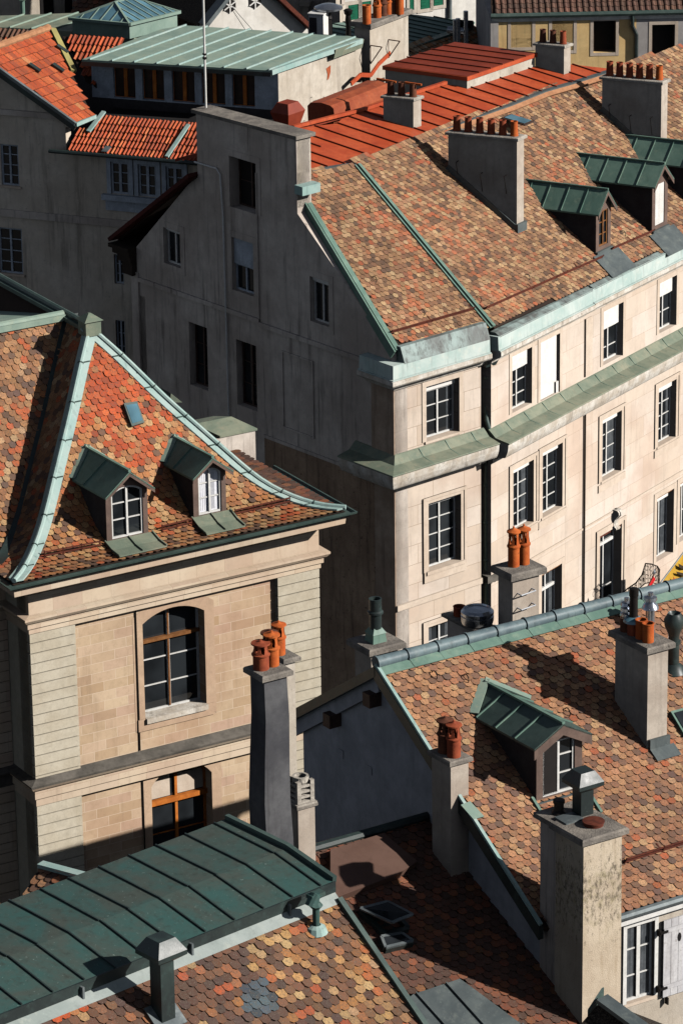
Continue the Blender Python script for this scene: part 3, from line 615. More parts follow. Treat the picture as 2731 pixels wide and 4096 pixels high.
# left low rake (dark red board) and bracket cornice
lr=MB(); a_=FG.pt(pt_l[0]-.0,pl_b[1],.1); b_=FG.pt(gp('V',270,545)[0],lk[1],.1); lr.bar(a_,b_,.55,.12,UPV); lr.build('verge_board',surf('oxblood verge board',srgb(92,44,38),srgb(70,36,32),bump=.1),hA)
bl=MB(); rr=[vadd(a_,FG.n,-.1),vadd(b_,FG.n,-.1)]; bl.prism([rr[0],rr[1],vadd(rr[1],FG.n,-7),vadd(rr[0],FG.n,-7)],(0,0,-.12)); bl.build('rear_roof',M['bed'],hA)
cb=MB(); s1=gp('V',318,600)[0]; zt=lk[1]-.12
for i,(w,h0,h1) in enumerate(((.75,0,-.12),(.6,-.12,-.28),(.42,-.28,-.5),(.25,-.5,-.9))): cb.box(FG,gl[0]-w,gl[0]+.25,zt+h1,zt+h0,-3,.12+.3*w)
cb.build('eaves_bracket',M['joint'],hA)
pil=MB(); pil.box(FG,gl[0],gl[0]+.35,0,zt-.8,-.01,.06); pil.build('edge_pilaster',M['plaster_gable'],hA)
# cornices
def cornice_up(parent,fr,s0,s1,z,zap,ret=None,gf=None,retlen=2.2,cap0=True):
    """upper cornice with zinc gutter band; z=underside"""
    z+=.1; P0=fr.pt(s0,0)[:2]; P1=fr.pt(s1,0)[:2]
    st=[(0,z-.26),(.1,z-.24),(.16,z-.1),(.4,z-.02),(.45,z+.04),(.45,z+.17),(0,z+.17)]
    gt=[(0,z+.17),(.42,z+.172),(.42,z+.2),(.36,z+.21),(.34,z+.62),(0,z+.62)]
    for prof,m,nm in ((st,'stone_dirty','cornice'),(gt,'cop_white','gutter')):
        mb=MB()
        if gf:
            Pm=gf.pt(-retlen,0)[:2]; path=[Pm,P0,P1]; outs=miter(path,[gf.n,fr.n]); mb.sweep(path,prof,outs)
        else: mb.sweep([P0,P1],prof,[fr.n[:2]]*2)
        mb.build(nm,M[m],parent)
    ap=MB(); q=fr.pt(s0+.1,0)[:2]; ap.sweep([q,P1],[(.36,z+.6),(.17,zap),(.0,zap),(.0,z+.6)],[fr.n[:2]]*2); ap.build('stained_apron',M['zinc_stain'],parent)
cornice_up(hA,FA,0,aEnd+.05,zA1,eA[1]-.03,gf=FG,retlen=1.15)
def cornice_mid(parent,fr,s0,s1,z,gf=None,retlen=2.2,dent=False):
    P0=fr.pt(s0,0)[:2]; P1=fr.pt(s1,0)[:2]
    z+=.16
    st=[(0,z-.34),(.12,z-.3),(.17,z-.14),(.2,z-.06),(.58,z-.02),(.62,z+.04),(.66,z+.14),(.68,z+.2),(.7,z+.34),(.7,z+.42),(0,z+.5)]
    cv=[(.0,z+.5),(.72,z+.425),(.74,z+.45),(.72,z+.47),(.26,z+.56),(.04,z+.76),(0,z+.78)]
    for prof,m,nm in ((st,'stone_dirty','cornice'),(cv,'cop_olive','cornice_cover')):
        mb=MB()
        if gf: path=[gf.pt(-retlen,0)[:2],P0,P1]; mb.sweep(path,prof,miter(path,[gf.n,fr.n]))
        else: mb.sweep([P0,P1],prof,[fr.n[:2]]*2)
        if dent and nm=='cornice':
            s=s0+.1
            while s<s1: mb.box(fr,s,s+.07,z-.14,z-.04,.17,.27); s+=.15
        c=mb.build(nm,M[m],parent)
    sm=MB(); s=s0+.9
    while s<s1-.2:
        sm.bar(fr.pt(s,z+.46,.72),fr.pt(s,z+.56,.26),.018,.02); sm.bar(fr.pt(s,z+.56,.26),fr.pt(s,z+.77,.05),.018,.02); s+=1.05
    sm.build('standing_seam',M['cop_mid'],c)
cornice_mid(hA,FA,0,aEnd+.1,zA2,gf=FG,retlen=1.75)
# ================================================================ B walls
zB1=FB.h(4,690,462)[1]; zB2=FB.h(4,690,925)[1]; bEnd=FB.h(4,1568,300)[0]+6
q1=FB.h(4,1140,255)[1]
rows=[[('r',4,782,462,872,675,.3,(.33,.66)),('c',4,912,398,1000,622),('r',4,1202,255,1290,455,.38,(.4,)),('r',4,1460,125,1535,315,.32,(.5,))],
      [('r',4,787,985,880,45,.09,(.25,.5,.75),6),('r',4,922,905,1012,1150,.09,(.25,.5,.75)),('r',4,1197,755,1282,985,.1,(.25,.5,.75)),('r',4,1455,608,1532,830,.12,(.25,.5,.75))],
      [('r',6,917,290,1007,690,.0,(.42,.8)),('d',6,1185,112,1280,520,.0,(.42,)),('r',4,1447,1112,1520,185,.12,(.5,),6),('r',4,1553,1045,1625,95,.12,(.5,),6)]]
holes=[];wins=[]
for ri,row in enumerate(rows):
    for it in row:
        k=it[1]; k2=it[8] if len(it)>8 else None
        r=FB.rect(k,it[2],it[3],it[4],it[5],k2); holes.append(rhole(r)); wins.append((ri,it,r))
fwB=MB(); wall(fwB,FB,[(0,0),(bEnd,0),(bEnd,zB1+.55),(0,zB1+.55)],holes,0,.4); 
fwB.build('front_wall',M['stoneB'],hB)
sr=MB(); sr.box(FB,-.0,.3,0,zB1+.5,-1.2,-.02); sr.box(FA,aEnd-.02,aEnd+1.2,0,zA1+.8,-.5,-.4); sr.build('recess_wall',M['stoneB'],hB)
for ri,it,r in wins:
    tb=MB()
    if it[0]=='c':
        mb=MB(); mb.box(FB,r[0]+.03,r[1]-.05,r[2]-.1,r[3]-.02,-.12,-.08); mb.box(FB,r[1]-.16,r[1]-.02,r[2]+.0,r[2]+.35,-.1,-.02); w=window(hB,FB,r,-.3,2,(.5,)); mb.build('canvas_blind',M['blind'],w); surround(tb,FB,r,.14,.02)
    elif ri==0: w=window(hB,FB,r,-.26,2,it[7],blind=it[6]); surround(tb,FB,r,.16,.02)
    elif ri==1: w=window(hB,FB,r,-.26,2,it[7],blind=it[6],sill=.03); surround(tb,FB,r,.2,.02); surround(tb,FB,(r[0]-.14,r[1]+.14,r[2],r[3]+.1),.1,.045); tb.box(FB,r[0]-.24,r[1]+.24,r[2]-.32,r[2]-.08,-.02,.04)
    elif it[0]=='d':
        w=window(hB,FB,r,-.34,2,it[7],transom=.86,name='balcony_door'); d=MB(); d.box(FB,r[0]+.06,r[1]-.06,r[2]+.05,r[2]+(r[3]-r[2])*.2,-.33,-.28); d.build('door_panel',M['white'],w)
        surround(tb,FB,r,.2,.02); surround(tb,FB,(r[0]-.12,r[1]+.12,r[2],r[3]+.1),.12,.05); hd=MB(); hd.box(FB,r[0],r[1],r[3]-.09,r[3]-.005,-.28,-.02); hd.build('lintel_board',M['rustiron'],w)
    else:
        w=window(hB,FB,r,-.3,2,it[7],blind=it[6],transom=None if it[6] else .8); surround(tb,FB,r,.18,.025); hd=MB(); hd.box(FB,r[0],r[1],r[3]-.07,r[3]-.005,-.17,-.04); hd.build('lintel_board',M['brownwood'],w)
    tb.build('window_surround',M['stoneA2'],w)
tb=MB()
# joints and string
sj=FB.h(4,1113,700)[0]; zj=FB.h(4,1113,700)[1]
jt=MB(); jt.tube([FB.pt(sj,zB2-.1,.05),FB.pt(sj,0,.05)],.035,6); jt.box(FB,sj-.02,sj+.02,zB2+1.0,zB1-.3,-.02,.012)
for s in (.95,): pass
for px_ in ((4,1022,330),(4,1310,190),(4,560,0)): pass
jt.build('rainwater_joint',M['joint'],hB)
zs=FB.h(6,1000,140)[1]; tb.box(FB,0,bEnd,zs-.03,zs+.03,-.02,.035); zs=FB.h('V',1440,1075)[1]
tb.box(FB,sj+.05,sj+.45,zB2+1.0,zB1-.3,-.02,.03)
tb.build('string_course',M['stoneA2'],hB)
zapB=FB.h(4,1000,195,.15)[1]-.05; cornice_up(hB,FB,-.15,sj-.1,zB1,zapB)
mb=MB()
cornice_up(hB,FB,sj-.1,bEnd,zB1+.02,zapB)
cornice_mid(hB,FB,-.15,bEnd,zB2,dent=True)
# keystone console over the balcony door
s,z=FB.h('f',420,560); z1=FB.h('f',420,285)[1]; H=z1-z; ks=MB()
pr=[(0,0),(.1,0),(.17,.05),(.17,.11),(.1,.16),(.07,.3),(.1,.5),(.2,.66),(.27,.78),(.26,.9),(.2,.98),(.1,1.),(0,1.)]
for a,b,k in ((s-.13,s+.13,1.),(s-.05,s+.05,1.12)): ks.prism([FB.pt(a,z+H*v,u*.9*k) for u,v in pr],vadd((0,0,0),FB.d,b-a))
ks.build('keystone_console',M['stone_dirty'],hB)
# downpipe in the recess
dp=MB(); sp=FA.h(4,663,600,-.12)[0]; zt_=FA.h(4,663,430)[1]; z2=FA.h(4,663,790)[1]; 
dp.tube([FA.pt(sp,zA1-.05,-.1),FA.pt(sp,z2+.55,-.1),FA.pt(sp-.08,z2+.25,0),FA.pt(sp-.05,z2-.1,.1)],.075,10)
dp.tube([FA.pt(sp-.02,zA2-.05,-.08),FA.pt(sp-.02,zA3+.3,-.08)],.075,10); dp.tube([FA.pt(sp-.02,zA3+.1,-.06),FA.pt(sp-.02,0,-.06)],.085,10)
for z in (zA1-.7,zA1-1.9,zA2-1,zA2-2.2,zA3+.6,zA3-1.2): dp.lathe(FA.pt(sp-.02 if z<zA2 else sp,z,-.09),[(.09,0),(.1,.02),(.1,.06),(.09,.08)],10)
dp.build('downpipe',M['cop_dark'],hA,smooth=True)
for z,ex in ((zA1-.02,.18),(zA2+.2,.42)):
    hp=MB(); hp.hexa([FA.pt(sp-.18,z-.25,-.2),FA.pt(sp+.22,z-.25,-.2),FA.pt(sp+.22,z-.25,ex*.5),FA.pt(sp-.18,z-.25,ex*.5),FA.pt(sp-.3,z+.12,-.2),FA.pt(sp+.34,z+.12,-.2),FA.pt(sp+.34,z+.12,ex+.05),FA.pt(sp-.3,z+.12,ex+.05)])
    hp.box(FA,sp-.33,sp+.38,z+.12,z+.2,-.2,ex+.09); hp.build('rainwater_hopper',M['cop_black'],hA)
hp=MB(); hp.box(FA,sp-.18,sp+.3,zA3-.05,zA3+.18,-.3,.16); hp.build('pipe_box',M['stone_step'],hA)
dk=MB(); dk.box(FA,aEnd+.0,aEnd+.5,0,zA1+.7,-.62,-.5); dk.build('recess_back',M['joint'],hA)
# snow rails
def snow_rail(parent,pl,p,q,h=.16,mat='rustiron',n=6,name='snow_guard',step=1.1):
    mb=MB(); a=pl.drop(p) if False else p; L=ln(vsub(q,p)); 
    for o in (h,h*.45): mb.bar(vadd(p,pl.n,o),vadd(q,pl.n,o),.025,.03)
    m=max(2,int(L/step))
    for i in range(m+1):
        c=lerp(p,q,i/m); mb.bar(vadd(c,pl.n,.02),vadd(c,pl.n,h+.03),.02,.03,pl.u); mb.bar(vadd(vadd(c,pl.n,.03),pl.u,.22),vadd(c,pl.n,.03),.03,.015,pl.n)
    return mb.build(name,M[mat],parent)
snow_rail(hA,plA,plA.hit(4,222,358),plA.hit(4,600,250))
snow_rail(hB,plB,plB.hit(4,655,248),plB.hit(4,1190,12)); snow_rail(hB,plB,plB.hit(2,1235,1150),plB.hit(2,1425,1068)); 
# snow hooks
def hooks(parent,pl,ps,name='roof_hook'):
    for k,x,y in ps:
        c=pl.hit(k,x,y); mb=MB(); pts=[vadd(vadd(c,pl.n,.03+.1*math.sin(t)),pl.u,-.1*math.cos(t)) for t in [i*.5 for i in range(8)]]; mb.tube(pts,.013,5); mb.build(name,M['iron'],parent)
hooks(hA,plA,[(4,370,262),(2,120,965),(4,150,110)]); hooks(hB,plB,[(4,850,100),(4,628,200),(2,395,745),(2,1070,500),(2,1290,1075)])
# ================================================================ orange metal roof on top (A and B)
P_o=plB.hit(2,640,525); up_o=az(304-5); q_=vadd(P_o,up_o,5); q_=(q_[0],q_[1],P_o[2]+.95)
plO=Pl(P_o,az(34.2),q_)
oA=[plO.hit('V',713,388),plO.hit('V',819,371),plO.hit(1,1568,570) if False else plO.hit(2,190,612-20) ]
bo=[(0,752),(62,742),(200,690),(330,635),(505,575),(640,525),(770,480),(930,415),(1080,372),(1225,325)]
orim=[plO.hit(2,*p) for p in bo]
tp=[(1225,312),(1050,293),(905,300),(700,330),(560,395),(480,385),(350,430),(100,508),(0,545),(-20,565)]
topo=[plO.hit(2,*p) for p in tp]
# split by the party line
full=[plO.hit('V',711,388),plO.hit('V',819,371)]
pA=[plO.hit('V',712,388),plO.hit('V',819,371),plO.hit(2,60,742),plO.hit(2,-140,660),plO.hit(1,1345,592)]
far1=plO.hit(2,-150,600)
ox=lambda k,x,y: plO.hit(k,x,y)
polyOA=[ox(1,1425,778),ox('V',819,371),ox('V',700,322)]
polyOB=[ox('V',819,371)]+orim[2:]+topo+[ox(1,1345,588),ox('V',700,322)]
dS=az(117); dS=(dS[0],dS[1],0); 
def on(pl,d): return nrm(vadd(d,pl.n,-dot(d,pl.n)))
metal_plane(hA,plO,polyOA,.62,on(plO,az(119)),'orange_metal',name='metal_roof',smat='red_metal')
roB=metal_plane(hB,plO,polyOB,.78,on(plO,az(119)),'orange_metal',name='metal_roof',smat='red_metal')
# edge flashing between orange roof and tiles
ef=MB()
L_=[ox('V',712,391),ox('V',819,374)]+orim[2:]
for i in range(len(L_)-1): ef.bar(vadd(L_[i],UPV,-.03),vadd(L_[i+1],UPV,-.03),.22,.1)
ef.build('edge_flashing',M['lead'],hB)
ec=MB()
L2=[vadd(vadd(p,plB.u,-.16),plB.n,.03) for p in L_]
for i in range(len(L2)-1): ec.bar(L2[i],L2[i+1],.2,.05,plB.n)
ec.build('mortar_band',M['ridgeclay'],hB)
# ridge roll of the orange roof
rr_=MB(); R0=[ox(1,1345,590),ox(2,100,508),ox(2,480,385)]
for i in range(2): rr_.bar(vadd(R0[i],UPV,.06),vadd(R0[i+1],UPV,.06),.12,.1)
rr_.build('ridge_roll',M['orange_metal'],hB)
rb=MB(); p0,p1=ox(1,1345,588),ox(2,700,330); bk=az(304)
rb.prism([vadd(p0,UPV,-.03),vadd(p1,UPV,-.03),vadd(vadd(p1,bk,4.5),UPV,-1.6),vadd(vadd(p0,bk,4.5),UPV,-1.6)],(0,0,-.1)); rb.build('rear_slope',M['red_metal'],hB)
# penthouse box
Pb=ox(2,578,410); Pt=up(Pb,2,578,352); zp=Pt[2]
top=[hit(2,x,y,Pt,UPV) for x,y in ((188,300),(578,352),(900,240),(520,190))]
px4=[vadd(p,UPV,0) for p in top]; cx=tuple(sum(p[i] for p in px4)/4 for i in range(3))
inn=[lerp(p,cx,.035) for p in px4]
b=MB(); b.hexa([(p[0],p[1],zp-2.6) for p in inn]+[(p[0],p[1],zp-.13) for p in inn]); ph=b.build('rooftop_box',M['plaster_lit'],hB)
plP=Pl(Pt,vsub(top[2],top[1]),vadd(top[0],UPV,.0001)); 
t_=MB(); t_.prism([vadd(p,UPV,.0) for p in top],(0,0,-.13)); t_.build('box_lid',M['orange_metal'],ph)
t2=MB(); t2.prism([vadd(lerp(p,cx,.02),UPV,.012) for p in top],(0,0,-.01)); t2.build('lid_sheet',M['red_metal'],ph)
dv=nrm(vsub(top[1],top[0])); sm=MB()
for i in range(1,6):
    t=i/6; sm.bar(vadd(lerp(top[1],top[2],t),UPV,.03),vadd(lerp(top[0],top[3],t),UPV,.03),.03,.04)
sm.build('standing_seam',M['red_metal'],ph)
# small chimneys on the orange roof
def small_flat(parent,k,front,topf,left,right,aR,aL,pots,potst='plain',matw='chim_mid',pl=plO,ph_=.3,pr=.1,capm='cap_light',lab=None,cap=.09,over=.06,zdrop=1.5):
    B=pl.hit(k,*front); T=up(B,k,*topf); L,W=chim_px(k,T,left,right,aR,aL)
    c,f=chimney(parent,T,aR,aL,W,L,T[2],B[2]-zdrop,over=over,cap=cap,mat=matw,capmat=capm,label=lab); return c,f,W,L,T
M['chim_mid']=surf('grey rendered chimney',srgb(196,184,170),srgb(176,162,148),srgb(110,100,92),.9,.3,.2,srgb(110,100,92),bump=.4,bscale=35)
c,f,W,L,T=small_flat(hB,2,(330,588),(330,462),(192,440),(366,448),38,295,3,matw='chim_mid')
for t in (.12,.48,.86): pot(c,f(W*.5,L*(1-t)),'plain',.42,.115,'terra_dark')
sbar=MB(); sbar.bar(vadd(f(W*.5,-.15),UPV,.4),vadd(f(W*.5,L*.4),UPV,.42),.06,.06); sbar.build('flue_bar',M['terra'],c); sbar=MB(); sbar.bar(vadd(f(W*.5,L*.7),UPV,.4),vadd(f(W*.5,L+.35),UPV,.45),.06,.06); sbar.build('flue_bar',M['terra'],c)
c,f,W,L,T=small_flat(hB,2,(1022,340),(1022,218),(890,205),(1052,208),38,295,3,matw='chim_mid')
for t in (.15,.5,.85): pot(c,f(W*.5,L*(1-t)),'plain',.42,.11,'terra_dark' if t<.8 else 'terra_red')
# two slab chimneys with six pots on the tiled slope
def slab(k,front,topf,left,right,n,dk_):
    B=plB.hit(k,*front); T=up(B,k,*topf); L,W=chim_px(k,T,left,right,34.2,292.5)
    c,f=chimney(hB,T,34.2,292.5,W,L,T[2],B[2]-1.2-L*.0,over=.07,cap=.1,mat='chim_mid',capmat='cap_light')
    for i in range(n): pot(c,f(W*.5,L*(1-(i+.45)/n*1.0)+.0),'plain',.46,.12,'terra_red' if i<n-1 else 'terra')
    fl=MB(); q=(B[0],B[1],B[2]); 
    d1=az(292.5); fl.bar(vadd(vadd(plB.drop(q),az(202.5),.04),UPV,.1),vadd(vadd(plB.drop(vadd(q,d1,L)),az(202.5),.04),UPV,.1),.04,.2)
    e0=vadd(plB.drop(vadd(q,az(124),.05)),UPV,.12); fl.bar(vadd(e0,az(34.2),-.05),vadd(e0,az(34.2),W+.08),.12,.3); fl.build('chimney_flashing',M['lead'],c)
    for t in (.15,.5,.85):
        tr_=MB(); w0=(T[0]+d1[0]*L*t,T[1]+d1[1]*L*t,T[2]-1.1-L*.0); 
        if t>.6: w0=(w0[0],w0[1],T[2]-.8)
        w1=vadd(w0,az(202.5),.22); tr_.bar(w0,w1,.02,.02); tr_.bar(w1,vadd(w0,UPV,-.6),.015,.015)
        tr_.build('cramp',M['iron'],c)
    return c
slab(2,(800,1060),(806,645),(490,615),(838,630),6,0); slab(2,(1462,750),(1470,385),(1197,362),(1498,378),6,0)
# ================================================================ dormers
def dormer(parent,fr,s0,s1,zb,ze,zr,depth,ax,half=False,over=.14,fo=.16,rmat='cop_mid',face='dormer_face',cheek='darkslate',win=None,arch=0,name='dormer',dh=.05,wmat='white',wk={},fascia=.12,backdrop=0.,seamn=4,lab=None,bright='cop_pale'):
    """fr: front plane; ax: horizontal vector from front to back; gable roof with ridge along ax"""
    D=thing_part(name,parent,fr.pt((s0+s1)/2,zb)); 
    if lab: D['label']=lab
    c=(s0+s1)/2
    f=MB(); ol=[(s0,zb),(s1,zb),(s1,ze),(c,zr-.03),(s0,ze)]; hl=[ahole(win,arch) if arch else rhole(win)] if win else []
    wall(f,fr,ol,hl,0,.12); f.build('dormer_front',M[face],D)
    ck=MB()
    for s,t in ((s0,.06),(s1,-.06)):
        P=[fr.pt(s,zb-1.2,-.03),fr.pt(s,ze,-.03),vadd(fr.pt(s,ze,-.03),ax,depth),vadd(fr.pt(s,zb-1.2,-.03),ax,depth)]; ck.prism(P,vadd((0,0,0),fr.d,t))
    ck.build('cheek',M[cheek],D)
    if win: window(D,fr,win,-.09,2,wk.get('bars',(.33,.66)),mat=wmat,flat=True,arch=arch,fw=.045,mw=.05,pane=wk.get('pane','glass'),curtain=False)
    if half and win:
        b=MB(); b.box(fr,win[0]+.0,win[0]+(win[1]-win[0])*.46,win[2]+.02,win[3]-.02,-.1,-.03); b.build('open_leaf_gap',M['dark'],D)
    # roof
    R=MB(); sl=(zr-ze)/(c-s0); ef=lambda s:zr-sl*abs(s-c)
    sL,sR=s0-over,s1+over; A=[fr.pt(sL,ef(sL),fo),fr.pt(c,zr,fo),fr.pt(sR,ef(sR),fo)]; Bk=[vadd(p,ax,depth+fo) for p in A]
    for i in (0,1): R.prism([A[i],A[i+1],Bk[i+1],Bk[i]],(0,0,dh))
    r=R.build('dormer_roof',M[rmat],D); 
    S_=MB()
    for i in range(1,seamn+1):
        t=i/(seamn+1)
        for a_,b_ in ((0,1),(2,1)): S_.bar(vadd(lerp(A[a_],Bk[a_],t),UPV,dh+.015),vadd(lerp(A[1],Bk[1],t),UPV,dh+.015),.025,.035)
    S_.bar(vadd(A[1],UPV,dh+.02),vadd(Bk[1],UPV,dh+.02),.07,.05); S_.build('standing_seam',M[rmat if rmat!='cop_dark' else 'cop_mid'],D)
    Fs=MB()
    for i in (0,1): Fs.prism([vadd(A[i],UPV,-fascia),vadd(A[i+1],UPV,-fascia),vadd(A[i+1],UPV,dh*.6),vadd(A[i],UPV,dh*.6)],vadd((0,0,0),fr.n,-.03))
    Fs.build('bargeboard',M[face],D)
    Sg=MB(); Sg.box(fr,s0-.02,s1+.02,zb-.06,zb,-.05,.08); Sg.build('dormer_sill',M['lead'],D)
    return D
def thing_part(name,parent,loc):
    o=bpy.data.objects.new(name,None); COL.objects.link(o); o.parent=parent; L=wloc(parent); o.location=(loc[0]-L[0],loc[1]-L[1],loc[2]-L[2]); o.empty_display_size=.3; return o
# B dormers
axB=az(296)
def bdormer(base,k,xl,xr,yb,ye_k,ye,yr_k,yr,depth,win,lab,blank=False):
    B=plB.hit(*base); fr=Fr(B,34.2,124.2)
    s1=fr.h(k,xr,yb)[0]; ze=fr.h(ye_k,*ye)[1]; zr=fr.h(yr_k,*yr)[1]; zb=B[2]+.1
    sw=s1; w=(sw*.2,sw*.8,zb+.12,zb+(ze-zb)*.93)
    D=dormer(hB,fr,0,sw,zb,ze,zr,depth,axB,win=w,lab=lab,rmat='cop_mid',seamn=4,over=.12,wk={'bars':(.33,.66)},wmat='white' if blank else 'brownwood')
    if blank:
        m=MB(); m.box(fr,w[0]+.02,w[1]-.02,w[2]+.05,w[3]-.02,-.06,-.02); m.build('closed_shutter',M['white'],D)
    a=MB(); e=.9; q0=fr.pt(-.25,zb-.1,.02); q1=fr.pt(sw+.3,zb-.1,.02); dn=vadd((0,0,0),plB.u,-e)
    a.prism([vadd(plB.drop(q0),plB.n,.03),vadd(plB.drop(q1),plB.n,.03),vadd(vadd(plB.drop(q1),dn),plB.n,.03),vadd(vadd(plB.drop(q0),dn),plB.n,.03)],vadd((0,0,0),plB.n,.03)); a.build('apron_flashing',M['lead'],D)
    return D
bdormer((2,1168,1172),2,1168,1235,1172,2,(1160,970),2,(1190,880),3.0,None,'dormer with a bare wood window, nearest the six pot chimney')
bdormer((2,1425,1075),2,1425,1495,1075,2,(1420,845),2,(1445,762),3.0,None,'dormer with a closed white shutter',True)
# third dormer, cut by the picture edge
B3=plB.hit(2,1640,980); fr=Fr(B3,34.2,124.2)
dormer(hB,fr,0,.95,B3[2]+.1,B3[2]+1.65,B3[2]+2.15,3.0,axB,win=(.2,.75,B3[2]+.25,B3[2]+1.5),lab='dormer at the right edge of the roof',wmat='white')
# roof light of B (open glass hatch)
q=plB.hit(2,780,560); sk_=MB(); m_=nrm(vadd(plB.n,plB.u,.5)); a1=plB.hit(2,725,548); a2=plB.hit(2,760,540)
o_=thing_part('roof_window',hB,q); fo_=MB(); w_=vadd((0,0,0),plB.d,.55); lift_=vadd(vadd((0,0,0),plB.u,-.75),plB.n,.45); b0=vadd(plB.hit(2,728,552),plB.n,.08)
fo_.prism([b0,vadd(b0,w_),vadd(vadd(b0,w_),lift_),vadd(b0,lift_)],vadd((0,0,0),UPV,.04)); fo_.build('sash',M['darkwood'],o_)
b0=vadd(vadd(vadd(b0,UPV,.05),plB.d,.06),lift_,.08); gl_=MB(); gl_.prism([b0,vadd(b0,w_,.8),vadd(vadd(b0,w_,.8),lift_,.84),vadd(b0,lift_,.84)],(0,0,.01)); gl_.build('pane',M['skyglass'],o_)
# side and rear walls so the houses are closed
back_box(hA,FA,0,6,-12,zA1,'plaster_gable'); back_box(hB,FB,0,bEnd,-13,zB1,'plaster_grey2')
# orange roof furniture
def hood(P,a,w,d,h,par):
    f=Fr(P,a); mb=MB(); mb.hexa([f.pt(-w*.7,P[2],-d*.7),f.pt(w*.7,P[2],-d*.7),f.pt(w*.7,P[2],d*.7),f.pt(-w*.7,P[2],d*.7),f.pt(-w,P[2]+h*.6,-d),f.pt(w,P[2]+h*.6,-d),f.pt(w,P[2]+h*.6,d),f.pt(-w,P[2]+h*.6,d)])
    mb.hexa([f.pt(-w,P[2]+h*.6,-d),f.pt(w,P[2]+h*.6,-d),f.pt(w,P[2]+h*.6,d),f.pt(-w,P[2]+h*.6,d),f.pt(-w*.6,P[2]+h,-d*.6),f.pt(w*.6,P[2]+h,-d*.6),f.pt(w*.6,P[2]+h,d*.6),f.pt(-w*.6,P[2]+h,d*.6)]); return mb.build('roof_ventilator',M['red_metal'],par)
Ph=vadd(ox(1,1445,575),az(304),1.0); Ph=(Ph[0],Ph[1],Ph[2]-.1); hood(Ph,38,.42,.36,.72,hA)
q0=ox(2,-10,545); q0=vadd(vadd(q0,az(304),.8),UPV,-.1); f=Fr(q0,34.2); L=3.2; 
cs=[(-.5,-.3),(-.52,.3),(-.4,.42),(0,.47),(.34,.42),(.46,.34),(.5,.05),(.42,-.3)]
db=MB(); db.prism([f.pt(0.2,q0[2]+z,o) for o,z in cs],vadd((0,0,0),f.d,L)); db.build('metal_duct_housing',M['worn_orange'],hB)
# ================================================================ L : civic stone house with flared pavilion roof
L0=at(5,130,420,93.5); AZL=59.2; FL=Fr(L0,AZL); FLs=Fr(L0,AZL+90)   # FLs.s toward viewer; its -n side faces left? (outward of the left return is -d)
hL=thing('pavilion_house','pink stone house with flared tile roof, curtained dormer and tall arched windows','house',(L0[0],L0[1],0))
WL=FL.h(5,1465,240)[0]
sP=FL.h(5,345,520)[0]; sQ=FL.h(5,1275,305)[0]
z_fr=L0[2]                                   # top of visible frieze at left corner
z_s1=FL.h(5,130,500,0)[1]                    # string under frieze
z_s2=FL.h(7,175,66,0)[1]                     # lower string, top of ledge
ra1=(FL.h(5,680,950)[0],FL.h(5,962,900)[0],FL.h(5,690,955)[1],FL.h(5,812,444)[1])
ra2=(FL.h(7,712,240)[0],FL.h(7,990,240)[0],FL.h(7,712,240)[1]-1.6,FL.h(7,850,-12)[1])
ri=.26;ri2=.42;h1=ahole(ra1,ri,12);h2=ahole(ra2,ri2,12)
zL0=0
w_=MB(); wall(w_,FL,[(0,zL0),(WL,zL0),(WL,z_fr+.35),(0,z_fr+.35)],[h1,h2],-.14,.45); w_.build('front_wall',M['stoneL'],hL)
# frieze and strings
def band(fr,s0,s1,z0,z1,o,mat,name,o0=-.14): 
    m=MB(); m.box(fr,s0,s1,z0,z1,o0,o); return m.build(name,M[mat],hL)
band(FL,0,WL,z_s1,z_fr+.2,.0,'stoneLcream','frieze')
gL=Fr(L0,AZL+90,AZL+180)   # left return: outward normal = -d ; s = +n direction
def sweepL(prof,mat,name,s0=0.,s1=None,back=3.,right=True):
    s1=WL if s1 is None else s1; nl=(-FL.d[0],-FL.d[1]); nr_=(FL.d[0],FL.d[1])
    path=[FL.pt(s0,0,-back)[:2],FL.pt(s0,0,0)[:2],FL.pt(s1,0,0)[:2]]; ns=[nl,FL.n[:2]]
    if right: path.append(FL.pt(s1,0,-back)[:2]); ns.append(nr_)
    m=MB(); m.sweep(path,prof,miter(path,ns)); return m.build(name,M[mat],hL)
sweepL([(-.1,z_s1-.34),(.03,z_s1-.33),(.03,z_s1-.2),(.08,z_s1-.19),(.08,z_s1-.07),(.14,z_s1-.03),(.2,z_s1+.05),(.2,z_s1+.1),(-.1,z_s1+.14)],'stoneLcream','string_course')
sweepL([(-.1,z_s2-.62),(.02,z_s2-.6),(.02,z_s2-.42),(.07,z_s2-.4),(.07,z_s2-.2),(.15,z_s2-.14),(.2,z_s2-.07),(-.1,z_s2-.05)],'stoneLcream','string_course')
sweepL([(-.1,z_s2-.05),(.21,z_s2-.06),(.23,z_s2-.0),(-.1,z_s2+.1)],'stone_step','string_ledge')
# rusticated corner piers
def pier(s0,s1,z0,z1,o=0.0,dep=.6,cname='corner_pier',step=.255):
    m=MB(); z=z1
    while z>z0:
        zz=max(z0,z-step); m.box(FL,s0,s1,zz+.028,z,-dep,o)
        z-=step
    m.box(FL,s0+.035,s1-.035,z0,z1,-dep+.03,o-.035); return m.build(cname,M['stoneLgreen'],hL)
for z0,z1 in ((z_s2+.06,z_s1-.34),(0,z_s2-.62)):
    pier(0,sP,z0,z1,.0); pier(sQ,WL,z0,z1,.0)
# left and right returns of the block
m=MB(); m.box(FL,0,.3,0,z_fr+.3,-9,-.15); m.box(FL,WL-.3,WL,0,z_fr+.3,-9,-.15); m.build('side_wall',M['stoneLgreen'],hL)
back_box(hL,FL,-9,WL,-9.3,z_fr,'plaster_grey2')
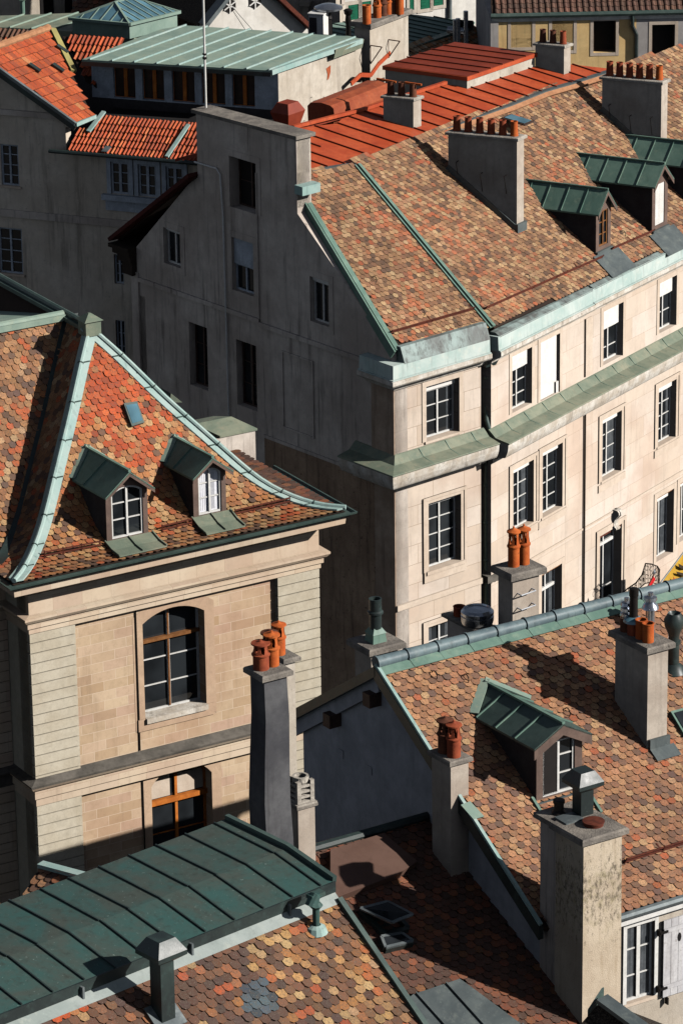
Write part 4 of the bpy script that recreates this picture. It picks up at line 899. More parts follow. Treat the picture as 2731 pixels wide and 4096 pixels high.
# lightning conductor / joint
sc=FL.h(5,643,760)[0]; m=MB(); m.box(FL,sc-.012,sc+.012,z_s2+.1,z_s1-.3,-.15,-.105); sc2=FL.h(7,670,200)[0]; m.box(FL,sc2-.012,sc2+.012,1,z_s2-.6,-.15,-.105); m.build('lightning_conductor',M['iron'],hL)
# window surrounds
def archsur(r,rise,par,sill=False):
    m=MB(); hp=ahole(r,rise,12); hp2=ahole((r[0]-.26,r[1]+.26,r[2]-.3,r[3]+.3),rise+.1,12)
    for i in range(1,len(hp)-1):
        P=[FL.pt(*hp[i],-.15),FL.pt(*hp[i+1],-.15),FL.pt(*hp2[i+1],-.15),FL.pt(*hp2[i],-.15)]; m.prism(P,vadd((0,0,0),FL.n,.016))
    m.prism([FL.pt(*hp[-1],-.15),FL.pt(*hp[0],-.15),FL.pt(*hp2[0],-.15),FL.pt(*hp2[-1],-.15)],vadd((0,0,0),FL.n,.016))
    if sill: m.box(FL,r[0]-.2,r[1]+.2,r[2]-.3,r[2]-.0,-.15,-.1)
    m.build('window_surround',M['stoneL2'],par)
wk=window(hL,FL,ra1,-.5,2,(.25,.5),fw=.05,mw=.07,arch=ri,mat='white',transom=None); archsur(ra1,ri,wk,True)
m=MB(); zt=FL.h(5,690,590,-.5)[1]; s0,s1,z0,z1=ra1; m.box(FL,s0,s1,zt,zt+.08,-.5,-.38); c=(s0+s1)/2; m.box(FL,c-.022,c+.022,z0+.05,z1-.06,-.44,-.415); m.build('transom_bar',M['brownwood'],wk)
sl=MB(); sl.box(FL,s0,s1,z0-.12,z0+.005,-.5,-.04); sl.build('window_sill',M['stone_dirty'],wk)
wk=window(hL,FL,ra2,-.5,2,(.35,),fw=.06,mw=.07,arch=ri2,mat='ochrewood'); archsur(ra2,ri2,wk)
s0,s1,z0,z1=ra2; m=MB(); m.box(FL,s0,s1,z1-1.05,z1-.93,-.5,-.36); m.build('transom_bar',M['ochrewood'],wk)
m=MB(); m.box(FL,s0+.07,c-.06,z1-.9,z1-.3,-.47,-.455); m.box(FL,c+.1,s1-.07,z1-.9,z1-.38,-.47,-.455); m.build('blind',M['stoneA2'],wk)
# eaves cornice and gutter, mitred round both corners
pe=FL.h('g',235,1765,.85)
zg=pe[1]
def sweepE(prof,mat,name):
    nl=(-FL.d[0],-FL.d[1]); path=[FL.pt(0,0,-3)[:2],FL.pt(0,0,0)[:2],FL.pt(WL-.32,0,0)[:2],FL.pt(WL-.32,0,-3)[:2]]; ns=[nl,FL.n[:2],(FL.d[0],FL.d[1])]
    m=MB(); m.sweep(path,prof,miter(path,ns)); return m.build(name,M[mat],hL)
sweepE([(-.1,z_fr+.1),(.3,zg-.42),(.5,zg-.36),(.66,zg-.32),(.68,zg-.14),(-.1,zg-.13)],'stoneLcream','cornice')
sweepE([(-.1,zg-.14),(.74,zg-.135),(.78,zg-.07),(.86,zg-.05),(.88,zg),(.84,zg+.0),(.8,zg-.05),(-.1,zg-.05)],'cop_dark','gutter')
# roof surface -------------------------------------------------
oe=.66; oR=.36
EL=FL.pt(-oe,zg,oe); ER=FL.pt(WL+oR,zg,oe); WE=WL+oe+oR; MC=lerp(EL,ER,.5)
AP=hit('V',206,757,MC,FL.d); vT=vsub(AP,MC); TR=math.hypot(vT[0],vT[1]); HR=vT[2]
bkL=nrm((vT[0],vT[1],0))
hipn=nrm(cross(vsub((AP[0],AP[1],0),(EL[0],EL[1],0)),UPV))
hp=[('g',345,1640),('g',430,1470),('g',600,1110),('g',668,985),('g',770,530),('g',885,30),(3,325,735),(3,350,590),(3,378,450),(3,395,360)]
prof=[(0.,0.)]
for k,x,y in hp:
    q=hit(k,x,y,EL,hipn); d=vsub(q,EL); t=(d[0]*bkL[0]+d[1]*bkL[1])/TR; prof.append((min(1,max(0,t)),d[2]))
hipn2=nrm(cross(vsub((AP[0],AP[1],0),(ER[0],ER[1],0)),UPV)); prof2=[(0.,0.)]
for x,y in ((1500,1163),(1370,1118),(1280,1078),(1190,1008),(1070,908),(940,798),(780,668),(700,598),(545,468),(450,388)):
    q=hit(3,x,y,ER,hipn2); d=vsub(q,ER); prof2.append((min(1,max(0,(d[0]*bkL[0]+d[1]*bkL[1])/TR)),d[2]))
prof=sorted(prof); prof2=sorted(prof2); print('P2',[(round(a,2),round(b,2)) for a,b in prof2])
def ipf(P,t):
    j=0
    while j<len(P)-2 and P[j+1][0]<t: j+=1
    a,b=P[j],P[j+1]; return a[1]+(b[1]-a[1])*min(1,max(0,(t-a[0])/max(1e-5,b[0]-a[0])))
prof[-1]=(1.,HR); prof2.append((1.,HR)); prof=[(i/20,max(0,.5*ipf(prof,i/20)+.5*ipf(prof2,i/20))) for i in range(20)]+[(1.,HR)]
print('L roof T',TR,'H',HR,[ (round(a,2),round(b,2)) for a,b in prof])
PR=[(0,0),(.08,.05),(.2,.145),(.35,.28),(.5,.43),(.65,.585),(.8,.755),(.9,.875),(1,1)]
def smoothprof():
    # resample measured profile on a regular grid, lightly smoothed
    n=24; out=[]
    for i in range(n+1):
        t=i/n; j=0
        while j<len(prof)-2 and prof[j+1][0]<t: j+=1
        a,b=prof[j],prof[j+1]; k=(t-a[0])/max(1e-5,b[0]-a[0]); out.append(a[1]+(b[1]-a[1])*min(1,max(0,k)))
    for _ in range(3): out=[out[0]]+[(out[i-1]+2*out[i]+out[i+1])/4 for i in range(1,n)]+[out[-1]]
    return out
PZ=smoothprof(); NZ=24
def zprof(t): t=min(1,max(0,t))*NZ; i=min(NZ-1,int(t)); return PZ[i]+(PZ[i+1]-PZ[i])*(t-i)
ARC=[0.]
for i in range(NZ): ARC.append(ARC[-1]+math.hypot(TR/NZ,PZ[i+1]-PZ[i]))
def tarc(b):
    b=min(ARC[-1],max(0,b)); i=0
    while i<NZ-1 and ARC[i+1]<b: i+=1
    return (i+(b-ARC[i])/(ARC[i+1]-ARC[i]))/NZ
def slope_at(t): i=min(NZ-1,int(t*NZ)); return math.atan2(PZ[i+1]-PZ[i],TR/NZ)
def curved(origin,d,bk,T=None):
    T=T or TR
    def S(a,b):
        t=tarc(b); th=slope_at(t); U=(bk[0]*math.cos(th),bk[1]*math.cos(th),math.sin(th)); N=(-bk[0]*math.sin(th),-bk[1]*math.sin(th),math.cos(th))
        p=vadd(vadd(origin,d,a),bk,t*T); return ((p[0],p[1],origin[2]+zprof(t)),N,U,d)
    return S
Sf=curved(EL,FL.d,bkL)
sk_=dot(bkL,FL.d)  # should be ~0
hw=WE/2
pf=[(hw*tarc(b),b) for b in ARC]; poly=[(.12,0),(WE-.12,0)]+[(WE-.12-hw*tarc(b),b) for b in ARC[1:-1]]+[(.12+hw*tarc(b),b) for b in ARC[::-1][1:]]
rm=MB()
for i in range(NZ):
    t0,t1=i/NZ,(i+1)/NZ
    def fp(t,a): p=vadd(vadd(EL,FL.d,a),bkL,t*TR); return (p[0],p[1],zg+PZ[int(round(t*NZ))]-.03)
    rm.poly([fp(t0,hw*t0),fp(t0,WE-hw*t0),fp(t1,WE-hw*t1),fp(t1,hw*t1)])
    # left slope, running back
    a0,a1=hw*t0,hw*t1
    l=lambda t,a,ex: vadd((vadd(vadd(EL,FL.d,a),bkL,t*TR+ex)[0],vadd(vadd(EL,FL.d,a),bkL,t*TR+ex)[1],zg+PZ[int(round(t*NZ))]-.03),(0,0,0),0)
    rm.poly([l(t0,a0,0),l(t1,a1,0),l(t1,a1,11),l(t0,a0,11)])
    rm.poly([l(t0,WE-a0,0),l(t1,WE-a1,0),l(t1,WE-a1,11),l(t0,WE-a0,11)])
rL=rm.build('roof',M['bed'],hL)
def palL(a,b,rng):
    n=noise.noise(Vector((a*.5,b*.45,3.1))); g=math.exp(-((a-4.3)**2/1.6+(b-4.4)**2/2.6))
    if rng.random()<g*.9+(.35 if n>.25 else 0): return 'orange'
    return 'L'
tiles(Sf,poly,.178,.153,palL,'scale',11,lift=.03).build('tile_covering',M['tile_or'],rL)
# left side slope tiles: d axis runs backwards, bk axis = +FL.d
So=curved(vadd(EL,bkL,0),vadd((0,0,0),bkL,-1),FL.d,hw)
def Sl(a,b):
    t=tarc(b); th=math.atan2(slope_at(t) and (PZ[min(NZ,int(t*NZ)+1)]-PZ[min(NZ-1,int(t*NZ))]),hw/NZ); d=bkL; k=FL.d
    U=(k[0]*math.cos(th),k[1]*math.cos(th),math.sin(th)); N=(-k[0]*math.sin(th),-k[1]*math.sin(th),math.cos(th)); p=vadd(vadd(EL,d,a),k,t*hw); return ((p[0],p[1],zg+zprof(t)),N,U,d)
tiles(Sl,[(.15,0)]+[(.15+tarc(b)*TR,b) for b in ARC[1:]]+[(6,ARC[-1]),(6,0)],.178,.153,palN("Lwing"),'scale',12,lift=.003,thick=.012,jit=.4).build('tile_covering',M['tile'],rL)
def Sr(a,b):
    q,N,U,d=Sl(a,b); t=tarc(b); k=vadd((0,0,0),FL.d,-1); p=vadd(vadd(ER,bkL,a),k,t*hw); return ((p[0],p[1],q[2]),(-N[0],-N[1],N[2]),(-U[0],-U[1],U[2]),d)
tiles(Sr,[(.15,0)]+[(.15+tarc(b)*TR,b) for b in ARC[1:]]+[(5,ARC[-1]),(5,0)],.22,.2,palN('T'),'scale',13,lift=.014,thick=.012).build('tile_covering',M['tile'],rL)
# hip flashings: roll with flat wings each side
def hip(side,mat='cop_cyan'):
    pts=[];
    for i in range(NZ+1):
        t=i/NZ; a=hw*t if side<0 else WE-hw*t; p=vadd(vadd(EL,FL.d,a),bkL,t*TR); pts.append((p[0],p[1],zg+PZ[i]+.085))
    m=MB(); m.tube(pts,.06,8)
    inn=FL.d if side<0 else vadd((0,0,0),FL.d,-1)
    for ax_,w in ((inn,.24),(bkL,.26)):
        for i in range(NZ):
            q=[]
            for j in (i,i+1):
                t=j/NZ
                e=vadd(pts[j],ax_,w)
                if ax_ is bkL: # lies on side slope
                    pass
                q.append((pts[j],(e[0],e[1],pts[j][2]-.005)))
            m.add([q[0][0],q[0][1],q[1][1],q[1][0],vadd(q[0][0],UPV,-.04),vadd(q[0][1],UPV,-.04),vadd(q[1][1],UPV,-.04),vadd(q[1][0],UPV,-.04)],[[0,1,2,3],[4,5,1,0],[5,6,2,1],[6,7,3,2]],0)
    h_=m.build('hip_flashing',M[mat],rL,smooth=False)
    for i in range(3,NZ,3):
        c=MB(); p=pts[i]; dd=nrm(vsub(pts[i+1],pts[i])); c.tube([vadd(p,dd,-.012),vadd(p,dd,.012)],.075,8); c.bar(vadd(p,inn,.02),vadd(p,inn,.24),.02,.03); c.build('joint_roll',M['cop_dark'],rL)
    return pts
hipL=hip(-1); hipR=hip(1)
# ridge running back, and finial block
m=MB(); APt=(AP[0],AP[1],zg+HR); e1=vadd(APt,bkL,11); m.bar(vadd(APt,UPV,.03),vadd(e1,UPV,.03),.34,.1); m.tube([vadd(APt,UPV,.1),vadd(e1,UPV,.1)],.08,8); m.build('ridge_flashing',M['cop_dark'],rL)
ff=Fr(APt,AZL); m=MB(); zb_=APt[2]-.1; m.box(ff,-.2,.2,zb_,zb_+.36,-.2,.2); m.hexa([ff.pt(-.25,zb_+.36,-.25),ff.pt(.25,zb_+.36,-.25),ff.pt(.25,zb_+.36,.25),ff.pt(-.25,zb_+.36,.25),ff.pt(-.03,zb_+.52,-.03),ff.pt(.03,zb_+.52,-.03),ff.pt(.03,zb_+.52,.03),ff.pt(-.03,zb_+.52,.03)]); m.build('finial',M['cop_olive'],rL)
# L dormers
def Lt(k,x,y): # intersect ray with front roof surface (iterative)
    z=zg+HR*.3; 
    lo,hi=0.,1.; P=None
    for i in range(60):
        t=i/60; 
        # plane at local slope
        p0=vadd(EL,bkL,t*TR); p0=(p0[0],p0[1],zg+zprof(t)); th=slope_at(t); N=(-bkL[0]*math.sin(th),-bkL[1]*math.sin(th),math.cos(th))
        q=hit(k,x,y,p0,N); d=vsub(q,EL); tt=(d[0]*bkL[0]+d[1]*bkL[1])/TR
        if P is None or abs(tt-t)<P[0]: P=(abs(tt-t),q,t)
    return P[1]
def zL(p):
    d=vsub(p,EL); return zg+zprof(max(0,(d[0]*bkL[0]+d[1]*bkL[1])/TR))
def march(p,d,zf):
    q=p
    for i in range(400):
        if q[2]<=zf(q): break
        q=vadd(q,d,.02)
    return q
def valley(D,fr,c,zr,ze,over,axd,zf,mat='cop_pale',w=.16,n=6):
    m=MB(); sl=(zr-ze)/c
    for sg in (-1,1):
        pts=[]
        for i in range(n+1):
            s=c+sg*(c+over)*i/n; q=march(fr.pt(s,zr-sl*abs(s-c)+.05),axd,zf); pts.append(vadd(q,UPV,.07))
        for i in range(n): m.bar(pts[i],pts[i+1],w,.03)
    m.build('valley_flashing',M[mat],D)
def ldormer(base,right_x,eave,ridge,lab,curt):
    B=Lt(*base); fr=Fr(B,AZL); s1=fr.h(*right_x)[0]; ze=fr.h(*eave)[1]; zr=fr.h(*ridge,o=.2)[1]; zb=B[2]+.02
    w=(.14,s1-.12,zb+.07,ze+.08); axd=az(AZL+90+180-2); B2=march(fr.pt(s1/2,zr),axd,zL); dep=ln(vsub(B2,fr.pt(s1/2,zr)))
    D=dormer(hL,fr,0,s1,zb,ze,zr,dep+.1,axd,win=w,arch=.15,rmat='cop_mid',seamn=1,over=.1,fo=.2,dh=.05,lab=lab,wk={'bars':(.36,.68),'pane':'curtain' if curt else 'glass'},fascia=.07,cheek='darkslate')
    a=MB(); P=[]
    for s in (-.05,s1+.1):
        row=[]
        for e in (0.0,.35,.7):
            x=fr.pt(s,0,e); row.append((x[0],x[1],zL(x)+.05))
        P.append(row)
    for i in (0,1): a.prism([P[0][i],P[1][i],P[1][i+1],P[0][i+1]],(0,0,.03))
    for s in (0,.5,1.): 
        for i in (0,1): a.bar(vadd(lerp(P[0][i],P[1][i],s),UPV,.05),vadd(lerp(P[0][i+1],P[1][i+1],s),UPV,.05),.03,.03)
    a.build('apron_flashing',M['cop_olive'],D); valley(D,fr,s1/2,zr,ze,.14,axd,zL,w=.24)
    if curt:
        m=MB()
        for a0,a1 in ((w[0]+.07,(w[0]+w[1])/2-.05),((w[0]+w[1])/2+.06,w[1]-.16)):
            n=7
            for i in range(n):
                x0=a0+(a1-a0)*i/n; x1=a0+(a1-a0)*(i+1)/n; o0=-.085+.02*(i%2); o1=-.085+.02*((i+1)%2); m.poly([fr.pt(x0,w[2]+.08,o0),fr.pt(x1,w[2]+.08,o1),fr.pt(x1,w[3]-.1,o1),fr.pt(x0,w[3]-.1,o0)])
        m.build('curtain',M['curtain'],D)
ldormer((5,492,150),(5,682,105),(3,478,1092),(3,578,1003),'dormer with plain dark panes',False)
ldormer((3,890,1215),(3,1040,1190),(3,882,1005),(3,965,938),'dormer with white curtains behind the panes',True)
# roof light on the front slope
o_=thing_part('roof_window',hL,Lt(3,610,730)); P=[Lt(3,560,685),Lt(3,622,675),Lt(3,655,772),Lt(3,598,790)]
th=slope_at(.62); NN=(-bkL[0]*math.sin(th),-bkL[1]*math.sin(th),math.cos(th)); m=MB(); m.prism([vadd(p,NN,.02) for p in P],vadd((0,0,0),NN,.1)); m.build('frame',M['cop_dark'],o_)
cc=tuple(sum(p[i] for p in P)/4 for i in range(3)); m=MB(); m.prism([vadd(lerp(p,cc,.2),NN,.115) for p in P],vadd((0,0,0),NN,.012)); m.build('pane',M['skyglass'],o_)
# snow guards
def rail_pts(parent,ps,mat='rustiron',h=.16):
    m=MB()
    for i in range(len(ps)-1):
        for o in (h,h*.5): m.bar(vadd(ps[i],UPV,o),vadd(ps[i+1],UPV,o),.025,.03)
    for p in ps: m.bar(vadd(p,UPV,-.02),vadd(p,UPV,h+.04),.025,.03,(1,0,0))
    return m.build('snow_guard',M[mat],parent)
def rr2(k,p,q,n): a=Lt(k,*p); b=Lt(k,*q); return [lerp(a,b,i/n) for i in range(n+1)]
rail_pts(rL,rr2(5,(205,215),(460,165),3)); rail_pts(rL,rr2(5,(745,95),(880,62),2)); rail_pts(rL,rr2(5,(1080,22),(1330,-35),3))
# ---- wing to the left, set back
sb=1.15; FW=Fr(FL.pt(0,0,-sb),AZL)
m=MB(); m.box(FW,-10,0,0,z_fr+.3,-.4,0); m.build('wing_wall',M['stoneLcream'],hL)
m=MB(); z=z_s1-.34
while z>1:
    m.box(FW,-10,-.02,z-.235,z,-.2,.045); z-=.255
m.build('wing_courses',M['stoneLcream'],hL)
def wband(p,mat,name): m=MB(); m.sweep([FW.pt(-10,0)[:2],FW.pt(0,0)[:2]],p,[FW.n[:2]]*2); m.build(name,M[mat],hL)
wband([(0,z_s1-.3),(.03,z_s1-.3),(.08,z_s1-.1),(.2,z_s1+.05),(.2,z_s1+.1),(0,z_s1+.14)],'stoneLcream','string_course')
wband([(0,z_s2-.5),(.04,z_s2-.5),(.08,z_s2-.2),(.2,z_s2-.06),(.2,z_s2),(0,z_s2+.06)],'stone_step','string_course')
wband([(0,z_fr+.08),(.5,z_fr+.12),(.62,zg-.42),(0,zg-.38)],'stoneLcream','cornice')
wband([(0,zg-.38),(.7,zg-.38),(.88,zg-.14),(.88,zg-.02),(0,zg-.02)],'cop_dark','gutter')
EW=FW.pt(-12,zg,oe); Sw=curved(EW,FL.d,bkL,TR*1.0)
def vala(b): # where the wing front meets the left slope of the block
    return 12-oe+hw*tarc(b)+.0
rw=MB()
for i in range(NZ):
    t0,t1=i/NZ,(i+1)/NZ; q=lambda t,a:(vadd(vadd(EW,FL.d,a),bkL,t*TR)[0],vadd(vadd(EW,FL.d,a),bkL,t*TR)[1],zg+PZ[int(round(t*NZ))]-.03)
    rw.poly([q(t0,0),q(t0,vala(ARC[i])+.3),q(t1,vala(ARC[i+1])+.3),q(t1,0)]); 
rW=rw.build('wing_roof',M['bed'],hL)
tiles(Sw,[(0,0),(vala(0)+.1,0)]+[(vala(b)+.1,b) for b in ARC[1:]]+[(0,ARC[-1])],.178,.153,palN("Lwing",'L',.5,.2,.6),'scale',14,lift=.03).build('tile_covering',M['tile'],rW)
m=MB(); p0=vadd(EW,bkL,TR); p0=(p0[0],p0[1],zg+HR+.05); p1=vadd(p0,FL.d,vala(ARC[-1])-.1); m.bar(p0,p1,.3,.14); m.tube([vadd(p0,UPV,.06),vadd(p1,UPV,.06)],.09,8); m.build('ridge_flashing',M['cop_pale'],rW)
m=MB(); bb=vadd((0,0,0),bkL,6); bb=(bb[0],bb[1],-1.2); m.prism([p0,p1,vadd(p1,bb),vadd(p0,bb)],(0,0,-.05)); m.build('rear_slope',M['cop_pale'],rW)
m=MB(); vp=[]
for i in range(NZ+1):
    t=i/NZ; p=vadd(vadd(EW,FL.d,vala(ARC[i])),bkL,t*TR); vp.append((p[0],p[1],zg+PZ[i]+.06))
for i in range(NZ):
    a,b=vp[i],vp[i+1]; m.add([vadd(a,FL.d,-.08),vadd(a,FL.d,.3),vadd(b,FL.d,.3),vadd(b,FL.d,-.08)],[[0,1,2,3]],0)
m.build('valley_flashing',M['cop_black'],rW)
# wing dormer, only its right edge in view
q=(lambda s,t: (lambda p:(p[0],p[1],zg+zprof(t)))(vadd(vadd(EW,FL.d,s),bkL,t*TR)))
sB=12-oe-1.55
fr=Fr(q(sB,.12),AZL); dormer(hL,fr,0,1.15,fr.O[2],fr.O[2]+1.3,fr.O[2]+1.7,2.3,az(AZL+268),win=(.15,1.,fr.O[2]+.1,fr.O[2]+1.3),arch=.1,over=.2,seamn=1,lab='dormer of the set back wing')
m=MB(); P=[q(sB-.1,.115),q(sB+1.3,.115),q(sB+1.3,.0),q(sB-.1,.0)]; m.prism([vadd(p,UPV,.05) for p in P],(0,0,.03)); m.build('apron_flashing',M['cop_olive'],hL)
# copper roofed dormer at the rear of the right slope and a small one further up
def reardorm(k,tl,apx,tr_,bl,D,nm):
    P=at(k,*apx,D); fr=Fr(P,AZL+90+180-0,AZL) 
    return P
Pq=at(3,1062,745,101); f=Fr(Pq,AZL,AZL+90); w1=1.0
m=MB(); zt_=Pq[2]
c_b=thing_part('rear_dormer',hL,Pq)
r0=at(3,1062,745,101); rL_=hit(3,930,772,r0,UPV); rR_=hit(3,1182,800,vadd(r0,UPV,-.22),UPV); rB=hit(3,1010,835,vadd(r0,UPV,-.22),UPV)
m.prism([r0,vadd(r0,vsub(rB,rR_)),rB,rR_],(0,0,.05)); m.prism([r0,vadd(r0,vsub(rB,rR_)),vadd(vadd(r0,vsub(rB,rR_)),vadd((0,0,-.25),bkL,.9)),vadd(r0,vadd((0,0,-.25),bkL,.9))],(0,0,.05)); m.build('dormer_roof',M['cop_olive'],c_b)
i0=lerp(rR_,rB,.06); i1=lerp(rR_,rB,1.3); m=MB(); m.prism([vadd(i0,UPV,-.02),vadd(i1,UPV,-.02),vadd(i1,UPV,-3),vadd(i0,UPV,-3)],vadd((0,0,0),bkL,1.0)); m.build('cheek',M['plaster_gable'],c_b)
P2=at(3,785,630,104); m=MB(); m.prism([P2,hit(3,838,672,vadd(P2,UPV,-.2),UPV),hit(3,780,672,vadd(P2,UPV,-.2),UPV)],vadd((0,0,0),bkL,.8)); m.build('rear_vent_hood',M['cop_olive'],hL)
# ================================================================ R : right foreground house
AZR=57.5; GR=146.0
R0=at('V',862,1530,85); 
Rb=hit('V',1235,2120,R0,az(GR-90)); dR=az(AZR); plR=Pl(R0,dR,Rb); plR.u=nrm(vsub(R0,Rb)); plR.n=nrm(cross(plR.d,plR.u)); 
if plR.n[2]<0: plR.n=vadd((0,0,0),plR.n,-1)
# use orthogonal in-plane axes
plR=Pl(R0,dR,Rb)
hR=thing('gabled_house','house with spotted tile roof, blue grey gable wall and a white shutter, right foreground','house',(R0[0],R0[1],0))
Re=plR.hit(8,1300,668); Re2=plR.hit(8,1568,603); 
eb=plR.ab(Re)[1]; LR=13.5
ra=lambda k,x,y: plR.ab(plR.hit(k,x,y))
rbot=plR.ab(plR.hit('V',1235,2128))
polyR=[plR.pt(0,-.05),plR.pt(LR,-.05),plR.pt(LR,eb),plR.pt(rbot[0]+.35,eb),plR.hit('V',1245,2128),plR.hit('V',1072,1870)]
polyR=[plR.pt(0.02,-.05),plR.pt(LR,-.05),plR.pt(LR,eb),plR.pt(plR.ab(plR.hit('V',1245,2125))[0]+.3,eb),plR.hit('V',1245,2125)]
rR=tiled_plane(hR,plR,polyR,.182,.146,palN('R'),seed=21,lift=.032)
# back slope
bk=az(GR+180); run=5.2; hR_d=run*math.tan(math.radians(33.5)); zR=R0[2]
def Rp(a,back,dz=0.): p=vadd(vadd(R0,dR,a),bk,back); return (p[0],p[1],zR-back*math.tan(math.radians(33.5))+dz)
bkrun=3.35
m=MB(); m.prism([Rp(-.02,0,-.02),Rp(LR,0,-.02),Rp(LR,bkrun,-.02),Rp(-.02,bkrun,-.02)],(0,0,-.13)); m.build('rear_slope',M['tile_dk'],hR)
# ridge capping
m=MB(); nseg=int(LR/.72); L_=LR/nseg
for i in range(nseg):
    a0,a1=i*L_,(i+1)*L_; p=Rp(a0+.0,0,.07); q=Rp(a1+.02,0,.07); m.tube([p,q],[.135,.125],12); m.tube([p,vadd(p,dR,.03)],.155,12)
rc=m.build('ridge_cap',M['ridge_cop'],rR,smooth=True)
m=MB()
for i in range(nseg):
    a0,a1=i*L_+.01,(i+1)*L_-.0; m.prism([plR.pt(a0,.02,.05),plR.pt(a1,.02,.05),plR.pt(a1+.03,-.3,.05),plR.pt(a0+.03,-.3,.05)],vadd((0,0,0),plR.n,.015+.006*(i%2)))
m.build('ridge_flashing',M['cop_mid'],rR)
# verge
m=MB(); v0=plR.pt(0,0,.0); vb=plR.hit('V',1240,2128)
m.bar(vadd(v0,plR.n,.05),vadd(vb,plR.n,.05),.07,.07,plR.n); m.build('verge_trim',M['cop_cyan'],hR)
m=MB(); gn=az(AZR+180); m.prism([vadd(v0,gn,.04),vadd(vb,gn,.04),vadd(vadd(vb,gn,.04),UPV,-.3),vadd(vadd(v0,gn,.04),UPV,-.3)],vadd((0,0,0),dR,.12))
m.prism([vadd(Rp(0,-.02,.0),gn,.05),vadd(Rp(0,bkrun,.0),gn,.05),vadd(Rp(0,bkrun,-.24),gn,.05),vadd(Rp(0,-.02,-.24),gn,.05)],vadd((0,0,0),dR,.5)); m.build('bargeboard',M['cop_black'],hR)
# gable wall (faces left)
GW=Fr(vadd(R0,dR,.22),GR,GR+90)
e_=vsub(vb,R0); sE=dot((e_[0],e_[1],0),GW.d)
ol=[(-bkrun+.25,0),(sE+.4,0),(sE+.4,vb[2]-.5),(0,zR-.18),(-bkrun+.25,Rp(0,bkrun-.25)[2]-.18)]
m=MB(); wall(m,GW,ol,[],0,.35); m.build('gable_wall',M['plaster_blue'],hR)
m=MB(); m.prism([GW.pt(-.1,zR-.3,.02),GW.pt(-bkrun,Rp(0,bkrun)[2]-.22,.02),GW.pt(-bkrun,Rp(0,bkrun)[2]-.6,.02),GW.pt(-.05,zR-.62,.02)],vadd((0,0,0),GW.n,.1)); m.build('verge_soffit',M['plaster_blue'],hR)
for s in (-.25,-1.75):
    z=zR-abs(s)*.66-.5; m=MB(); m.box(GW,s-.13,s+.13,z-.32,z-.02,0,.3); m.build('purlin_end',M['darkwood'],hR)
for kx in ((6,0,1110),(8,130,10)):
    r=GW.h(*kx); m=MB(); m.box(GW,r[0]-.09,r[0]+.09,r[1]-.09,r[1]+.09,0,.02); m.build('wall_plate',M['plaster_blue'],hR)
# front wall under the eave with window and shutter
FR=Fr(vadd(Re,az(GR),-.35),AZR)
rw1=FR.rect(8,1305,735,1432,1050); rw1=(FR.h(8,1305,900)[0],FR.h(8,1432,900)[0],FR.h(8,1305,1085)[1],FR.h(8,1305,738)[1])
m=MB(); s0=FR.h(8,1200,900)[0]-1.2; wall(m,FR,[(s0,0),(LR-4,0),(LR-4,Re[2]-.05),(s0,Re[2]-.05)],[rhole(rw1)],0,.35); m.build('front_wall',M['plaster_lit'],hR)
window(hR,FR,rw1,-.12,2,(.33,.68),fw=.06,mw=.09,bw=.03,sill=.05)
m=MB(); surround(m,FR,rw1,.09,.04); m.box(FR,rw1[0]-.1,LR-4,rw1[3]+.09,rw1[3]+.17,0,.07); m.build('window_surround',M['white'],hR)
r2=(FR.h(8,1466,900)[0],FR.h(8,1466,900)[0]+.95,FR.h(8,1466,1050)[1],FR.h(8,1466,700)[1])
m=MB(); n=5; wv=(r2[1]-r2[0])/n
for i in range(n): m.box(FR,r2[0]+i*wv+.004,r2[0]+(i+1)*wv-.004,r2[2],r2[3],.05,.085)
for z in (r2[2]+.18,r2[3]-.28): m.box(FR,r2[0],r2[1],z,z+.1,.084,.11)
sh=m.build('shutter',M['white_shutter'],hR); m=MB(); s,z=FR.h(8,1540,770); m.lathe((0,0,0),[(0,0)],3) if False else None
ring=[(s+.055*math.cos(t*.5236)*.9,z+.1*math.sin(t*.5236)) for t in range(12)]; m.prism([FR.pt(a,b,.086) for a,b in ring],vadd((0,0,0),FR.n,.004)); m.build('peephole',M['dark'],sh)
m=MB()
for z in (r2[2]+.22,r2[3]-.24): m.box(FR,r2[0]-.12,r2[0]+.08,z-.015,z+.035,.1,.14); m.box(FR,r2[0]-.14,r2[0]-.09,z-.06,z+.08,.02,.13)
m.box(FR,r2[0]+.1,r2[0]+.13,r2[2]-.18,r2[2]-.02,.02,.12); m.build('hinge',M['iron'],sh)
m=MB(); g0,g1=vadd(vadd(Re,az(GR),.02),UPV,-.06),vadd(vadd(Re,dR,9),az(GR),.02); g1=(g1[0],g1[1],g0[2]); m.tube([vadd(g0,dR,-.3),g1],.085,8); m.build('gutter',M['zinc'],hR,smooth=True)
m=MB(); m.box(FR,s0,9,Re[2]-.35,Re[2]-.1,0,.25); m.build('eaves_board',M['white'],hR)
snow_rail(hR,plR,plR.hit(8,1295,445),plR.hit(8,1640,335),h=.2,mat='rustiron')
back_box(hR,FR,0,LR-4,-9,Re[2],'plaster_grey2')
hooks(hR,plR,[(6,570,770),(6,425,755),(6,1035,925),(6,1390,870)])
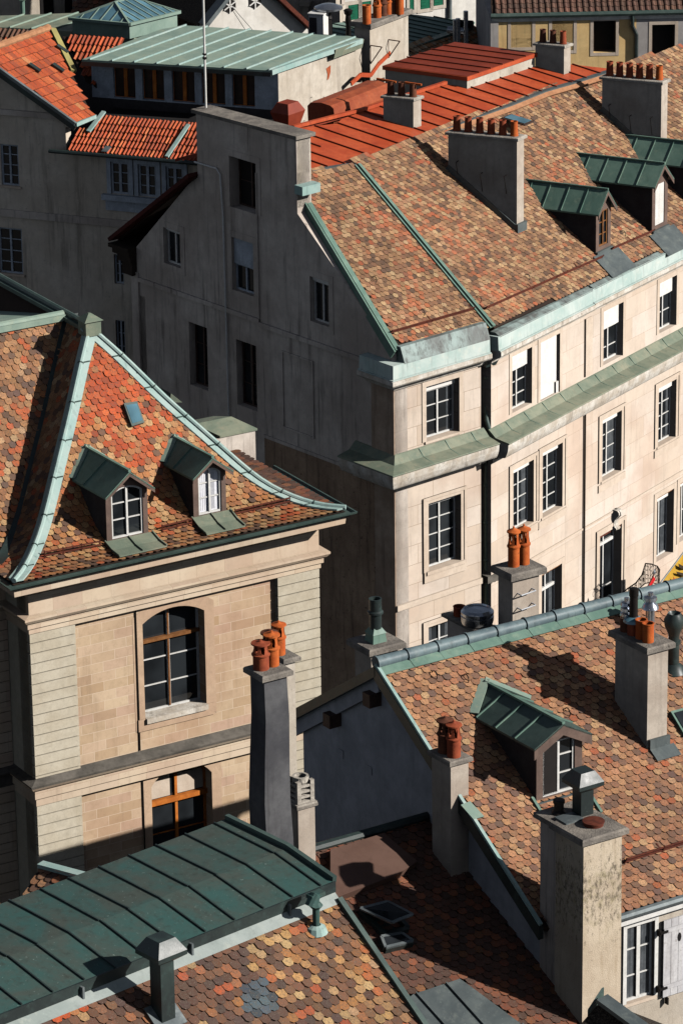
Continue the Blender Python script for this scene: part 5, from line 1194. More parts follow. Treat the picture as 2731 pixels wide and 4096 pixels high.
# R dormer
B=plR.hit(8,895,160); fr=Fr(B,AZR); s1=fr.h(6,1105,1100)[0]; zf_=fr.h(6,882,1128,.14)[1]
zr=fr.h(6,1017,985,.14)[1]; zb=B[2]; ze=zf_+.2; axd=az(GR+180); zRf=lambda p: plR.drop(p)[2]
B2=march(fr.pt(s1/2,zr),axd,zRf); dep=ln(vsub(B2,fr.pt(s1/2,zr)))
dm=dormer(hR,fr,0,s1,zb,ze,zr,dep+.05,axd,half=True,win=(s1*.14,s1*.84,zb+.06,ze-.04),over=.15,fo=.14,rmat='cop_dark',face='dormer_face',fascia=.2,seamn=3,dh=.05,wk={'bars':(.36,.7)},lab='dormer with deep overhanging brown bargeboards')
valley(dm,fr,s1/2,zr,ze,.15,axd,zRf,w=.2)
m=MB()
for s in (-.06,s1+.08):
    a=vadd(plR.drop(fr.pt(s,0,-.1)),plR.n,.05); b=vadd(plR.drop(fr.pt(s,0,.55)),plR.n,.05); m.bar(a,b,.06,.05,plR.n)
m.build('apron_flashing',M['cop_mid'],dm)
# R big chimney
def rchim(par,pl,k,front,topf,left,right,kl=None,kr=None,**kw):
    B=pl.hit(k,*front); T=up(B,k,*topf); L,W=chim_px(k,T,left,right,AZR,GR+180,kl,kr); c,f=chimney(par,T,AZR,GR+180,W,L,T[2],B[2]-kw.pop('zd',1.5),**kw); return c,f,W,L,T,B
c,f,W,L,T,B=rchim(hR,plR,6,(1410,1095),(1408,645),(1258,545),(1500,610),mat='chim_mid',cap=.13,over=.11,label='tall rendered chimney with a mixed set of clay and metal pots')
fl=MB(); e=vadd(B,UPV,.0); fl.bar(vadd(vadd(B,az(GR),.03),UPV,.1),vadd(vadd(vadd(B,az(GR),.03),dR,W),UPV,.1),.06,.28); fl.prism([vadd(plR.drop(vadd(B,az(GR),.02)),plR.n,.04),vadd(plR.drop(vadd(vadd(B,az(GR),.02),dR,W+.1)),plR.n,.04),vadd(plR.drop(vadd(vadd(B,az(GR),.28),dR,W+.1)),plR.n,.04),vadd(plR.drop(vadd(vadd(B,az(GR),.28),dR,-.0)),plR.n,.04)],vadd((0,0,0),plR.n,.02)); fl.build('chimney_flashing',M['lead'],c)
pot(c,f(W*.32,L*.2),'straight',.42,.12,'terra'); pot(c,f(W*.34,L*.42),'straight',.42,.12,'terra'); pot(c,f(W*.34,L*.66),'straight',.36,.13,'terra_red')
q=f(W*.34,L*.66); mm=MB(); mm.lathe(vadd(q,UPV,.3),[(.2,0),(.19,.03),(.09,.12),(.085,.55),(.1,.56),(.1,.72),(.06,.74),(0,.74)],14); mm.build('blue_flue_cap',M['iron'],c,smooth=True)
mm=MB(); mm.lathe(vadd(q,UPV,.29),[(.215,0),(.2,.05),(.1,.12),(0,.12)],14); mm.build('flue_collar',M['skyglass'],c,smooth=True)
pot(c,f(W*.34,L*.88),'straight',.34,.13,'terra_dark')
q=f(W*.34,L*.88); mm=MB(); mm.lathe(vadd(q,UPV,.3),[(.13,0),(.14,.02),(.13,.1),(.07,.12),(.13,.16),(.12,.22),(.05,.24),(.13,.28),(.11,.34),(.05,.36),(.05,.44),(0,.44)],14); mm.build('spiral_cowl',M['alu'],c,smooth=True)
# metal flues standing on the roof behind that chimney
def flue(par,P,prof,mat,name,lab=None): m=MB(); m.lathe(P,prof,16); return m.build(name,M[mat],par,smooth=True,label=lab)
P=plR.drop(at('f',1200,2350,82)); P=plR.hit('f',1215,2420)
flue(hR,P,[(.28,-.1),(.2,.05),(.12,.1),(.12,.55),(.15,.56),(.15,.62),(.12,.63),(.12,.72),(.13,.78),(.2,.95),(.22,1.1),(.15,1.22),(.14,1.25),(.11,1.2),(0,1.1)],'cop_black','flue_pipe')
P2=vadd(plR.drop(vadd(vadd(P,az(GR+180),.75),dR,-.05)),(0,0,0)); flue(hR,P2,[(.2,-.1),(.1,.05),(.1,.62),(.19,.64),(.16,.72),(.1,.78),(.15,.84),(.14,.9),(.06,.93),(.06,1.0),(0,1.0)],'alu','flue_pipe')
# roof window at the right edge
o_=thing_part('roof_window',hR,plR.hit(6,1540,950)); Q=[plR.hit(6,1503,930),plR.hit(6,1600,905),plR.hit(6,1660,1010),plR.hit(6,1568,1040)]; m=MB(); m.prism([vadd(p,plR.n,.03) for p in Q],vadd((0,0,0),plR.n,.08)); m.build('frame',M['cop_mid'],o_); cc=tuple(sum(p[i] for p in Q)/4 for i in range(3)); m=MB(); m.prism([vadd(lerp(p,cc,.2),plR.n,.115) for p in Q],vadd((0,0,0),plR.n,.01)); m.build('pane',M['glass'],o_)
# ================================================================ chimneys rising from the rear slope of R
def chD(par,k,Tp,left,right,D,zbot,aR=AZR,aL=GR+180,**kw):
    T=at(k,*Tp,D); L,W=chim_px(k,T,left,right,aR,aL); c,f=chimney(par,T,aR,aL,W,L,T[2],zbot,**kw); return c,f,W,L,T
c,f,W,L,T=chD(hR,'h',(392,700),(240,640),(668,640),88,19,mat='chim_mid',cap=.16,over=.12,label='chimney with iron rungs and two orange lantern pots')
potpx(c,f,'h',402,560,'lantern',.92,.125,'terra'); potpx(c,f,'h',508,536,'lantern',.92,.125,'terra')
fr=Fr(T,AZR)
for i in range(5):
    z=T[2]-.32-i*.335; m=MB(); a0,a1=W*.18,W*.72; m.tube([fr.pt(a0,z-.03,.0),fr.pt(a0,z-.03,.15),fr.pt(a1,z-.0,.15),fr.pt(a1,z,.0)],.015,6); m.build('rung',M['steel'],c)
c2,f2,W2,L2,T2=chD(hR,6,(640,560),(487,492),(700,545),88.6,19,mat='plaster_gable',cap=.08,over=.1,label='low dark chimney with a round steel cowl')
m=MB(); m.lathe(f2(W2*.5,L2*.3),[(.2,0),(.34,.03),(.36,.1),(.36,.2),(.33,.22),(.36,.24),(.36,.3),(.3,.36),(.28,.36),(.27,.33),(0,.34)],24); m.build('steel_cowl',M['alu'],c2,smooth=True)
pot(c2,f2(W2*.4,L2*.8),'straight',.22,.13,'terra_red')
c3,f3,W3,L3,T3=chD(hR,6,(137,652),(62,612),(258,620),86.2,19,mat='chim_mid',cap=.14,over=.13,label='short chimney with a dark metal flue on a green base')
q=f3(W3*.45,L3*.45); ff=Fr(q,AZR); m=MB(); m.hexa([ff.pt(-.17,q[2],-.17),ff.pt(.17,q[2],-.17),ff.pt(.17,q[2],.17),ff.pt(-.17,q[2],.17),ff.pt(-.15,q[2]+.2,-.15),ff.pt(.15,q[2]+.2,-.15),ff.pt(.15,q[2]+.2,.15),ff.pt(-.15,q[2]+.2,.15)]); m.hexa([ff.pt(-.17,q[2]+.2,-.17),ff.pt(.17,q[2]+.2,-.17),ff.pt(.17,q[2]+.2,.17),ff.pt(-.17,q[2]+.2,.17),ff.pt(-.08,q[2]+.34,-.08),ff.pt(.08,q[2]+.34,-.08),ff.pt(.08,q[2]+.34,.08),ff.pt(-.08,q[2]+.34,.08)]); m.build('flue_base',M['cop_mid'],c3)
m=MB(); m.lathe(vadd(q,UPV,.3),[(.13,0),(.13,.3),(.17,.33),(.17,.37),(.135,.4),(.135,.62),(.14,.66),(.11,.66),(.1,.5),(0,.5)],16); m.build('flue_pipe',M['cop_black'],c3,smooth=True)
# chimney with two lantern pots on the gable of R
Bq=GW.h(8,508,520,.05); Bp=GW.pt(Bq[0],Bq[1],.6)
Bp=hit(8,508,522,GW.pt(0,0,.42),GW.n)
Tq=up(Bp,6,502,1165); L,W=chim_px(6,Tq,(415,1118),(583,1140),AZR,GR+180)
c,f=chimney(hR,Tq,AZR,GR+180,W,L,Tq[2],Bp[2]-2,mat='chim_mid',cap=.1,over=.07,label='gable chimney with two sooty lantern pots')
pot(c,f(W*.45,L*.25),'lantern',.8,.14,'terra_red'); pot(c,f(W*.42,L*.68),'lantern',.8,.15,'terra_dark')
m=MB(); q0=plR.hit(8,545,180); q1=plR.hit(8,640,240); m.prism([vadd(plR.hit(8,x,y),plR.n,.07) for x,y in ((542,182),(585,165),(650,235),(600,248))],vadd((0,0,0),plR.n,.02)); m.build('chimney_flashing',M['cop_pale'],c)
# ================================================================ T : low house in the shaded gap
T0=hit(8,395,232,GW.pt(0,0,0),GW.n); J=hit(8,890,880,GW.pt(0,0,0),GW.n)
plT=Pl(T0,az(AZR),J); 
hT=thing('low_house','low shaded house with dark tile roof wedged below the blue grey gable','house',(T0[0],T0[1],0))
aJ=plT.ab(J); ta=lambda k,x,y: plT.ab(plT.hit(k,x,y))
print('T0',T0,'J',J,'ab',aJ,'pitch',math.degrees(math.asin(plT.u[2])))
bl_=-11.5; LT=plT.ab(plT.hit('V',545,2020))[0]; print('LT',LT); LT=max(LT,-5.5); polyT=[plT.pt(LT,0),plT.pt(.02,0),J,plT.pt(aJ[0]+.6,aJ[1]),plT.pt(aJ[0]+2.0,bl_),plT.pt(LT,bl_)]
cs=[plT.hit(8,325,1052),plT.hit(8,540,980),plT.hit(8,610,1030),plT.hit(8,905,1250),plT.hit(8,200,1300),plT.hit(8,200,1165)]
rT=tiled_plane(hT,plT,polyT,.2,.165,palN('T','blue',.0,9),seed=31,mat='tile_dk',holes=[cs])
m=MB(); m.tube([vadd(plT.pt(LT,0),UPV,.05),vadd(plT.pt(0,0),UPV,.05)],.1,8); m.build('ridge_cap',M['cop_black'],rT)
mc=metal_plane(hT,Pl(plT.pt(0,0,.07),plT.d,plT.pt(0,-1,.07)),[vadd(p,plT.n,.07) for p in cs],.72,nrm(vsub(plT.hit(8,480,1170),plT.hit(8,368,1045))),'lead',name='metal_roof')
# walls of T
FT=Fr(plT.pt(0,bl_+.4),AZR); m=MB(); m.box(FT,LT,2,0,plT.pt(0,bl_)[2]-.1,-.35,0); m.build('front_wall',M['plaster_gable'],hT)
FT2=Fr((T0[0],T0[1],0),AZR); m=MB(); m.box(FT2,LT,-.05,0,T0[2]-2.2,-1.5,-1.2); m.build('rear_wall',M['plaster_gable'],hT)
m=MB(); q0,q1=plT.pt(LT,0,-.03),plT.pt(0,0,-.03); bkT=az(GR+180); m.prism([q0,q1,vadd(vadd(q1,bkT,1.4),UPV,-1.8),vadd(vadd(q0,bkT,1.4),UPV,-1.8)],(0,0,-.1)); m.build('rear_slope',M['tile_dk'],hT)
# brown metal panel, raised
pn=MB(); P=[plT.hit(8,-60,408),plT.hit(8,185,332),plT.hit(8,340,462),plT.hit(8,250,520),plT.hit(8,-60,640)]; pn.prism([vadd(p,plT.n,.05) for p in P],vadd((0,0,0),plT.n,.16)); 
pn.build('brown_roof_panel',M['brown_metal'],hT)
# roof windows of T : one open, one shut
def velux(par,pl,P4,ang,lab):
    o=thing_part('roof_window',par,P4[0]); m=MB(); cc=tuple(sum(p[i] for p in P4)/4 for i in range(3))
    for i in range(4): m.bar(vadd(P4[i],pl.n,.07),vadd(P4[(i+1)%4],pl.n,.07),.09,.14,pl.n)
    m.prism([vadd(p,pl.n,.01) for p in P4],vadd((0,0,0),pl.n,.01)); m.build('frame',M['cop_black'],o)
    R=[]
    for p,k in zip(P4,(0,0,1,1)): R.append(vadd(vadd(p,pl.n,.16+k*ang),UPV,0))
    m=MB(); 
    for i in range(4): m.bar(R[i],R[(i+1)%4],.06,.04,pl.n)
    m.build('sash',M['zinc'],o); c2=tuple(sum(p[i] for p in R)/4 for i in range(3)); m=MB(); m.prism([lerp(p,c2,.1) for p in R],vadd((0,0,0),pl.n,.012)); m.build('pane',M['glass'],o); o['label']=lab
velux(hT,plT,[plT.hit(8,80,672),plT.hit(8,205,640),plT.hit(8,300,752),plT.hit(8,205,790)],.35,'half open roof window')
velux(hT,plT,[plT.hit(8,175,800),plT.hit(8,270,785),plT.hit(8,320,820),plT.hit(8,195,850)],.0,'closed roof window below the open one')
# tall chimney, its lit neighbour and the small one, standing along the ridge of T
ridn=az(GR)
def onridge(k,x,y,off): return hit(k,x,y,vadd(T0,ridn,off),ridn)
def chR(par,k,ref,Tp,left,right,off,zbot,kl=None,kr=None,**kw):
    B=onridge(k,*ref,off); T=up(B,k,*Tp); L,W=chim_px(k,T,left,right,AZR,GR+180,kl,kr); c,f=chimney(par,T,AZR,GR+180,W,L,T[2],zbot,**kw); return c,f,W,L,T
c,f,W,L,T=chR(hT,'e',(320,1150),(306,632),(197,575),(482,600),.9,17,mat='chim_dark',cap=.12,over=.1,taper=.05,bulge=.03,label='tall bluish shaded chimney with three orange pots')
potpx(c,f,'e',283,540,'lantern',.62,.16,'terra_red'); potpx(c,f,'e',369,512,'lantern',.74,.14,'terra'); potpx(c,f,'e',352,470,'lantern',.66,.15,'terra_dark')
c,f,W,L,T=chR(hT,'e',(500,860),(470,492),(395,470),(548,470),-1.2,17,mat='plaster_lit',cap=.1,over=.09,label='lit chimney half hidden behind the tall bluish chimney')
potpx(c,f,'e',424,425,'lantern',.74,.13,'terra')
c,f,W,L,T=chR(hT,7,(1374,410),(1368,192),(1318,182),(1445,178),.5,17,mat='chim_mid',cap=.07,over=.05,label='slim chimney with a slotted square pot')
fq=Fr(f(W*.5,L*.5),AZR); m=MB(); zq=f(0,0)[2]; w=.2
for sx in (-1,1):
    for sy in (-1,1): m.box(fq,min(sx*w,sx*(w-.09)),max(sx*w,sx*(w-.09)),zq,zq+.5,min(sy*w,sy*(w-.09)),max(sy*w,sy*(w-.09)))
for i in range(4): z=zq+.02+i*.115; m.box(fq,-w+.01,w-.01,z,z+.05,-w+.01,w-.01)
m.box(fq,-.24,.24,zq-.02,zq+.03,-.24,.24); m.lathe((fq.O[0],fq.O[1],zq),[(.17,.45),(.17,.56),(.12,.56),(.12,.48),(0,.48)],14); m.build('chimney_pot',M['cap_light'],c)
# foreground chimney with flat cap
Tq=hit(8,1112,352,GW.pt(0,0,.1),GW.n); L,W=chim_px(8,Tq,(985,282),(1288,300),AZR,GR+180); Lf=ln(vsub(hit(8,902,232,Tq,az(GR+90)),Tq))
hC=hT
def lichen(name,zc,hh):
    b=NB(name); f=b.noise(.9,6,.62); col=b.mix(b.ramp(f,.36,.64),srgb(206,190,168),srgb(184,166,144)); st=b.noise(1.2,5,.7,stretch=(4,4,.4)); col=b.mix(b.mul(b.ramp(st,.5,.75),.45),col,srgb(150,128,98))
    sx=b.n('ShaderNodeSeparateXYZ'); b.l(b.geo(),sx.inputs[0]); d=b.n('ShaderNodeMath',operation='SUBTRACT'); b.l(sx.outputs[2],d.inputs[0]); d.inputs[1].default_value=zc; a=b.n('ShaderNodeMath',operation='ABSOLUTE'); b.l(d.outputs[0],a.inputs[0])
    m_=b.ramp(a.outputs[0],0.,hh,inv=True); sp=b.noise(9.,7,.82,stretch=(1.3,1.3,.7)); th=b.n('ShaderNodeMath',operation='MULTIPLY_ADD'); b.l(m_,th.inputs[0]); th.inputs[1].default_value=.13; b.l(sp,th.inputs[2]); col=b.mix(b.mul(b.ramp(th.outputs[0],.57,.72),.75),col,srgb(62,56,48))
    wr=b.noise(6.,5,.7); col=b.mix(b.mul(b.mul(b.ramp(wr,.45,.7),m_),.5),col,srgb(150,140,100)); g=b.noise(40,3,.6); b.bump(g,.6,.015); return b.done(col,.95,0,.2)
M['lichen2']=lichen('lichen speckled render',Tq[2]-1.15,1.5)
c,f=chimney(hT,Tq,AZR,GR+180,W,L,Tq[2],12,mat='lichen2',cap=.13,over=.1,label='broad foreground chimney streaked with black lichen',taper=.02)
m=MB(); q=lambda a,b,z:(Tq[0]+az(AZR)[0]*a+az(GR+180)[0]*b,Tq[1]+az(AZR)[1]*a+az(GR+180)[1]*b,z)
m.hexa([q(.06,L,12),q(W-.1,L,12),q(W-.1,Lf,12),q(.06,Lf,12)]+[q(.06,L,Tq[2]),q(W-.1,L,Tq[2]),q(W-.1,Lf,Tq[2]),q(.06,Lf,Tq[2])]); m.build('flue_stack',M['plaster_gable'],c)
m=MB(); m.hexa([q(-.04,L+.1,Tq[2]),q(W,L+.1,Tq[2]),q(W,Lf+.1,Tq[2]),q(-.04,Lf+.1,Tq[2])]+[q(-.04,L+.1,Tq[2]+.11),q(W,L+.1,Tq[2]+.11),q(W,Lf+.1,Tq[2]+.11),q(-.04,Lf+.1,Tq[2]+.11)]); m.build('rear_cap',M['cap'],c)
zc=Tq[2]+.13; g_=hit(8,1157,262,(0,0,zc),UPV); m=MB(); m.lathe(g_,[(.2,0),(.2,.05),(.22,.06),(.22,.09),(.16,.1),(0,.1)],24); m.build('rusty_lid',M['rustiron'],c,smooth=True)
g_=hit(8,1050,235,(0,0,zc),UPV); ff=Fr(g_,AZR); m=MB(); m.box(ff,-.24,.2,zc,zc+.03,-.2,.2); m.build('cover_plate',M['zinc'],c)
g_=hit(8,998,205,(0,0,zc),UPV); m=MB(); m.lathe(g_,[(.15,0),(.13,.03),(.1,.06),(.1,.2),(.12,.21),(.12,.27),(.08,.28),(0,.27)],16); m.build('vent_pipe',M['iron'],c,smooth=True)
g_=hit(8,1108,208,(0,0,zc),UPV); 
def sqvent(par,P,w,h,wc,hc,mat='cop_black',a=AZR,name='square_flue'):
    ff=Fr(P,a); z=P[2]; m=MB(); m.box(ff,-w,w,z-.02,z+h,-w,w); z1=z+h
    for a0,a1,b0,b1 in ((w,wc,0,.12),(wc,wc,.12,.2),(wc,wc*.55,.2,.42)):
        m.hexa([ff.pt(-a0,z1+b0,-a0),ff.pt(a0,z1+b0,-a0),ff.pt(a0,z1+b0,a0),ff.pt(-a0,z1+b0,a0),ff.pt(-a1,z1+b1,-a1),ff.pt(a1,z1+b1,-a1),ff.pt(a1,z1+b1,a1),ff.pt(-a1,z1+b1,a1)])
    for sx,sy in ((1,1),(-1,1)): pass
    return m.build(name,M[mat],par)
sqvent(c,(g_[0],g_[1],zc),.15,.52,.3,.3)
# little shaded roof at the foot of that chimney
P0=hit(8,1198,1010,Tq,nrm((Tq[0],Tq[1],0))); P0=at(8,1198,1068,73.5); pk=Fr(P0,AZR)
sm_=thing('low_shed','small dark lead covered lean-to roof at the foot of the lichen streaked chimney','roof',(P0[0],P0[1],0))
a=at(8,1195,1012,73.6); b=at(8,1130,1112,73.2); r_=at(8,1195,1068,73.3); r2=vadd(r_,nrm((.72,-.69,-.28)),3.0)
m=MB(); m.prism([a,b,vadd(b,UPV,-.5),vadd(a,UPV,-.5)],vadd((0,0,0),az(AZR),.05)); m.build('verge_board',M['cop_dark'],sm_)
m=MB(); l_=vadd(r_,az(AZR+180),1.0); l_=(l_[0],l_[1],l_[2]-.7); rr__=vadd(r_,az(AZR),2.5); rr__=(rr__[0],rr__[1],r_[2]-1.6)
m.prism([r_,r2,vadd(vadd(r2,az(AZR),2.5),UPV,-1.6),rr__],(0,0,-.08)); m.prism([r_,r2,vadd(vadd(r2,az(AZR+180),1.2),UPV,-.9),vadd(vadd(r_,az(AZR+180),1.2),UPV,-.9)],(0,0,-.08)); m.build('roof',M['tile_dk'],sm_)
m=MB(); m.bar(vadd(r_,UPV,.03),vadd(r2,UPV,.03),.3,.08); m.build('ridge_cap',M['lead'],sm_)
m=MB(); m.box(pk,-.9,1.8,0,P0[2]-1.3,.3,2.5); m.build('wall',M['plaster_gable'],sm_)
# ================================================================ S : left foreground house with copper deck
AZS=48.5; C0=at(7,1530,522,70); FS=Fr(C0,AZS); hS=thing('copper_deck_house','foreground house with a teal seamed copper deck above dark speckled tiles','house',(C0[0],C0[1],0))
nS=az(AZS)
K0=hit(7,1315,372,C0,nS); Kb=hit(7,1035,236,C0,nS)
kd=vsub(K0,C0); bd_=vsub(Kb,C0); sK=ln((kd[0],kd[1],0)); sB_=ln((bd_[0],bd_[1],0)); hK=kd[2]; hB_=bd_[2]; print('S deck',sK,hK,sB_,hB_)
bS=az(AZS+270)
def SP(s,b,dz=0): p=vadd(vadd(C0,FS.d,-s),bS,b); z=(hK*b/sK if b<=sK else hK+(hB_-hK)*(b-sK)/(sB_-sK)); return (p[0],p[1],C0[2]+z+dz)
LS=13.
m=MB(); 
for b0,b1 in ((0,sK),(sK,sB_)): m.prism([SP(0,b0),SP(0,b1),SP(LS,b1),SP(LS,b0)],(0,0,-.06))
dk=m.build('copper_deck',M['cop_teal'],hS)
s=.28; n_=0
while s<LS:
    m=MB(); rr_off=.0; jg=.02*((n_*7)%3-1)
    for b0,b1 in ((0.0,sK),(sK,sB_)): m.bar(SP(s,b0,.012),SP(s+jg,b1,.012),.026,.034)
    m.build('standing_seam',M['cop_black'],dk); s+=.64; n_+=1
m=MB(); m.bar(SP(-.03,0,.02),SP(-.03,sK,.02),.09,.12); m.bar(SP(-.03,sK,.02),SP(-.03,sB_,.02),.09,.12); m.build('edge_trim',M['cop_dark'],dk)
m=MB(); m.box(FS,-LS,.03,C0[2]-.2,C0[2]+.0,-.1,.03); m.build('fascia',M['cop_black'],hS)
m=MB(); m.prism([FS.pt(-LS,C0[2]-.2,-.02),FS.pt(.02,C0[2]-.2,-.02),FS.pt(.02,C0[2]-.34,.16),FS.pt(-LS,C0[2]-.34,.16)],vadd((0,0,0),FS.n,.03)); m.build('flashing',M['zinc_lt'],hS)
for s in (1.05,3.2,5.5,7.4,7.75,9.5,9.85): m=MB(); m.box(FS,-s-.02,-s+.02,C0[2]-.3,C0[2]-.06,.0,.1); m.build('gutter_bracket',M['zinc'],hS)
# tiled slope below
TS0=FS.pt(0,C0[2]-.33,.1); rS=hit(8,322,1112,TS0,nS); plS=Pl(TS0,FS.d,rS); abr=plS.ab(rS); print('S slope pitch',math.degrees(math.asin(plS.u[2])),abr)
gold=plS.ab(plS.hit(7,1390,860)); gold2=plS.ab(plS.hit(8,60,830)); gold3=plS.ab(plS.hit(7,330,1110)); blue=plS.ab(plS.hit(7,1195,1075)); org=plS.ab(plS.hit(7,290,1085))
def palS(a,b,rng):
    if math.hypot(a-blue[0],b-blue[1])<.35: return 'blue'
    g=max(math.exp(-(((a-gold[0])/.9)**2+((b-gold[1])/1.0)**2)),.75*math.exp(-(((a-gold2[0])/.7)**2+((b-gold2[1])/1.6)**2)))
    if rng.random()<g: return 'Sgold'
    if math.hypot((a-org[0])*.6,b-org[1])<.35 and rng.random()<.8: return 'orange'
    e=math.exp(-((a-0.0)/1.6)**2)*min(1,max(0,-(b)-1.2))
    if rng.random()<e*.85: return 'Stan'
    return 'S'
yb=-9
rT_=tiled_plane(hS,plS,[plS.pt(-LS,0),plS.pt(0,0),plS.pt(0,yb),plS.pt(-LS,yb)],.188,.155,palS,seed=41,mat='tile',lift=.036)
m=MB(); v1=plS.pt(0,yb); v0=plS.pt(0,0); m.bar(vadd(v0,plS.n,.06),vadd(v1,plS.n,.06),.1,.1,plS.n); m.prism([vadd(v0,nS,.04),vadd(v1,nS,.04),vadd(vadd(v1,nS,.04),UPV,-.35),vadd(vadd(v0,nS,.04),UPV,-.35)],vadd((0,0,0),nS,.03)); m.build('verge_flashing',M['cop_dark'],hS)
m=MB(); SW=Fr(FS.pt(-.15,0),AZS+90,AZS); ol=[(-sB_+.1,0),(6,0),(6,TS0[2]-6*math.tan(math.asin(plS.u[2]))-.25),(.0,C0[2]-.6),(-sK,SP(0,sK)[2]-.1),(-sB_+.1,SP(0,sB_)[2]-.1)]; wall(m,SW,ol,[],0,.3); m.build('side_wall',M['plaster_gable'],hS)
m=MB(); m.box(FS,-LS,-.2,0,C0[2]+hB_-.2,-sB_+.1,-sB_+.4); m.build('rear_wall',M['plaster_gable'],hS)
# square metal flue and copper vent on S
P=plS.hit(7,750,1150); sv=sqvent(hS,vadd(P,UPV,-.3),.14,1.35,.3,.3,a=AZS); m=MB(); 
m.prism([plS.pt(plS.ab(P)[0]+a_,plS.ab(P)[1]+b_,.06) for a_,b_ in ((-.28,-.25),(.3,-.25),(.3,.25),(-.28,.25))],vadd((0,0,0),plS.n,.03)); m.build('flue_flashing',M['zinc'],hS)
P=plS.hit(7,1452,745); m=MB(); m.tube([vadd(P,UPV,-.1),vadd(P,UPV,.55),vadd(P,UPV,.62)],.065,10); m.lathe(vadd(P,UPV,.4),[(.07,0),(.12,.06),(.07,.12)],12); m.tube([vadd(P,UPV,.6),vadd(vadd(P,UPV,.66),az(200),.05),vadd(vadd(P,UPV,.5),az(215),.16)],[.08,.1,.1],10); m.bar(vadd(vadd(P,UPV,.66),FS.d,-.15),vadd(vadd(P,UPV,.66),FS.d,.15),.16,.07); m.build('copper_vent',M['cop_teal'],hS)
m=MB(); m.lathe(P,[(.2,-.05),(.16,.06),(.08,.1)],12); m.build('vent_collar',M['cop_cyan'],hS)
# ================================================================ small courtyard roofs between L and S
def annex(name,label,k,r0,r1,e0,e1,D,wz=0):
    A=at(k,*r0,D); B=hit(k,*r1,A,UPV); h=thing(name,label,'roof',(A[0],A[1],0)); d=nrm(vsub(B,A)); pd=nrm(cross(UPV,d)); 
    if dot(pd,ray(k,*r0))>0: pd=vadd((0,0,0),pd,-1)
    q=hit(k,*e0,A,d); pl=Pl(A,d,q if q[2]<A[2] else vadd(vadd(A,pd,1),UPV,-.7))
    return A,B,h,pl
A_,B_,hX,plX=annex('annex_roof','tiny tiled roof with a bright copper ridge at the foot of the pink stone wall',7,(185,452),(470,528),(60,605),(300,655),80)
Lx=ln(vsub(B_,A_)); 
sd=nrm(cross(UPV,plX.d)); sd=sd if sd[0]<0 else vadd((0,0,0),sd,-1)
q=vadd(vadd(A_,sd,1.4),UPV,-.85); plX=Pl(A_,nrm(vsub(B_,A_)),q)
tiled_plane(hX,plX,[plX.pt(0,0),plX.pt(Lx+1,0),plX.pt(Lx+1,-1.5),plX.pt(0,-1.5)],.17,.15,palN('R','S',.8,.1,.8),seed=51,mat='tile')
m=MB(); m.bar(vadd(A_,UPV,.04),vadd(vadd(A_,plX.d,Lx+1),UPV,.04),.2,.08); m.build('ridge_cap',M['cop_cyan'],hX)
q2=vadd(vadd(A_,sd,-1.2),UPV,-.6); plX2=Pl(A_,plX.d,q2); tiled_plane(hX,plX2,[plX2.pt(0,0),plX2.pt(Lx+1,0),plX2.pt(Lx+1,-1.3),plX2.pt(0,-1.3)],.17,.15,palN('S'),seed=52,mat='tile')
m=MB(); fx=Fr(A_,math.degrees(math.atan2(plX.d[0],plX.d[1]))); m.box(fx,.1,Lx+1,0,A_[2]-.95,-1.0,1.1); m.build('wall',M['plaster_gable'],hX)
A_=at(7,-10,672,78); B_=hit(7,95,712,A_,UPV); hY=thing('annex_roof','second tiny tiled roof cut by the left picture edge','roof',(A_[0],A_[1],0)); dY=nrm(vsub(B_,A_)); sd=nrm(cross(UPV,dY)); sd=sd if sd[0]<0 else vadd((0,0,0),sd,-1)
plY=Pl(A_,dY,vadd(vadd(A_,sd,-1.2),UPV,-.6)); Ly=ln(vsub(B_,A_)); tiled_plane(hY,plY,[plY.pt(-2,0),plY.pt(Ly,0),plY.pt(Ly,-1.3),plY.pt(-2,-1.3)],.17,.15,palN('R'),seed=53,mat='tile')
m=MB(); m.bar(vadd(vadd(A_,dY,-2),sd,.12),vadd(B_,sd,.12),.2,.06); m.build('ridge_cap',M['cop_cyan'],hY)
m=MB(); fy=Fr(A_,math.degrees(math.atan2(dY[0],dY[1]))); m.box(fy,-2,Ly-.1,0,A_[2]-.7,-.9,.9); m.build('wall',M['plaster_gable'],hY)
# ================================================================ D : rear house with copper terrace roof, loggia and low orange roof
gq=FG.h('V',305,700); Pg=FG.pt(gq[0],gq[1]); DD=depth(Pg)+2.5
D0=at(1,300,700,DD); FD=Fr(D0,110.5)
hD=thing('loggia_house','shaded house with a pale copper terrace roof over a dark attic loggia','house',(D0[0],D0[1],0))
sC=FD.h(1,300,560)[0]
def rD(*a): return FD.rect(*a)
rs=[rD(1,0,658,90,855),rD(1,-10,1040,108,85,3)]
rr0=[]
for a in ((508,738,597,905),(634,752,722,918),(762,760,846,930)): rr0.append(rD(1,*a))
zt0=max(r[3] for r in rr0); zb0=min(r[2] for r in rr0)+.0
rr0=[(r[0],r[1],zb0+.1,zt0) for r in rr0]
sm_l=[FD.rect(3,522,-10,570,130),FD.rect(3,530,292,578,480)]
zE=FD.h(1,350,700)[1]
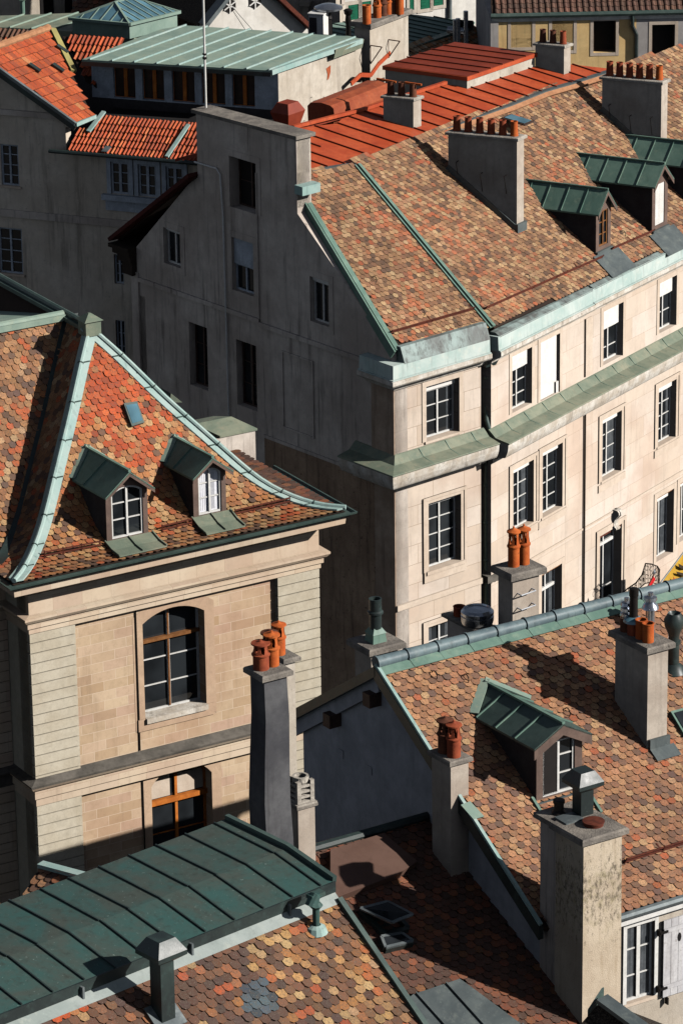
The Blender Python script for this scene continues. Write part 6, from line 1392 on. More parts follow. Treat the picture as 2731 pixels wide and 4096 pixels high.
# gabled neighbour, same wall plane, on the left
zrk0=FD.h(1,0,330); zrk1=FD.h(1,335,585)
hN=thing('orange_gable_house','shaded gable house with a bright orange tile roof at the upper left','house',(D0[0]-3,D0[1],0))
m=MB(); wall(m,FD,[(-14,0),(sC,0),(sC,zrk1[1]),(zrk1[0],zrk1[1]),(zrk0[0]-.0,zrk0[1]),(-14,zrk0[1]+4.5)],[rhole(r) for r in rs],0,.4); m.build('gable_wall',M['plaster_shade'],hN)
for r in rs: window(hN,FD,r,-.12,2,(.25,.5,.75),mat='greypaint',fw=.06,sill=.05)
m=MB(); course_z=FD.h(1,150,520)[1]; m.box(FD,-14,sC,course_z-.1,course_z+.08,-.01,.08); z=FD.h(1,300,1000)[1]; m.box(FD,-14,sC,z-.12,z+.12,-.01,.06); m.build('string_course',M['plaster_gable'],hN)
m=MB(); wall(m,FD,[(sC,0),(9,0),(9,zE),(sC,zE)],[rhole(r) for r in rr0+sm_l],0,.4); m.build('front_wall',M['plaster_shade'],hD)
for r in rr0: w_=window(hD,FD,r,-.08,2,(.33,.66),mat='greypaint',fw=.07,mw=.09); m=MB(); surround(m,FD,r,.14,.05); m.build('window_surround',M['greypaint'],w_)
for r in sm_l: window(hD,FD,r,-.15,2,(.33,.66),mat='greypaint')
m=MB(); a0,a1=rr0[0][0],rr0[-1][1]
m.box(FD,a0-.3,a1+.3,zb0-.1,zb0+.08,0,.16); m.box(FD,a0-.2,a1+.2,zb0-.45,zb0-.1,0,.06); m.build('sill_band',M['greypaint'],hD)
m=MB(); z=FD.h(1,300,1000)[1]; m.box(FD,sC,9,z-.12,z+.12,-.01,.06); m.build('string_course',M['plaster_gable'],hD)
# orange roof of the neighbour
RB=hit(1,347,570,vadd(D0,FD.n,.35),FD.n); RA=hit(1,0,318,vadd(D0,FD.n,.35),FD.n); dN=az(33.6); plN=Pl(RB,dN,RA)
Pn=[plN.hit(1,*p) for p in ((-80,258),(0,315),(345,563),(432,528),(402,478),(330,330),(236,135),(222,128),(0,206),(-80,240))]
tiled_plane(hN,plN,Pn,.21,.34,palN('orange'),style='flat',seed=61,mat='tile_or',lift=.04)
m=MB(); e0,e1=plN.hit(1,-80,262),plN.hit(1,345,568); m.bar(vadd(e0,plN.n,.02),vadd(e1,plN.n,.02),.12,.1); m.build('verge_trim',M['zinc'],hN)
m=MB(); m.bar(vadd(e0,UPV,-.14),vadd(e1,UPV,-.14),.1,.16); m.build('gutter',M['cop_black'],hN)
m=MB(); c0,c1=plN.hit(1,345,566),plN.hit(1,435,528); m.bar(vadd(c0,UPV,-.03),vadd(c1,UPV,-.03),.14,.12); m.build('eaves_gutter',M['cop_cyan'],hN)
m=MB(); v0,v1=plN.hit(1,238,135),plN.hit(1,335,330); m.bar(vadd(v0,plN.n,.05),vadd(v1,plN.n,.05),.22,.1,plN.n); m.build('mortar_verge',surf('lichen mortar',srgb(170,160,100),srgb(140,130,86)),hN)
m=MB(); g0,g1=plN.hit(1,222,130),plN.hit(1,-80,238); n=int(ln(vsub(g1,g0))/.38); dd=nrm(vsub(g1,g0))
for i in range(n): p=vadd(vadd(g0,dd,i*.38),UPV,.02); m.tube([p,vadd(p,dd,.36)],[.15,.12],8)
m.build('ridge_tiles',M['ridgeclay'],hN,smooth=True)
for k,x,y in ((1,258,215),(1,130,300),(1,238,300)):
    p=plN.hit(k,x,y); u_=nrm(vsub(plN.hit(k,x+32,y+22),p)); m=MB(); m.bar(vadd(p,plN.n,.08),vadd(vadd(p,u_,.42),plN.n,.08),.16,.08,plN.n); m.build('roof_vent',M['cop_black'],hN)
# dark slope between the two roofs + orange strip behind
plV=Pl(plN.hit(1,402,478),az(110),vadd(vadd(plN.hit(1,402,478),az(20),3),UPV,1.5))
# low orange pantile roof of D
plLo_P=FD.pt(sC+.3,zE,.35); A1=FD.h(1,300,692,.35); A2=FD.h(1,900,742,.35); P1=FD.pt(A1[0],A1[1],.35); P2=FD.pt(A2[0],A2[1],.35); zme=(P1[2]+P2[2])/2; P1=(P1[0],P1[1],zme); P2=(P2[0],P2[1],zme)
plLo=Pl(P1,FD.d,vadd(vadd(P1,az(FD.a-90),3.),UPV,1.55))
tp=[P1,P2,plLo.hit(1,1000,745),plLo.hit(1,1000,470),plLo.hit(1,500,470),plLo.hit(1,470,540),plLo.hit(1,412,612),plLo.hit(1,342,618)]
bT=plLo.ab(plLo.hit(1,700,575))[1]; print('bT',bT)
tp=[P1,plLo.pt(6.5,0),plLo.pt(6.5,bT),plLo.pt(plLo.ab(plLo.hit(1,458,565))[0],bT),plLo.hit(1,440,575),plLo.hit(1,412,612),plLo.hit(1,342,618)]
tiled_plane(hD,plLo,tp,.135,.34,palN('pan'),style='pan',seed=62,mat='tile_or',lift=.035,name='pantile_covering')
m=MB(); m.tube([vadd(FD.pt(plLo.ab(P1)[0]+plLo.ab(P1)[0]+FD.h(1,228,690,.4)[0],zme-.02,.45),UPV,0),vadd(plLo.pt(6.5,0),FD.n,.08)],.07,8); m.build('gutter',M['cop_black'],hD)
m=MB(); a_,b_=plLo.hit(1,768,728),plLo.hit(1,868,580); m.bar(vadd(a_,plLo.n,.09),vadd(b_,plLo.n,.09),.12,.06,plLo.n); m.build('seam_flashing',M['cop_cyan'],hD)
m=MB(); a_,b_=plLo.hit(1,408,612),plLo.hit(1,480,520); m.bar(vadd(a_,plLo.n,.09),vadd(b_,plLo.n,.09),.14,.06,plLo.n); m.build('verge_flashing',M['cop_cyan'],hD)
m=MB(); p=plLo.hit(1,490,692); m.prism([vadd(plLo.hit(1,x,y),plLo.n,.1) for x,y in ((468,705),(495,708),(515,684),(488,680))],vadd((0,0,0),plLo.n,.02)); m.build('lead_patch',M['zinc'],hD)
m=MB(); a_=plLo.ab(plLo.hit(1,458,565))[0]; qa,qb=plLo.pt(a_-.3,bT),plLo.pt(6.5,bT); bk_=az(FD.a-90); zs=qa[2]-.05; Pz=hit(1,700,505,(0,0,zs),UPV); nz=az(18.5); ry=ray(1,1245,322); Dx=(dot(vsub(Pz,CAM),nz)-.45)/dot(ry,nz); dpt=dot(vsub(Pz,qa),nz); print('Dx',Dx-DD,dpt); m.prism([(qa[0],qa[1],zs),(qb[0],qb[1],zs),vadd((qb[0],qb[1],zs),bk_,dpt+.8),vadd((qa[0],qa[1],zs),bk_,dpt+.8)],(0,0,-.2)); m.build('black_shade_strip',M['shade_sheet'],hD)  # black slab stands in for shade over the top of the low roof
# attic: loggia wall and copper terrace
CD=at(1,1245,322,Dx); FT_=Fr(CD,108.5); zc=CD[2]
corners=[hit('a',735,528,CD,UPV),CD,hit('c',440,345,CD,UPV),hit('c',330,318,CD,UPV),hit('b',300,222,CD,UPV),hit('a',1450,255,CD,UPV),hit('a',1270,320,CD,UPV)]
plD=Pl(CD,az(33.5),vadd(vadd(CD,az(-56.5),1),UPV,.0005)); 
m=MB(); m.prism(corners,(0,0,-.09)); rD_=m.build('copper_terrace_roof',M['cop_pale'],hD)
hs=seams(plD,corners,.72,az(33.5),h=.05,w=.04,off=.3); hs.build('standing_seam',M['cop_cyan'],rD_)
m=MB(); m.bar(vadd(corners[0],UPV,-.12),vadd(corners[1],UPV,-.12),.12,.14); m.build('gutter',M['cop_black'],hD)
m=MB(); m.bar(vadd(corners[1],UPV,-.06),vadd(corners[2],UPV,-.06),.1,.16); m.build('edge_trim',M['cop_cyan'],hD)
FL_=Fr(vadd(CD,az(18.5),.45),108.5); s0=FL_.h('a',822,700)[0]; s1=-.02
s1=FL_.h('b',1148,700)[0]; zb=FL_.h('b',1100,1045)[1]
zl=FL_.h('b',1000,990)[1]+.1
bays=[('a',1015,640,1215,900),('b',0,0,122,0),('b',195,0,400,0),('b',462,0,680,0),('b',735,0,940,0)]
xs=[(FL_.h('a',1015,700)[0],FL_.h('a',1210,700)[0]),(FL_.h('a',1272,700)[0],FL_.h('a',1468,700)[0]),(FL_.h('a',1538,700)[0],FL_.h('b',400,800)[0]),(FL_.h('b',462,800)[0],FL_.h('b',672,800)[0]),(FL_.h('b',735,800)[0],FL_.h('b',938,800)[0])]
hl=[[(a,zl),(b,zl),(b,zc-.25),(a,zc-.25)] for a,b in xs]
m=MB(); wall(m,FL_,[(s0,zb-4),(s1,zb-4),(s1,zc-.1),(s0,zc-.1)],hl,0,.25); m.build('loggia_wall',M['greypaint'],hD)
for a,b in xs: window(hD,FL_,(a,b,zl,zc-.25),-.2,2,(),mat='ochrewood',fw=.012,mw=.12,pane='darkpane')
m=MB(); m.box(FL_,s0-.02,s1+.02,zb-4,zl-.04,-.05,.02); m.build('dado',M['darkslate'],hD)
# right side wall of the attic, lit plaster
FS_=Fr(FL_.pt(s1,0),33.5); L=FS_.h('c',430,500)[0]
m=MB(); m.box(FS_,0,L+.3,zc-9,zc-.1,-.35,0); m.build('side_wall',M['plaster_lit'],hD)
m=MB(); q=FS_.rect('b',1568,1100,1568,1100) if False else None
ps=[FS_.h('c',x,y) for x,y in ((120,610),(158,580),(158,640),(142,700),(128,715),(132,660))]; m.prism([FS_.pt(a,b,.003) for a,b in ps],vadd((0,0,0),FS_.n,.012)); m.build('exposed_brick_patch',M['brick'],hD)
m=MB(); Q0=hit('c',175,500,FS_.pt(0,0,.25),FS_.n); s_a,zz=FS_.h('c',185,440,.2); s_b=FS_.h('c',440,440,.2)[0]; m.prism([FS_.pt(s_a,zz,.0),FS_.pt(s_a,zz,.3),FS_.pt(s_a,zz-.3,.22),FS_.pt(s_a,zz-.34,.0)],vadd((0,0,0),FS_.d,s_b-s_a)); m.build('hanging_gutter',M['cop_olive'],hD)
# big chimney stack at the end
Tb=hit('c',512,248,FS_.pt(0,0,.28),FS_.n); W_c=ln(vsub(hit('c',855,158,Tb,FS_.n),Tb)); Lc=ln(vsub(hit('c',408,232,Tb,az(33.5)),Tb))
c,f=chimney(hD,Tb,33.5,303.5,W_c,max(.6,min(1.2,Lc)),Tb[2],Tb[2]-7,mat='plaster_lit',cap=.16,over=.12,label='wide chimney wall carrying a row of mixed orange pots')
Lc=max(.6,min(1.2,Lc))
for (x,y,st,h,mt) in ((485,205,'straight',.62,'terra'),(578,150,'lantern',.8,'terra'),(628,132,'metal',.75,'terra_dark'),(672,120,'lantern',.85,'terra'),(712,115,'straight',.85,'terra_dark'),(780,118,'straight',.7,'terra')):
    q=hit('c',x,y,(0,0,Tb[2]+.16),UPV); pot(c,(q[0],q[1],Tb[2]+.155),st,h,.14,mt)
for x in (518,678):
    p=hit('c',x,402 if x<600 else 350,vadd(Tb,FS_.n,.0),FS_.n); m=MB(); a=vadd(p,FS_.n,.45); b2=vadd(p,UPV,-.62); m.bar(p,a,.025,.03); m.bar(a,b2,.025,.03); m.bar(p,b2,.025,.03,(1,0,0)); m.build('iron_bracket',M['rustiron'],c)
m=MB(); ps=[hit('c',x,y,vadd(Tb,FS_.n,.02),FS_.n) for x,y in ((345,748),(430,665),(520,670),(590,570),(695,470))]
for i in range(4): m.bar(ps[i],ps[i+1],.05,.14)
m.build('orange_flashing',M['orange_metal'],hD)
# glass pyramid lantern and pale copper roof
Pf=at('a',1163,318,DD+11); hE=thing('glazed_lantern_house','low copper roof carrying a glass pyramid skylight','roof',(Pf[0],Pf[1],0))
base=[Pf,hit('b',245,212,Pf,UPV)]; w_=ln(vsub(base[1],base[0])); dpl=nrm(vsub(base[1],base[0])); l0=hit('a',650,270,Pf,UPV); dl=nrm(vsub(l0,Pf)); wl=ln(vsub(l0,Pf))
Tg=up(Pf,'a',1163,208); 
B4=[Pf,vadd(Pf,dpl,w_),vadd(vadd(Pf,dpl,w_),dl,wl),vadd(Pf,dl,wl)]
m=MB(); m.hexa([(p[0],p[1],Pf[2]-.1) for p in B4]+[(p[0],p[1],Tg[2]) for p in B4]); m.build('lantern_curb',M['cop_mid2'],hE)
cc=tuple(sum(p[i] for p in B4)/4 for i in range(3)); 
O4=[lerp((p[0],p[1],Tg[2]),(cc[0],cc[1],Tg[2]),-.06) for p in B4]
r0=lerp(O4[0],O4[1],.0); apx=up(cc,'a',1085,-6); apz=Tg[2]+max(.5,min(2.2,apx[2]-Tg[2])); print('lantern',w_,wl,apz-Tg[2])
R1=lerp(lerp(O4[0],O4[3],.5),lerp(O4[1],O4[2],.5),.32); R2=lerp(lerp(O4[0],O4[3],.5),lerp(O4[1],O4[2],.5),.68); R1=(R1[0],R1[1],apz); R2=(R2[0],R2[1],apz)
m=MB(); m.add(O4+[R1,R2],[[0,1,5,4],[1,2,5],[2,3,4,5],[3,0,4],[0,1,2,3]],0); m.build('glazing',M['skyglass'],hE)
m=MB(); m.bar(R1,R2,.07,.07)
for a,b in ((O4[0],R1),(O4[3],R1),(O4[1],R2),(O4[2],R2)): m.bar(a,b,.07,.07)
for i in range(4): m.bar(O4[i],O4[(i+1)%4],.1,.1)
for i in range(1,6): t=i/6; tt=min(1,t*2) if t<.5 else min(1,(1-t)*2); m.bar(lerp(O4[3],O4[0],t),lerp(lerp(O4[3],O4[0],t),(R1[0],R1[1],apz),min(1.,tt)) if False else lerp(lerp(O4[3],O4[0],.5),R1,tt) if False else vadd(lerp(O4[3],O4[0],t),vsub(R1,lerp(O4[3],O4[0],.5)),tt),.045,.05)
for i in range(1,8):
    t=i/8; hz=min(1,t/.32,(1-t)/.32); q=lerp(O4[0],O4[1],t); mid=lerp(lerp(O4[0],O4[3],.5),lerp(O4[1],O4[2],.5),t); top_=(q[0]+(mid[0]-q[0])*hz,q[1]+(mid[1]-q[1])*hz,Tg[2]+(apz-Tg[2])*hz); m.bar(q,top_,.045,.05)
m.build('glazing_bar',M['cop_mid2'],hE)
zz=Pf[2]-.05; P4=[hit('a',x,y,(0,0,zz),UPV) for x,y in ((-200,225),(0,240),(430,262),(1200,320),(1400,225),(700,110),(470,118),(0,135),(-200,150))]
m=MB(); m.prism(P4,(0,0,-.3)); r_=m.build('copper_flat_roof',M['cop_olive'],hE); plE=Pl((P4[0][0],P4[0][1],zz),az(33.5),vadd(vadd((P4[0][0],P4[0][1],zz),az(-56.5),1),UPV,.0005)); seams(plE,P4,.75,az(33.5),h=.05,w=.04).build('standing_seam',M['cop_pale'],r_)
m=MB(); cxx=tuple(sum(p[i] for p in P4)/len(P4) for i in range(3)); m.prism([lerp((p[0],p[1],zz-.3),(cxx[0],cxx[1],zz-.3),.03) for p in P4],(0,0,-zz+.3)); m.build('wall',M['darkslate'],hE)
m=MB(); q=hit('a',205,118,(0,0,zz),UPV); m.tube([q,vadd(q,UPV,.5)],.08,8); m.bar(vadd(q,UPV,.5),vadd(q,UPV,.53),.22,.22,(1,0,0)); m.build('vent_pipe',M['cop_mid'],hE)
# orange slope strip between lantern base and neighbour roof
q_=at('a',700,620,DD+2.5); plO2=Pl(q_,az(108),vadd(vadd(q_,az(18),2.),UPV,1.15))
pp_=[plO2.hit('a',x,y) for x,y in ((560,315),(1130,385),(900,560),(860,760),(760,700))]
tiled_plane(hD,plO2,pp_,.16,.36,palN('pan'),style='pan',seed=63,mat='tile_or',lift=.035,name='pantile_covering')
pp_=[plO2.hit('a',x,y) for x,y in ((-200,270),(0,285),(250,300),(420,300),(420,600),(-200,600))]; 
tiled_plane(hE,plO2,pp_,.16,.36,palN('brownmix','pan',.5,.2,.5),style='pan',seed=64,mat='tile_or',lift=.035,name='pantile_covering')
# ================================================================ far background houses
def farplane(k,x,y,D,a): P=at(k,x,y,D); return P,Fr(P,a)
# plaster house top left
P,F1=farplane('a',0,60,172,62); h1_=thing('plaster_block','cream plaster block with dark openings beyond the pale copper roof','house',(P[0],P[1],0))
x1=F1.h('a',650,60)[0]; x0=-8; op=[(F1.h('a',362,60)[0],F1.h('a',478,60)[0]),(F1.h('a',580,60)[0],F1.h('a',645,60)[0])]
m=MB(); m.box(F1,x0,x1+.3,0,P[2]+6,-.4,0); m.build('wall',M['plaster_lit'],h1_)
for a,b in op: m=MB(); m.box(F1,a,b,P[2]-3,P[2]+5,-.02,.03); m.build('recess',M['dark'],h1_)
m=MB(); m.box(F1,x1+.3,x1+.5,0,P[2]+6,-.4,1.6); m.build('side_wall',M['plaster_lit'],h1_)
# old brown tile roof
P=at('a',900,60,168); h2_=thing('brown_tile_roof_house','house with a rough old brown tile roof behind the glass pyramid','house',(P[0],P[1],0))
pl2=Pl(P,az(108),vadd(vadd(P,az(18),2),UPV,1.9)); pp_=[pl2.pt(-1.1,-2.5),pl2.pt(6.5,-2.5),pl2.pt(6.5,5),pl2.pt(-1.1,5)]
tiled_plane(h2_,pl2,pp_,.24,.2,palN('brownmix','pan',.6,.3,.5),style='scale',seed=65,mat='tile_dk',lift=.07)
f2=Fr(P,108); m=MB(); m.box(f2,-1,6.5,0,P[2]-2,-1,.5); m.build('wall',M['plaster_grey2'],h2_)
# white gable with star vents
P,F3=farplane('b',800,300,160,60); h3=thing('white_gable_house','white gable with star shaped attic vents and a rusty verge','house',(P[0],P[1],0))
g=lambda x,y:F3.h('b',x,y); ap=g(860,-260); le=g(460,240); re=g(1415,262)
m=MB(); wall(m,F3,[(le[0],0),(re[0],0),(re[0],re[1]),ap,(le[0],le[1])],[],0,.4); m.build('gable_wall',M['plaster_white'],h3)
for (a,b),mt,nm in (((le,ap),'zinc','verge'),((ap,re),'rustiron','verge')):
    m=MB(); m.bar(F3.pt(a[0],a[1]+.12,.15),F3.pt(b[0],b[1]+.12,.15),.55,.16); m.build('verge',M[mt],h3)
m=MB(); m.prism([F3.pt(*ap,-.2),F3.pt(*re,-.2),vadd(F3.pt(*re,-.2),az(-30),9),vadd(F3.pt(*ap,-.2),az(-30),9)],(0,0,.1)); m.prism([F3.pt(*ap,-.2),F3.pt(*le,-.2),vadd(F3.pt(*le,-.2),az(-30),9),vadd(F3.pt(*ap,-.2),az(-30),9)],(0,0,.1)); m.build('roof',M['tile_dk'],h3)
for x,y in ((712,45),(938,5)):
    s,z=g(x,y); R_o=.3; m=MB(); m.prism([F3.pt(s+R_o*math.cos(t*math.pi/3+.52),z+R_o*math.sin(t*math.pi/3+.52),.01) for t in range(6)],vadd((0,0,0),F3.n,.02)); 
    o=m.build('attic_vent',M['dark'],h3); m=MB()
    for t in range(3):
        a=t*math.pi/3+.52; m.bar(F3.pt(s+.29*math.cos(a),z+.29*math.sin(a),.045),F3.pt(s-.29*math.cos(a),z-.29*math.sin(a),.045),.05,.02,F3.n)
    m.build('vent_star',M['white'],o)
# white house with green shutters
P,F4=farplane('c',700,100,183,60); h4=thing('white_shuttered_house','white plaster house with closed green shutters along the top edge','house',(P[0],P[1],0))
s0=F4.h('c',255,150)[0]; s1=F4.h('d',152,200)[0]; HS=[('c',315,42,410,165),('c',438,12,522,135),('c',865,-40,905,80),('c',960,-60,1050,66),('c',1078,-60,1168,36),('c',700,-40,740,110)]
m=MB(); m.box(F4,s0,s1,0,P[2]+7,-.4,0); m.build('wall',M['plaster_white'],h4)
for h_ in HS:
    r=F4.rect(*h_); o=MB(); surround(o,F4,r,.16,.04,bottom=True); w0=o.build('window_surround',M['plaster_lit'],h4); sh=MB(); n=max(3,int((r[3]-r[2])/.12))
    for i in range(n): z=r[2]+(r[3]-r[2])*i/n; sh.box(F4,r[0]+.03,r[1]-.22,z+.01,z+(r[3]-r[2])/n-.01,.01,.03+.02*(i%2))
    sh.box(F4,r[0],r[1],r[2],r[3],.001,.012,0); sh.build('green_shutter',M['green_shutter'],w0)
m=MB(); q=F4.h('c',1222,100)[0]; m.tube([F4.pt(q,P[2]+6,.1),F4.pt(q,P[2]-4,.1)],.09,6); m.build('downpipe',M['zinc'],h4)
r=F4.rect('d',50,165,118,335); m=MB(); surround(m,F4,r,.2,.05); m.build('door_surround',M['plaster_lit'],h4); m=MB(); m.box(F4,r[0],r[1],r[2],r[3],0,.03); m.build('white_shutter',M['white_shutter'],h4)
# dark shaded block beyond the white gable with a pale post
P,F5=farplane('c',60,100,176,110.5); h5=thing('shaded_house','dark shaded wall with a pale chimney flue beside the white shuttered house','house',(P[0],P[1],0))
m=MB(); m.box(F5,F5.h('b',1180,50)[0],F5.h('c',262,100)[0],0,P[2]+6,-.4,0); m.build('wall',M['plaster_gable'],h5)
r=F5.rect('c',180,-30,248,215); m=MB(); m.box(F5,r[0],r[1],r[2]-2,r[3]+2,.0,.5); m.box(F5,r[0]+.1,r[1]+.25,r[2],r[2]+.9,.0,.7); m.build('chimney',M['plaster_lit'],h5)
r=F5.rect('b',1385,10,1440,200); m=MB(); m.box(F5,r[0],r[1],r[2],r[3],.0,.3); m.box(F5,r[0]-.1,r[1]+.1,r[3]-.1,r[3]+.1,-.05,.4); m.build('chimney',M['plaster_lit'],h5)
# batten seamed green roof house
P=at('c',860,130,166); h6=thing('seamed_roof_house','house with a low pale green batten seamed copper roof and a spotted tile slope','house',(P[0],P[1],0))
P=at('c',1400,235,165); pl6=Pl(P,az(33.5),vadd(vadd(P,az(-56.5),4),UPV,.5)); g=lambda x,y:pl6.hit('c',x,y)
poly6=[g(1405,238),g(1455,190),g(855,130),g(210,215),g(210,330),g(860,425)]
poly6=[g(1405,238),g(1455,190),g(855,118),g(180,205),g(180,360),g(860,425)]
rm6=metal_plane(h6,pl6,poly6,.5,on(pl6,az(112)),'cop_mid2',name='metal_roof',smat='cop_dark')
pl7=Pl(g(1405,238),az(33.5),vadd(vadd(g(1405,238),az(123.5),2),UPV,-1.5)); g7=lambda x,y:pl7.hit('c',x,y)
tiled_plane(h6,pl7,[g7(1405,250),g7(1458,240),g7(1580,400),g7(1560,520),g7(900,560),g7(870,425)],.22,.2,palN('pale'),seed=66,lift=.05)
m=MB(); e0,e1=g(1405,238),g(860,425); m.bar(e0,e1,.35,.12); m.build('ridge_flashing',M['cop_mid'],h6)
m=MB(); q=(e1[0],e1[1],0); fx6=Fr(P,33.5); m.box(fx6,-12,1,0,P[2]-3,-3.0,-2.0); m.build('wall',M['plaster_grey2'],h6)
for x,y0,hh in ((1275,370,1.0),(1302,372,1.05),(1372,372,1.35)):
    p=at('c',x,y0,162); m=MB(); m.tube([vadd(p,UPV,-1.5),vadd(p,UPV,hh-.1)],.1,10); m.build('steel_flue',M['alu'],h6,smooth=True)
p=at('c',1288,268,162); m=MB(); m.tube([vadd(p,az(110),-.35),vadd(p,az(110),.35)],.15,12); m.build('flue_tee',M['alu'],h6,smooth=True)
p=at('c',1372,212,162); m=MB(); m.tube([vadd(p,az(110),-.3),vadd(p,az(110),.28)],.17,12); m.build('flue_tee',M['iron'],h6,smooth=True)
p=at('c',320,300,160); m=MB(); m.lathe(p,[(.12,-1),(.1,.4),(.13,.45),(.1,.75),(.15,.8),(.18,.95),(.1,1.0),(0,1.02)],12); m.build('flue_pipe',M['iron'],h6,smooth=True)
# vents standing at the right end of the terrace roof
p=at('c',145,318,DD+14); hv=thing('mushroom_vent','dark pipe under a broad pale steel mushroom cap on the terrace roof edge','vent',p); m=MB(); m.lathe(p,[(.12,-.3),(.1,.6),(.14,.65),(.1,.75),(.1,.98),(0,.98)],12); m.build('pipe',M['iron'],hv,smooth=True); m=MB(); m.lathe(vadd(p,UPV,.95),[(.1,0),(.5,.03),(.5,.1),(.25,.2),(0,.22)],18); m.build('cap',M['alu'],hv,smooth=True)
p=at('c',35,310,DD+13.5); hv=thing('vent_box','small white louvred box at the far edge of the terrace roof','vent',p); fx=Fr(p,110.5); m=MB(); m.box(fx,-.25,.3,p[2]-.2,p[2]+.75,-.4,.1); m.box(fx,-.28,.33,p[2]+.75,p[2]+.8,-.44,.14); m.build('casing',M['white'],hv); m=MB(); m.box(fx,-.22,.05,p[2]+.05,p[2]+.65,.1,.12); m.build('louvre',M['darkslate'],hv)
# ================================================================ yellow house
P,FY=farplane('d',880,520,158,88); hY_=thing('yellow_house','ochre yellow house with dark openings under a long dark brown tile roof','house',(P[0],P[1],0))
a0=FY.h('d',165,300)[0]; s_p=FY.h('d',1215,300)[0]; ze=FY.h('d',900,135)[1]
hols=[FY.rect('d',*t) for t in ((270,122,430,352),(580,140,742,375),(893,155,1060,392),(1335,183,1505,422))]
m=MB(); zlow=FY.h('d',1100,525)[1]; wall(m,FY,[(a0,zlow),(s_p,zlow),(s_p,ze),(a0,ze)],[rhole(r) for r in hols[:3]],0,.4); m.build('front_wall',M['plaster_yellow'],hY_)
m=MB(); wall(m,FY,[(s_p,zlow),(14,zlow),(14,ze),(s_p,ze)],[rhole(hols[3])],0,.4); m.build('grey_wall',M['plaster_grey2'],hY_)
m=MB(); wall(m,FY,[(a0,0),(14,0),(14,zlow),(a0,zlow)],[],0.06,.4); m.build('lower_wall',M['stone_dark2'],hY_)
for r in hols: window(hY_,FY,r,-.3,1,(),mat='darkwood',pane='dark'); m=MB(); surround(m,FY,r,.12,.015,bottom=True); m.build('window_surround',M['stoneA2'],hY_)
m=MB(); m.box(FY,a0-.2,14,ze-.05,ze+.18,-.1,.05); m.build('eaves_board',M['plaster_white'],hY_)
m=MB(); m.tube([FY.pt(a0-.25,ze+.2,.1),FY.pt(14,ze+.2,.1)],.1,8); m.build('gutter',M['cop_dark'],hY_)
plY2=Pl(FY.pt(a0-.2,ze+.26,.06),FY.d,vadd(vadd(FY.pt(a0-.2,ze+.26,.06),az(FY.a-90),3),UPV,2.2))
tiled_plane(hY_,plY2,[plY2.pt(0,0),plY2.pt(16,0),plY2.pt(16,4.5),plY2.pt(0,4.5)],.24,.24,palN('brown'),style='pan',seed=67,mat='tile_dk',lift=.03,name='pantile_covering')
m=MB(); z0=FY.h('d',1185,150)[1]; q=FY.h('d',1185,150)[0]; m.tube([FY.pt(q,ze+.1,.1),FY.pt(q,ze-.3,.1),FY.pt(s_p,ze-.65,.05),FY.pt(s_p,zlow-6,.05)],.08,8); m.build('downpipe',M['cop_black'],hY_)
m=MB(); s_,z_=FY.h("d",1450,720); Ro_=[(s_+1.05*math.cos(t),z_+1.05*math.sin(t)) for t in [i*math.pi/14 for i in range(15)]]; Ri=[(s_+.85*math.cos(t),z_+.85*math.sin(t)) for t in [i*math.pi/14 for i in range(15)]]
for i in range(14): m.prism([FY.pt(*Ro_[i],.07),FY.pt(*Ro_[i+1],.07),FY.pt(*Ri[i+1],.07),FY.pt(*Ri[i],.07)],vadd((0,0,0),FY.n,.1))
m.build('arch_moulding',M['stone_dirty'],hY_); m=MB(); m.prism([FY.pt(*p,.062) for p in Ri]+[FY.pt(s_-.85,0,.062),FY.pt(s_+.85,0,.062)],vadd((0,0,0),FY.n,.012)); m.build('arched_gate',M['dark'],hY_)
m=MB(); m.box(FY,a0-.25,a0+.05,0,ze,-8,.05); m.build('side_wall',M['plaster_grey2'],hY_)
# small roof seen past the far slab chimney
# ================================================================ mast, flags, balcony
P=FG.pt(gp('V',458,245)[0],pt_l[1]+.15,-.25); hm=thing('mast','tall white antenna mast standing on the flat concrete parapet','mast',P)
tpz=up(P,1,919,-30)[2]; m=MB(); m.tube([P,(P[0],P[1],tpz+1.5)],.036,10); m.build('pole',M['white'],hm,smooth=True)
m=MB(); zc_=up(P,1,916,262)[2]; m.tube([(P[0],P[1],zc_-.05),(P[0],P[1],zc_+.02)],.065,8); m.tube([(P[0],P[1],zc_+.08),(P[0],P[1],zc_+.13)],.065,8); m.build('clamp',M['iron'],hm)
q1_=FS_.pt(*FS_.h('b',1450,870)) if False else hit('b',1448,870,FS_.pt(0,0),FS_.n)
topm=(P[0],P[1],tpz+1.4)
for (k,x,y) in (('b',1448,870),('b',1385,1080)):
    q=hit(k,x,y,FS_.pt(0,0,.05),FS_.n); w1_=at('b',740,60 if y<900 else 88,150); m=MB(); m.tube([q,w1_],.012,4); m.build('guy_wire',M['iron'],hm)
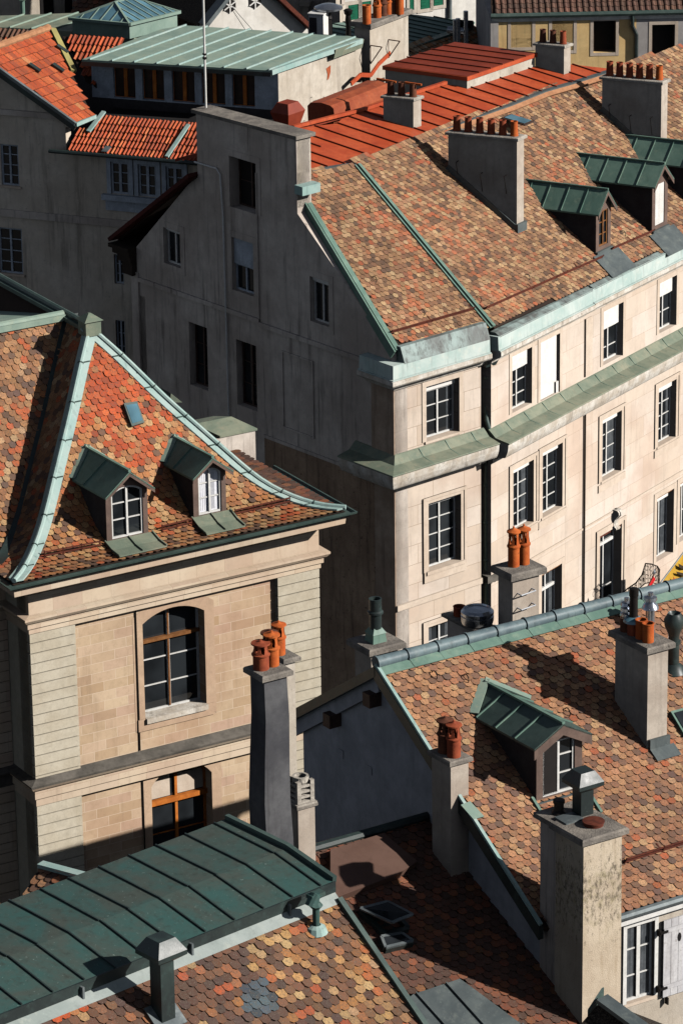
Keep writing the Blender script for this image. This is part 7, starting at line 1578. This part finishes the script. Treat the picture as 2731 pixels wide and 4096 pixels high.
# balcony of the long house with curved wrought iron rail
zB_=FB.h('f',250,1590)[1]-.1; sa=FB.h('f',500,1480)[0]; 
Pe=hit('f',840,1020,FB.pt(0,0,1.55),FB.n); sE2=dot(vsub(Pe,FB.O),FB.d); print('balcony',sa,sE2,Pe[2]-zB_)
plan=[]
path=[('f',500,1440,.05),('f',600,1360,.35),('f',710,1285,.75),('f',790,1180,1.15),('f',840,1022,1.45),('f',920,1030,1.75),('f',1000,1060,1.75),('f',1032,1110,1.5)]
tops=[hit(k,x,y,FB.pt(0,0,o),FB.n) for k,x,y,o in path]
bt_=[('f',500,1520),('f',600,1455),('f',710,1385),('f',790,1330),('f',850,1290),('f',930,1275),('f',1000,1300),('f',1025,1370)]
lows=[(t[0],t[1],up(t,*b)[2]) for t,b in zip(tops,bt_)]
bal=thing_part('balcony_railing',hB,tops[3]); m=MB()
m.tube(tops,.022,6); m.tube(lows,.018,6); m.build('rail',M['iron'],bal)
m=MB(); n=26
def ip(P,t): t*=len(P)-1; i=min(len(P)-2,int(t)); return lerp(P[i],P[i+1],t-i)
for i in range(n+1):
    t=i/n; m.bar(ip(tops,t),ip(lows,t),.016,.016,(1,0,0))
m.build('balusters',M['iron'],bal)
for i in range(9):
    t=(i+.5)/9; a=ip(tops,t); b=ip(lows,t); t2=ip(tops,min(1,t+.03)); d=nrm(vsub((t2[0],t2[1],0),(a[0],a[1],0))) if t<.97 else FB.d
    h=a[2]-b[2]; r=min(.14,h*.22); m=MB()
    for cz in (.28,.72):
        cc=lerp(b,a,cz); m.tube([vadd(vadd(cc,d,r*(1-.09*j)*math.cos(j*.7)),UPV,r*(1-.09*j)*math.sin(j*.7)) for j in range(10)],.011,4)
    m.build('scroll',M['iron'],bal)
m=MB(); m.prism([FB.pt(sa-1.6,zB_,.02),FB.pt(sE2+1.6,zB_,.02),FB.pt(sE2+1.6,zB_,1.6),FB.pt(sa-.2,zB_,1.2)],(0,0,-.2)); m.build('balcony_slab',M['stone_dirty'],bal)
# flags flown from the balcony
def flag(name,label,k,p0,p1,off,poly,mat,extra=()):
    a=hit(k,*p0,FB.pt(0,0,off),FB.n); b=hit(k,*p1,FB.pt(0,0,off),FB.n); o=thing(name,label,'flag',a); m=MB(); m.tube([a,b],.025,6); m.build('flagpole',M['rustiron'] if mat=='cloth_red' else M['zinc'],o)
    m=MB(); P=[vadd(hit(k,x,y,FB.pt(0,0,off),FB.n),FB.n,.0+.05*math.sin(i*2.3)) for i,(x,y) in enumerate(poly)]; c=tuple(sum(p[i] for p in P)/len(P) for i in range(3))
    P2=P+[vadd(p,FB.n,-.012) for p in P]; n=len(P); m.add(P2+[c,vadd(c,FB.n,-.012)],[[i,(i+1)%n,2*n] for i in range(n)]+[[n+(i+1)%n,n+i,2*n+1] for i in range(n)]+[[i,n+i,n+(i+1)%n,(i+1)%n] for i in range(n)]); cl=m.build('cloth',M[mat],o)
    for nm,mt,pl_ in extra:
        m=MB(); m.prism([hit(k,x,y,FB.pt(0,0,off+.09),FB.n) for x,y in pl_],vadd((0,0,0),FB.n,.01)); m.build(nm,M[mt],cl)
    return o
flag('red_flag','furled red flag on a wooden pole leaning over the iron balcony','f',(820,1430),(955,1170),2.0,[(950,1195),(960,1230),(945,1300),(930,1370),(925,1480),(835,1480),(860,1400),(905,1290)],'cloth_red')
m=MB(); q=hit('f',957,1150,FB.pt(0,0,2.0),FB.n); m.lathe(vadd(q,UPV,-.05),[(0,0),(.06,.04),(.05,.1),(.02,.16),(0,.2)],8); m.build('finial',M['alu'],bal)
flag('yellow_flag','yellow flag with black feathers and a red claw, at the right picture edge','f',(960,1390),(1420,780),2.3,[(1350,885),(1420,800),(1560,820),(1560,1420),(1420,1460),(1200,1440),(1050,1420),(1030,1350),(1130,1200)],'cloth_yellow',
 [('feather','cloth_black',[(1282,1022),(1344,1056),(1420,1050),(1420,1085),(1340,1098),(1290,1075)]),('feather','cloth_black',[(1252,1130),(1344,1150),(1420,1140),(1420,1170),(1344,1190),(1265,1160)]),('feather','cloth_black',[(1308,1205),(1344,1215),(1420,1210),(1420,1235),(1344,1240),(1310,1225)]),
  ('claw','cloth_claw',[(1172,1270),(1205,1262),(1185,1232),(1215,1240),(1215,1200),(1238,1235),(1250,1262),(1344,1238),(1420,1225),(1420,1260),(1344,1275),(1260,1295),(1215,1290),(1190,1305),(1195,1282)])])
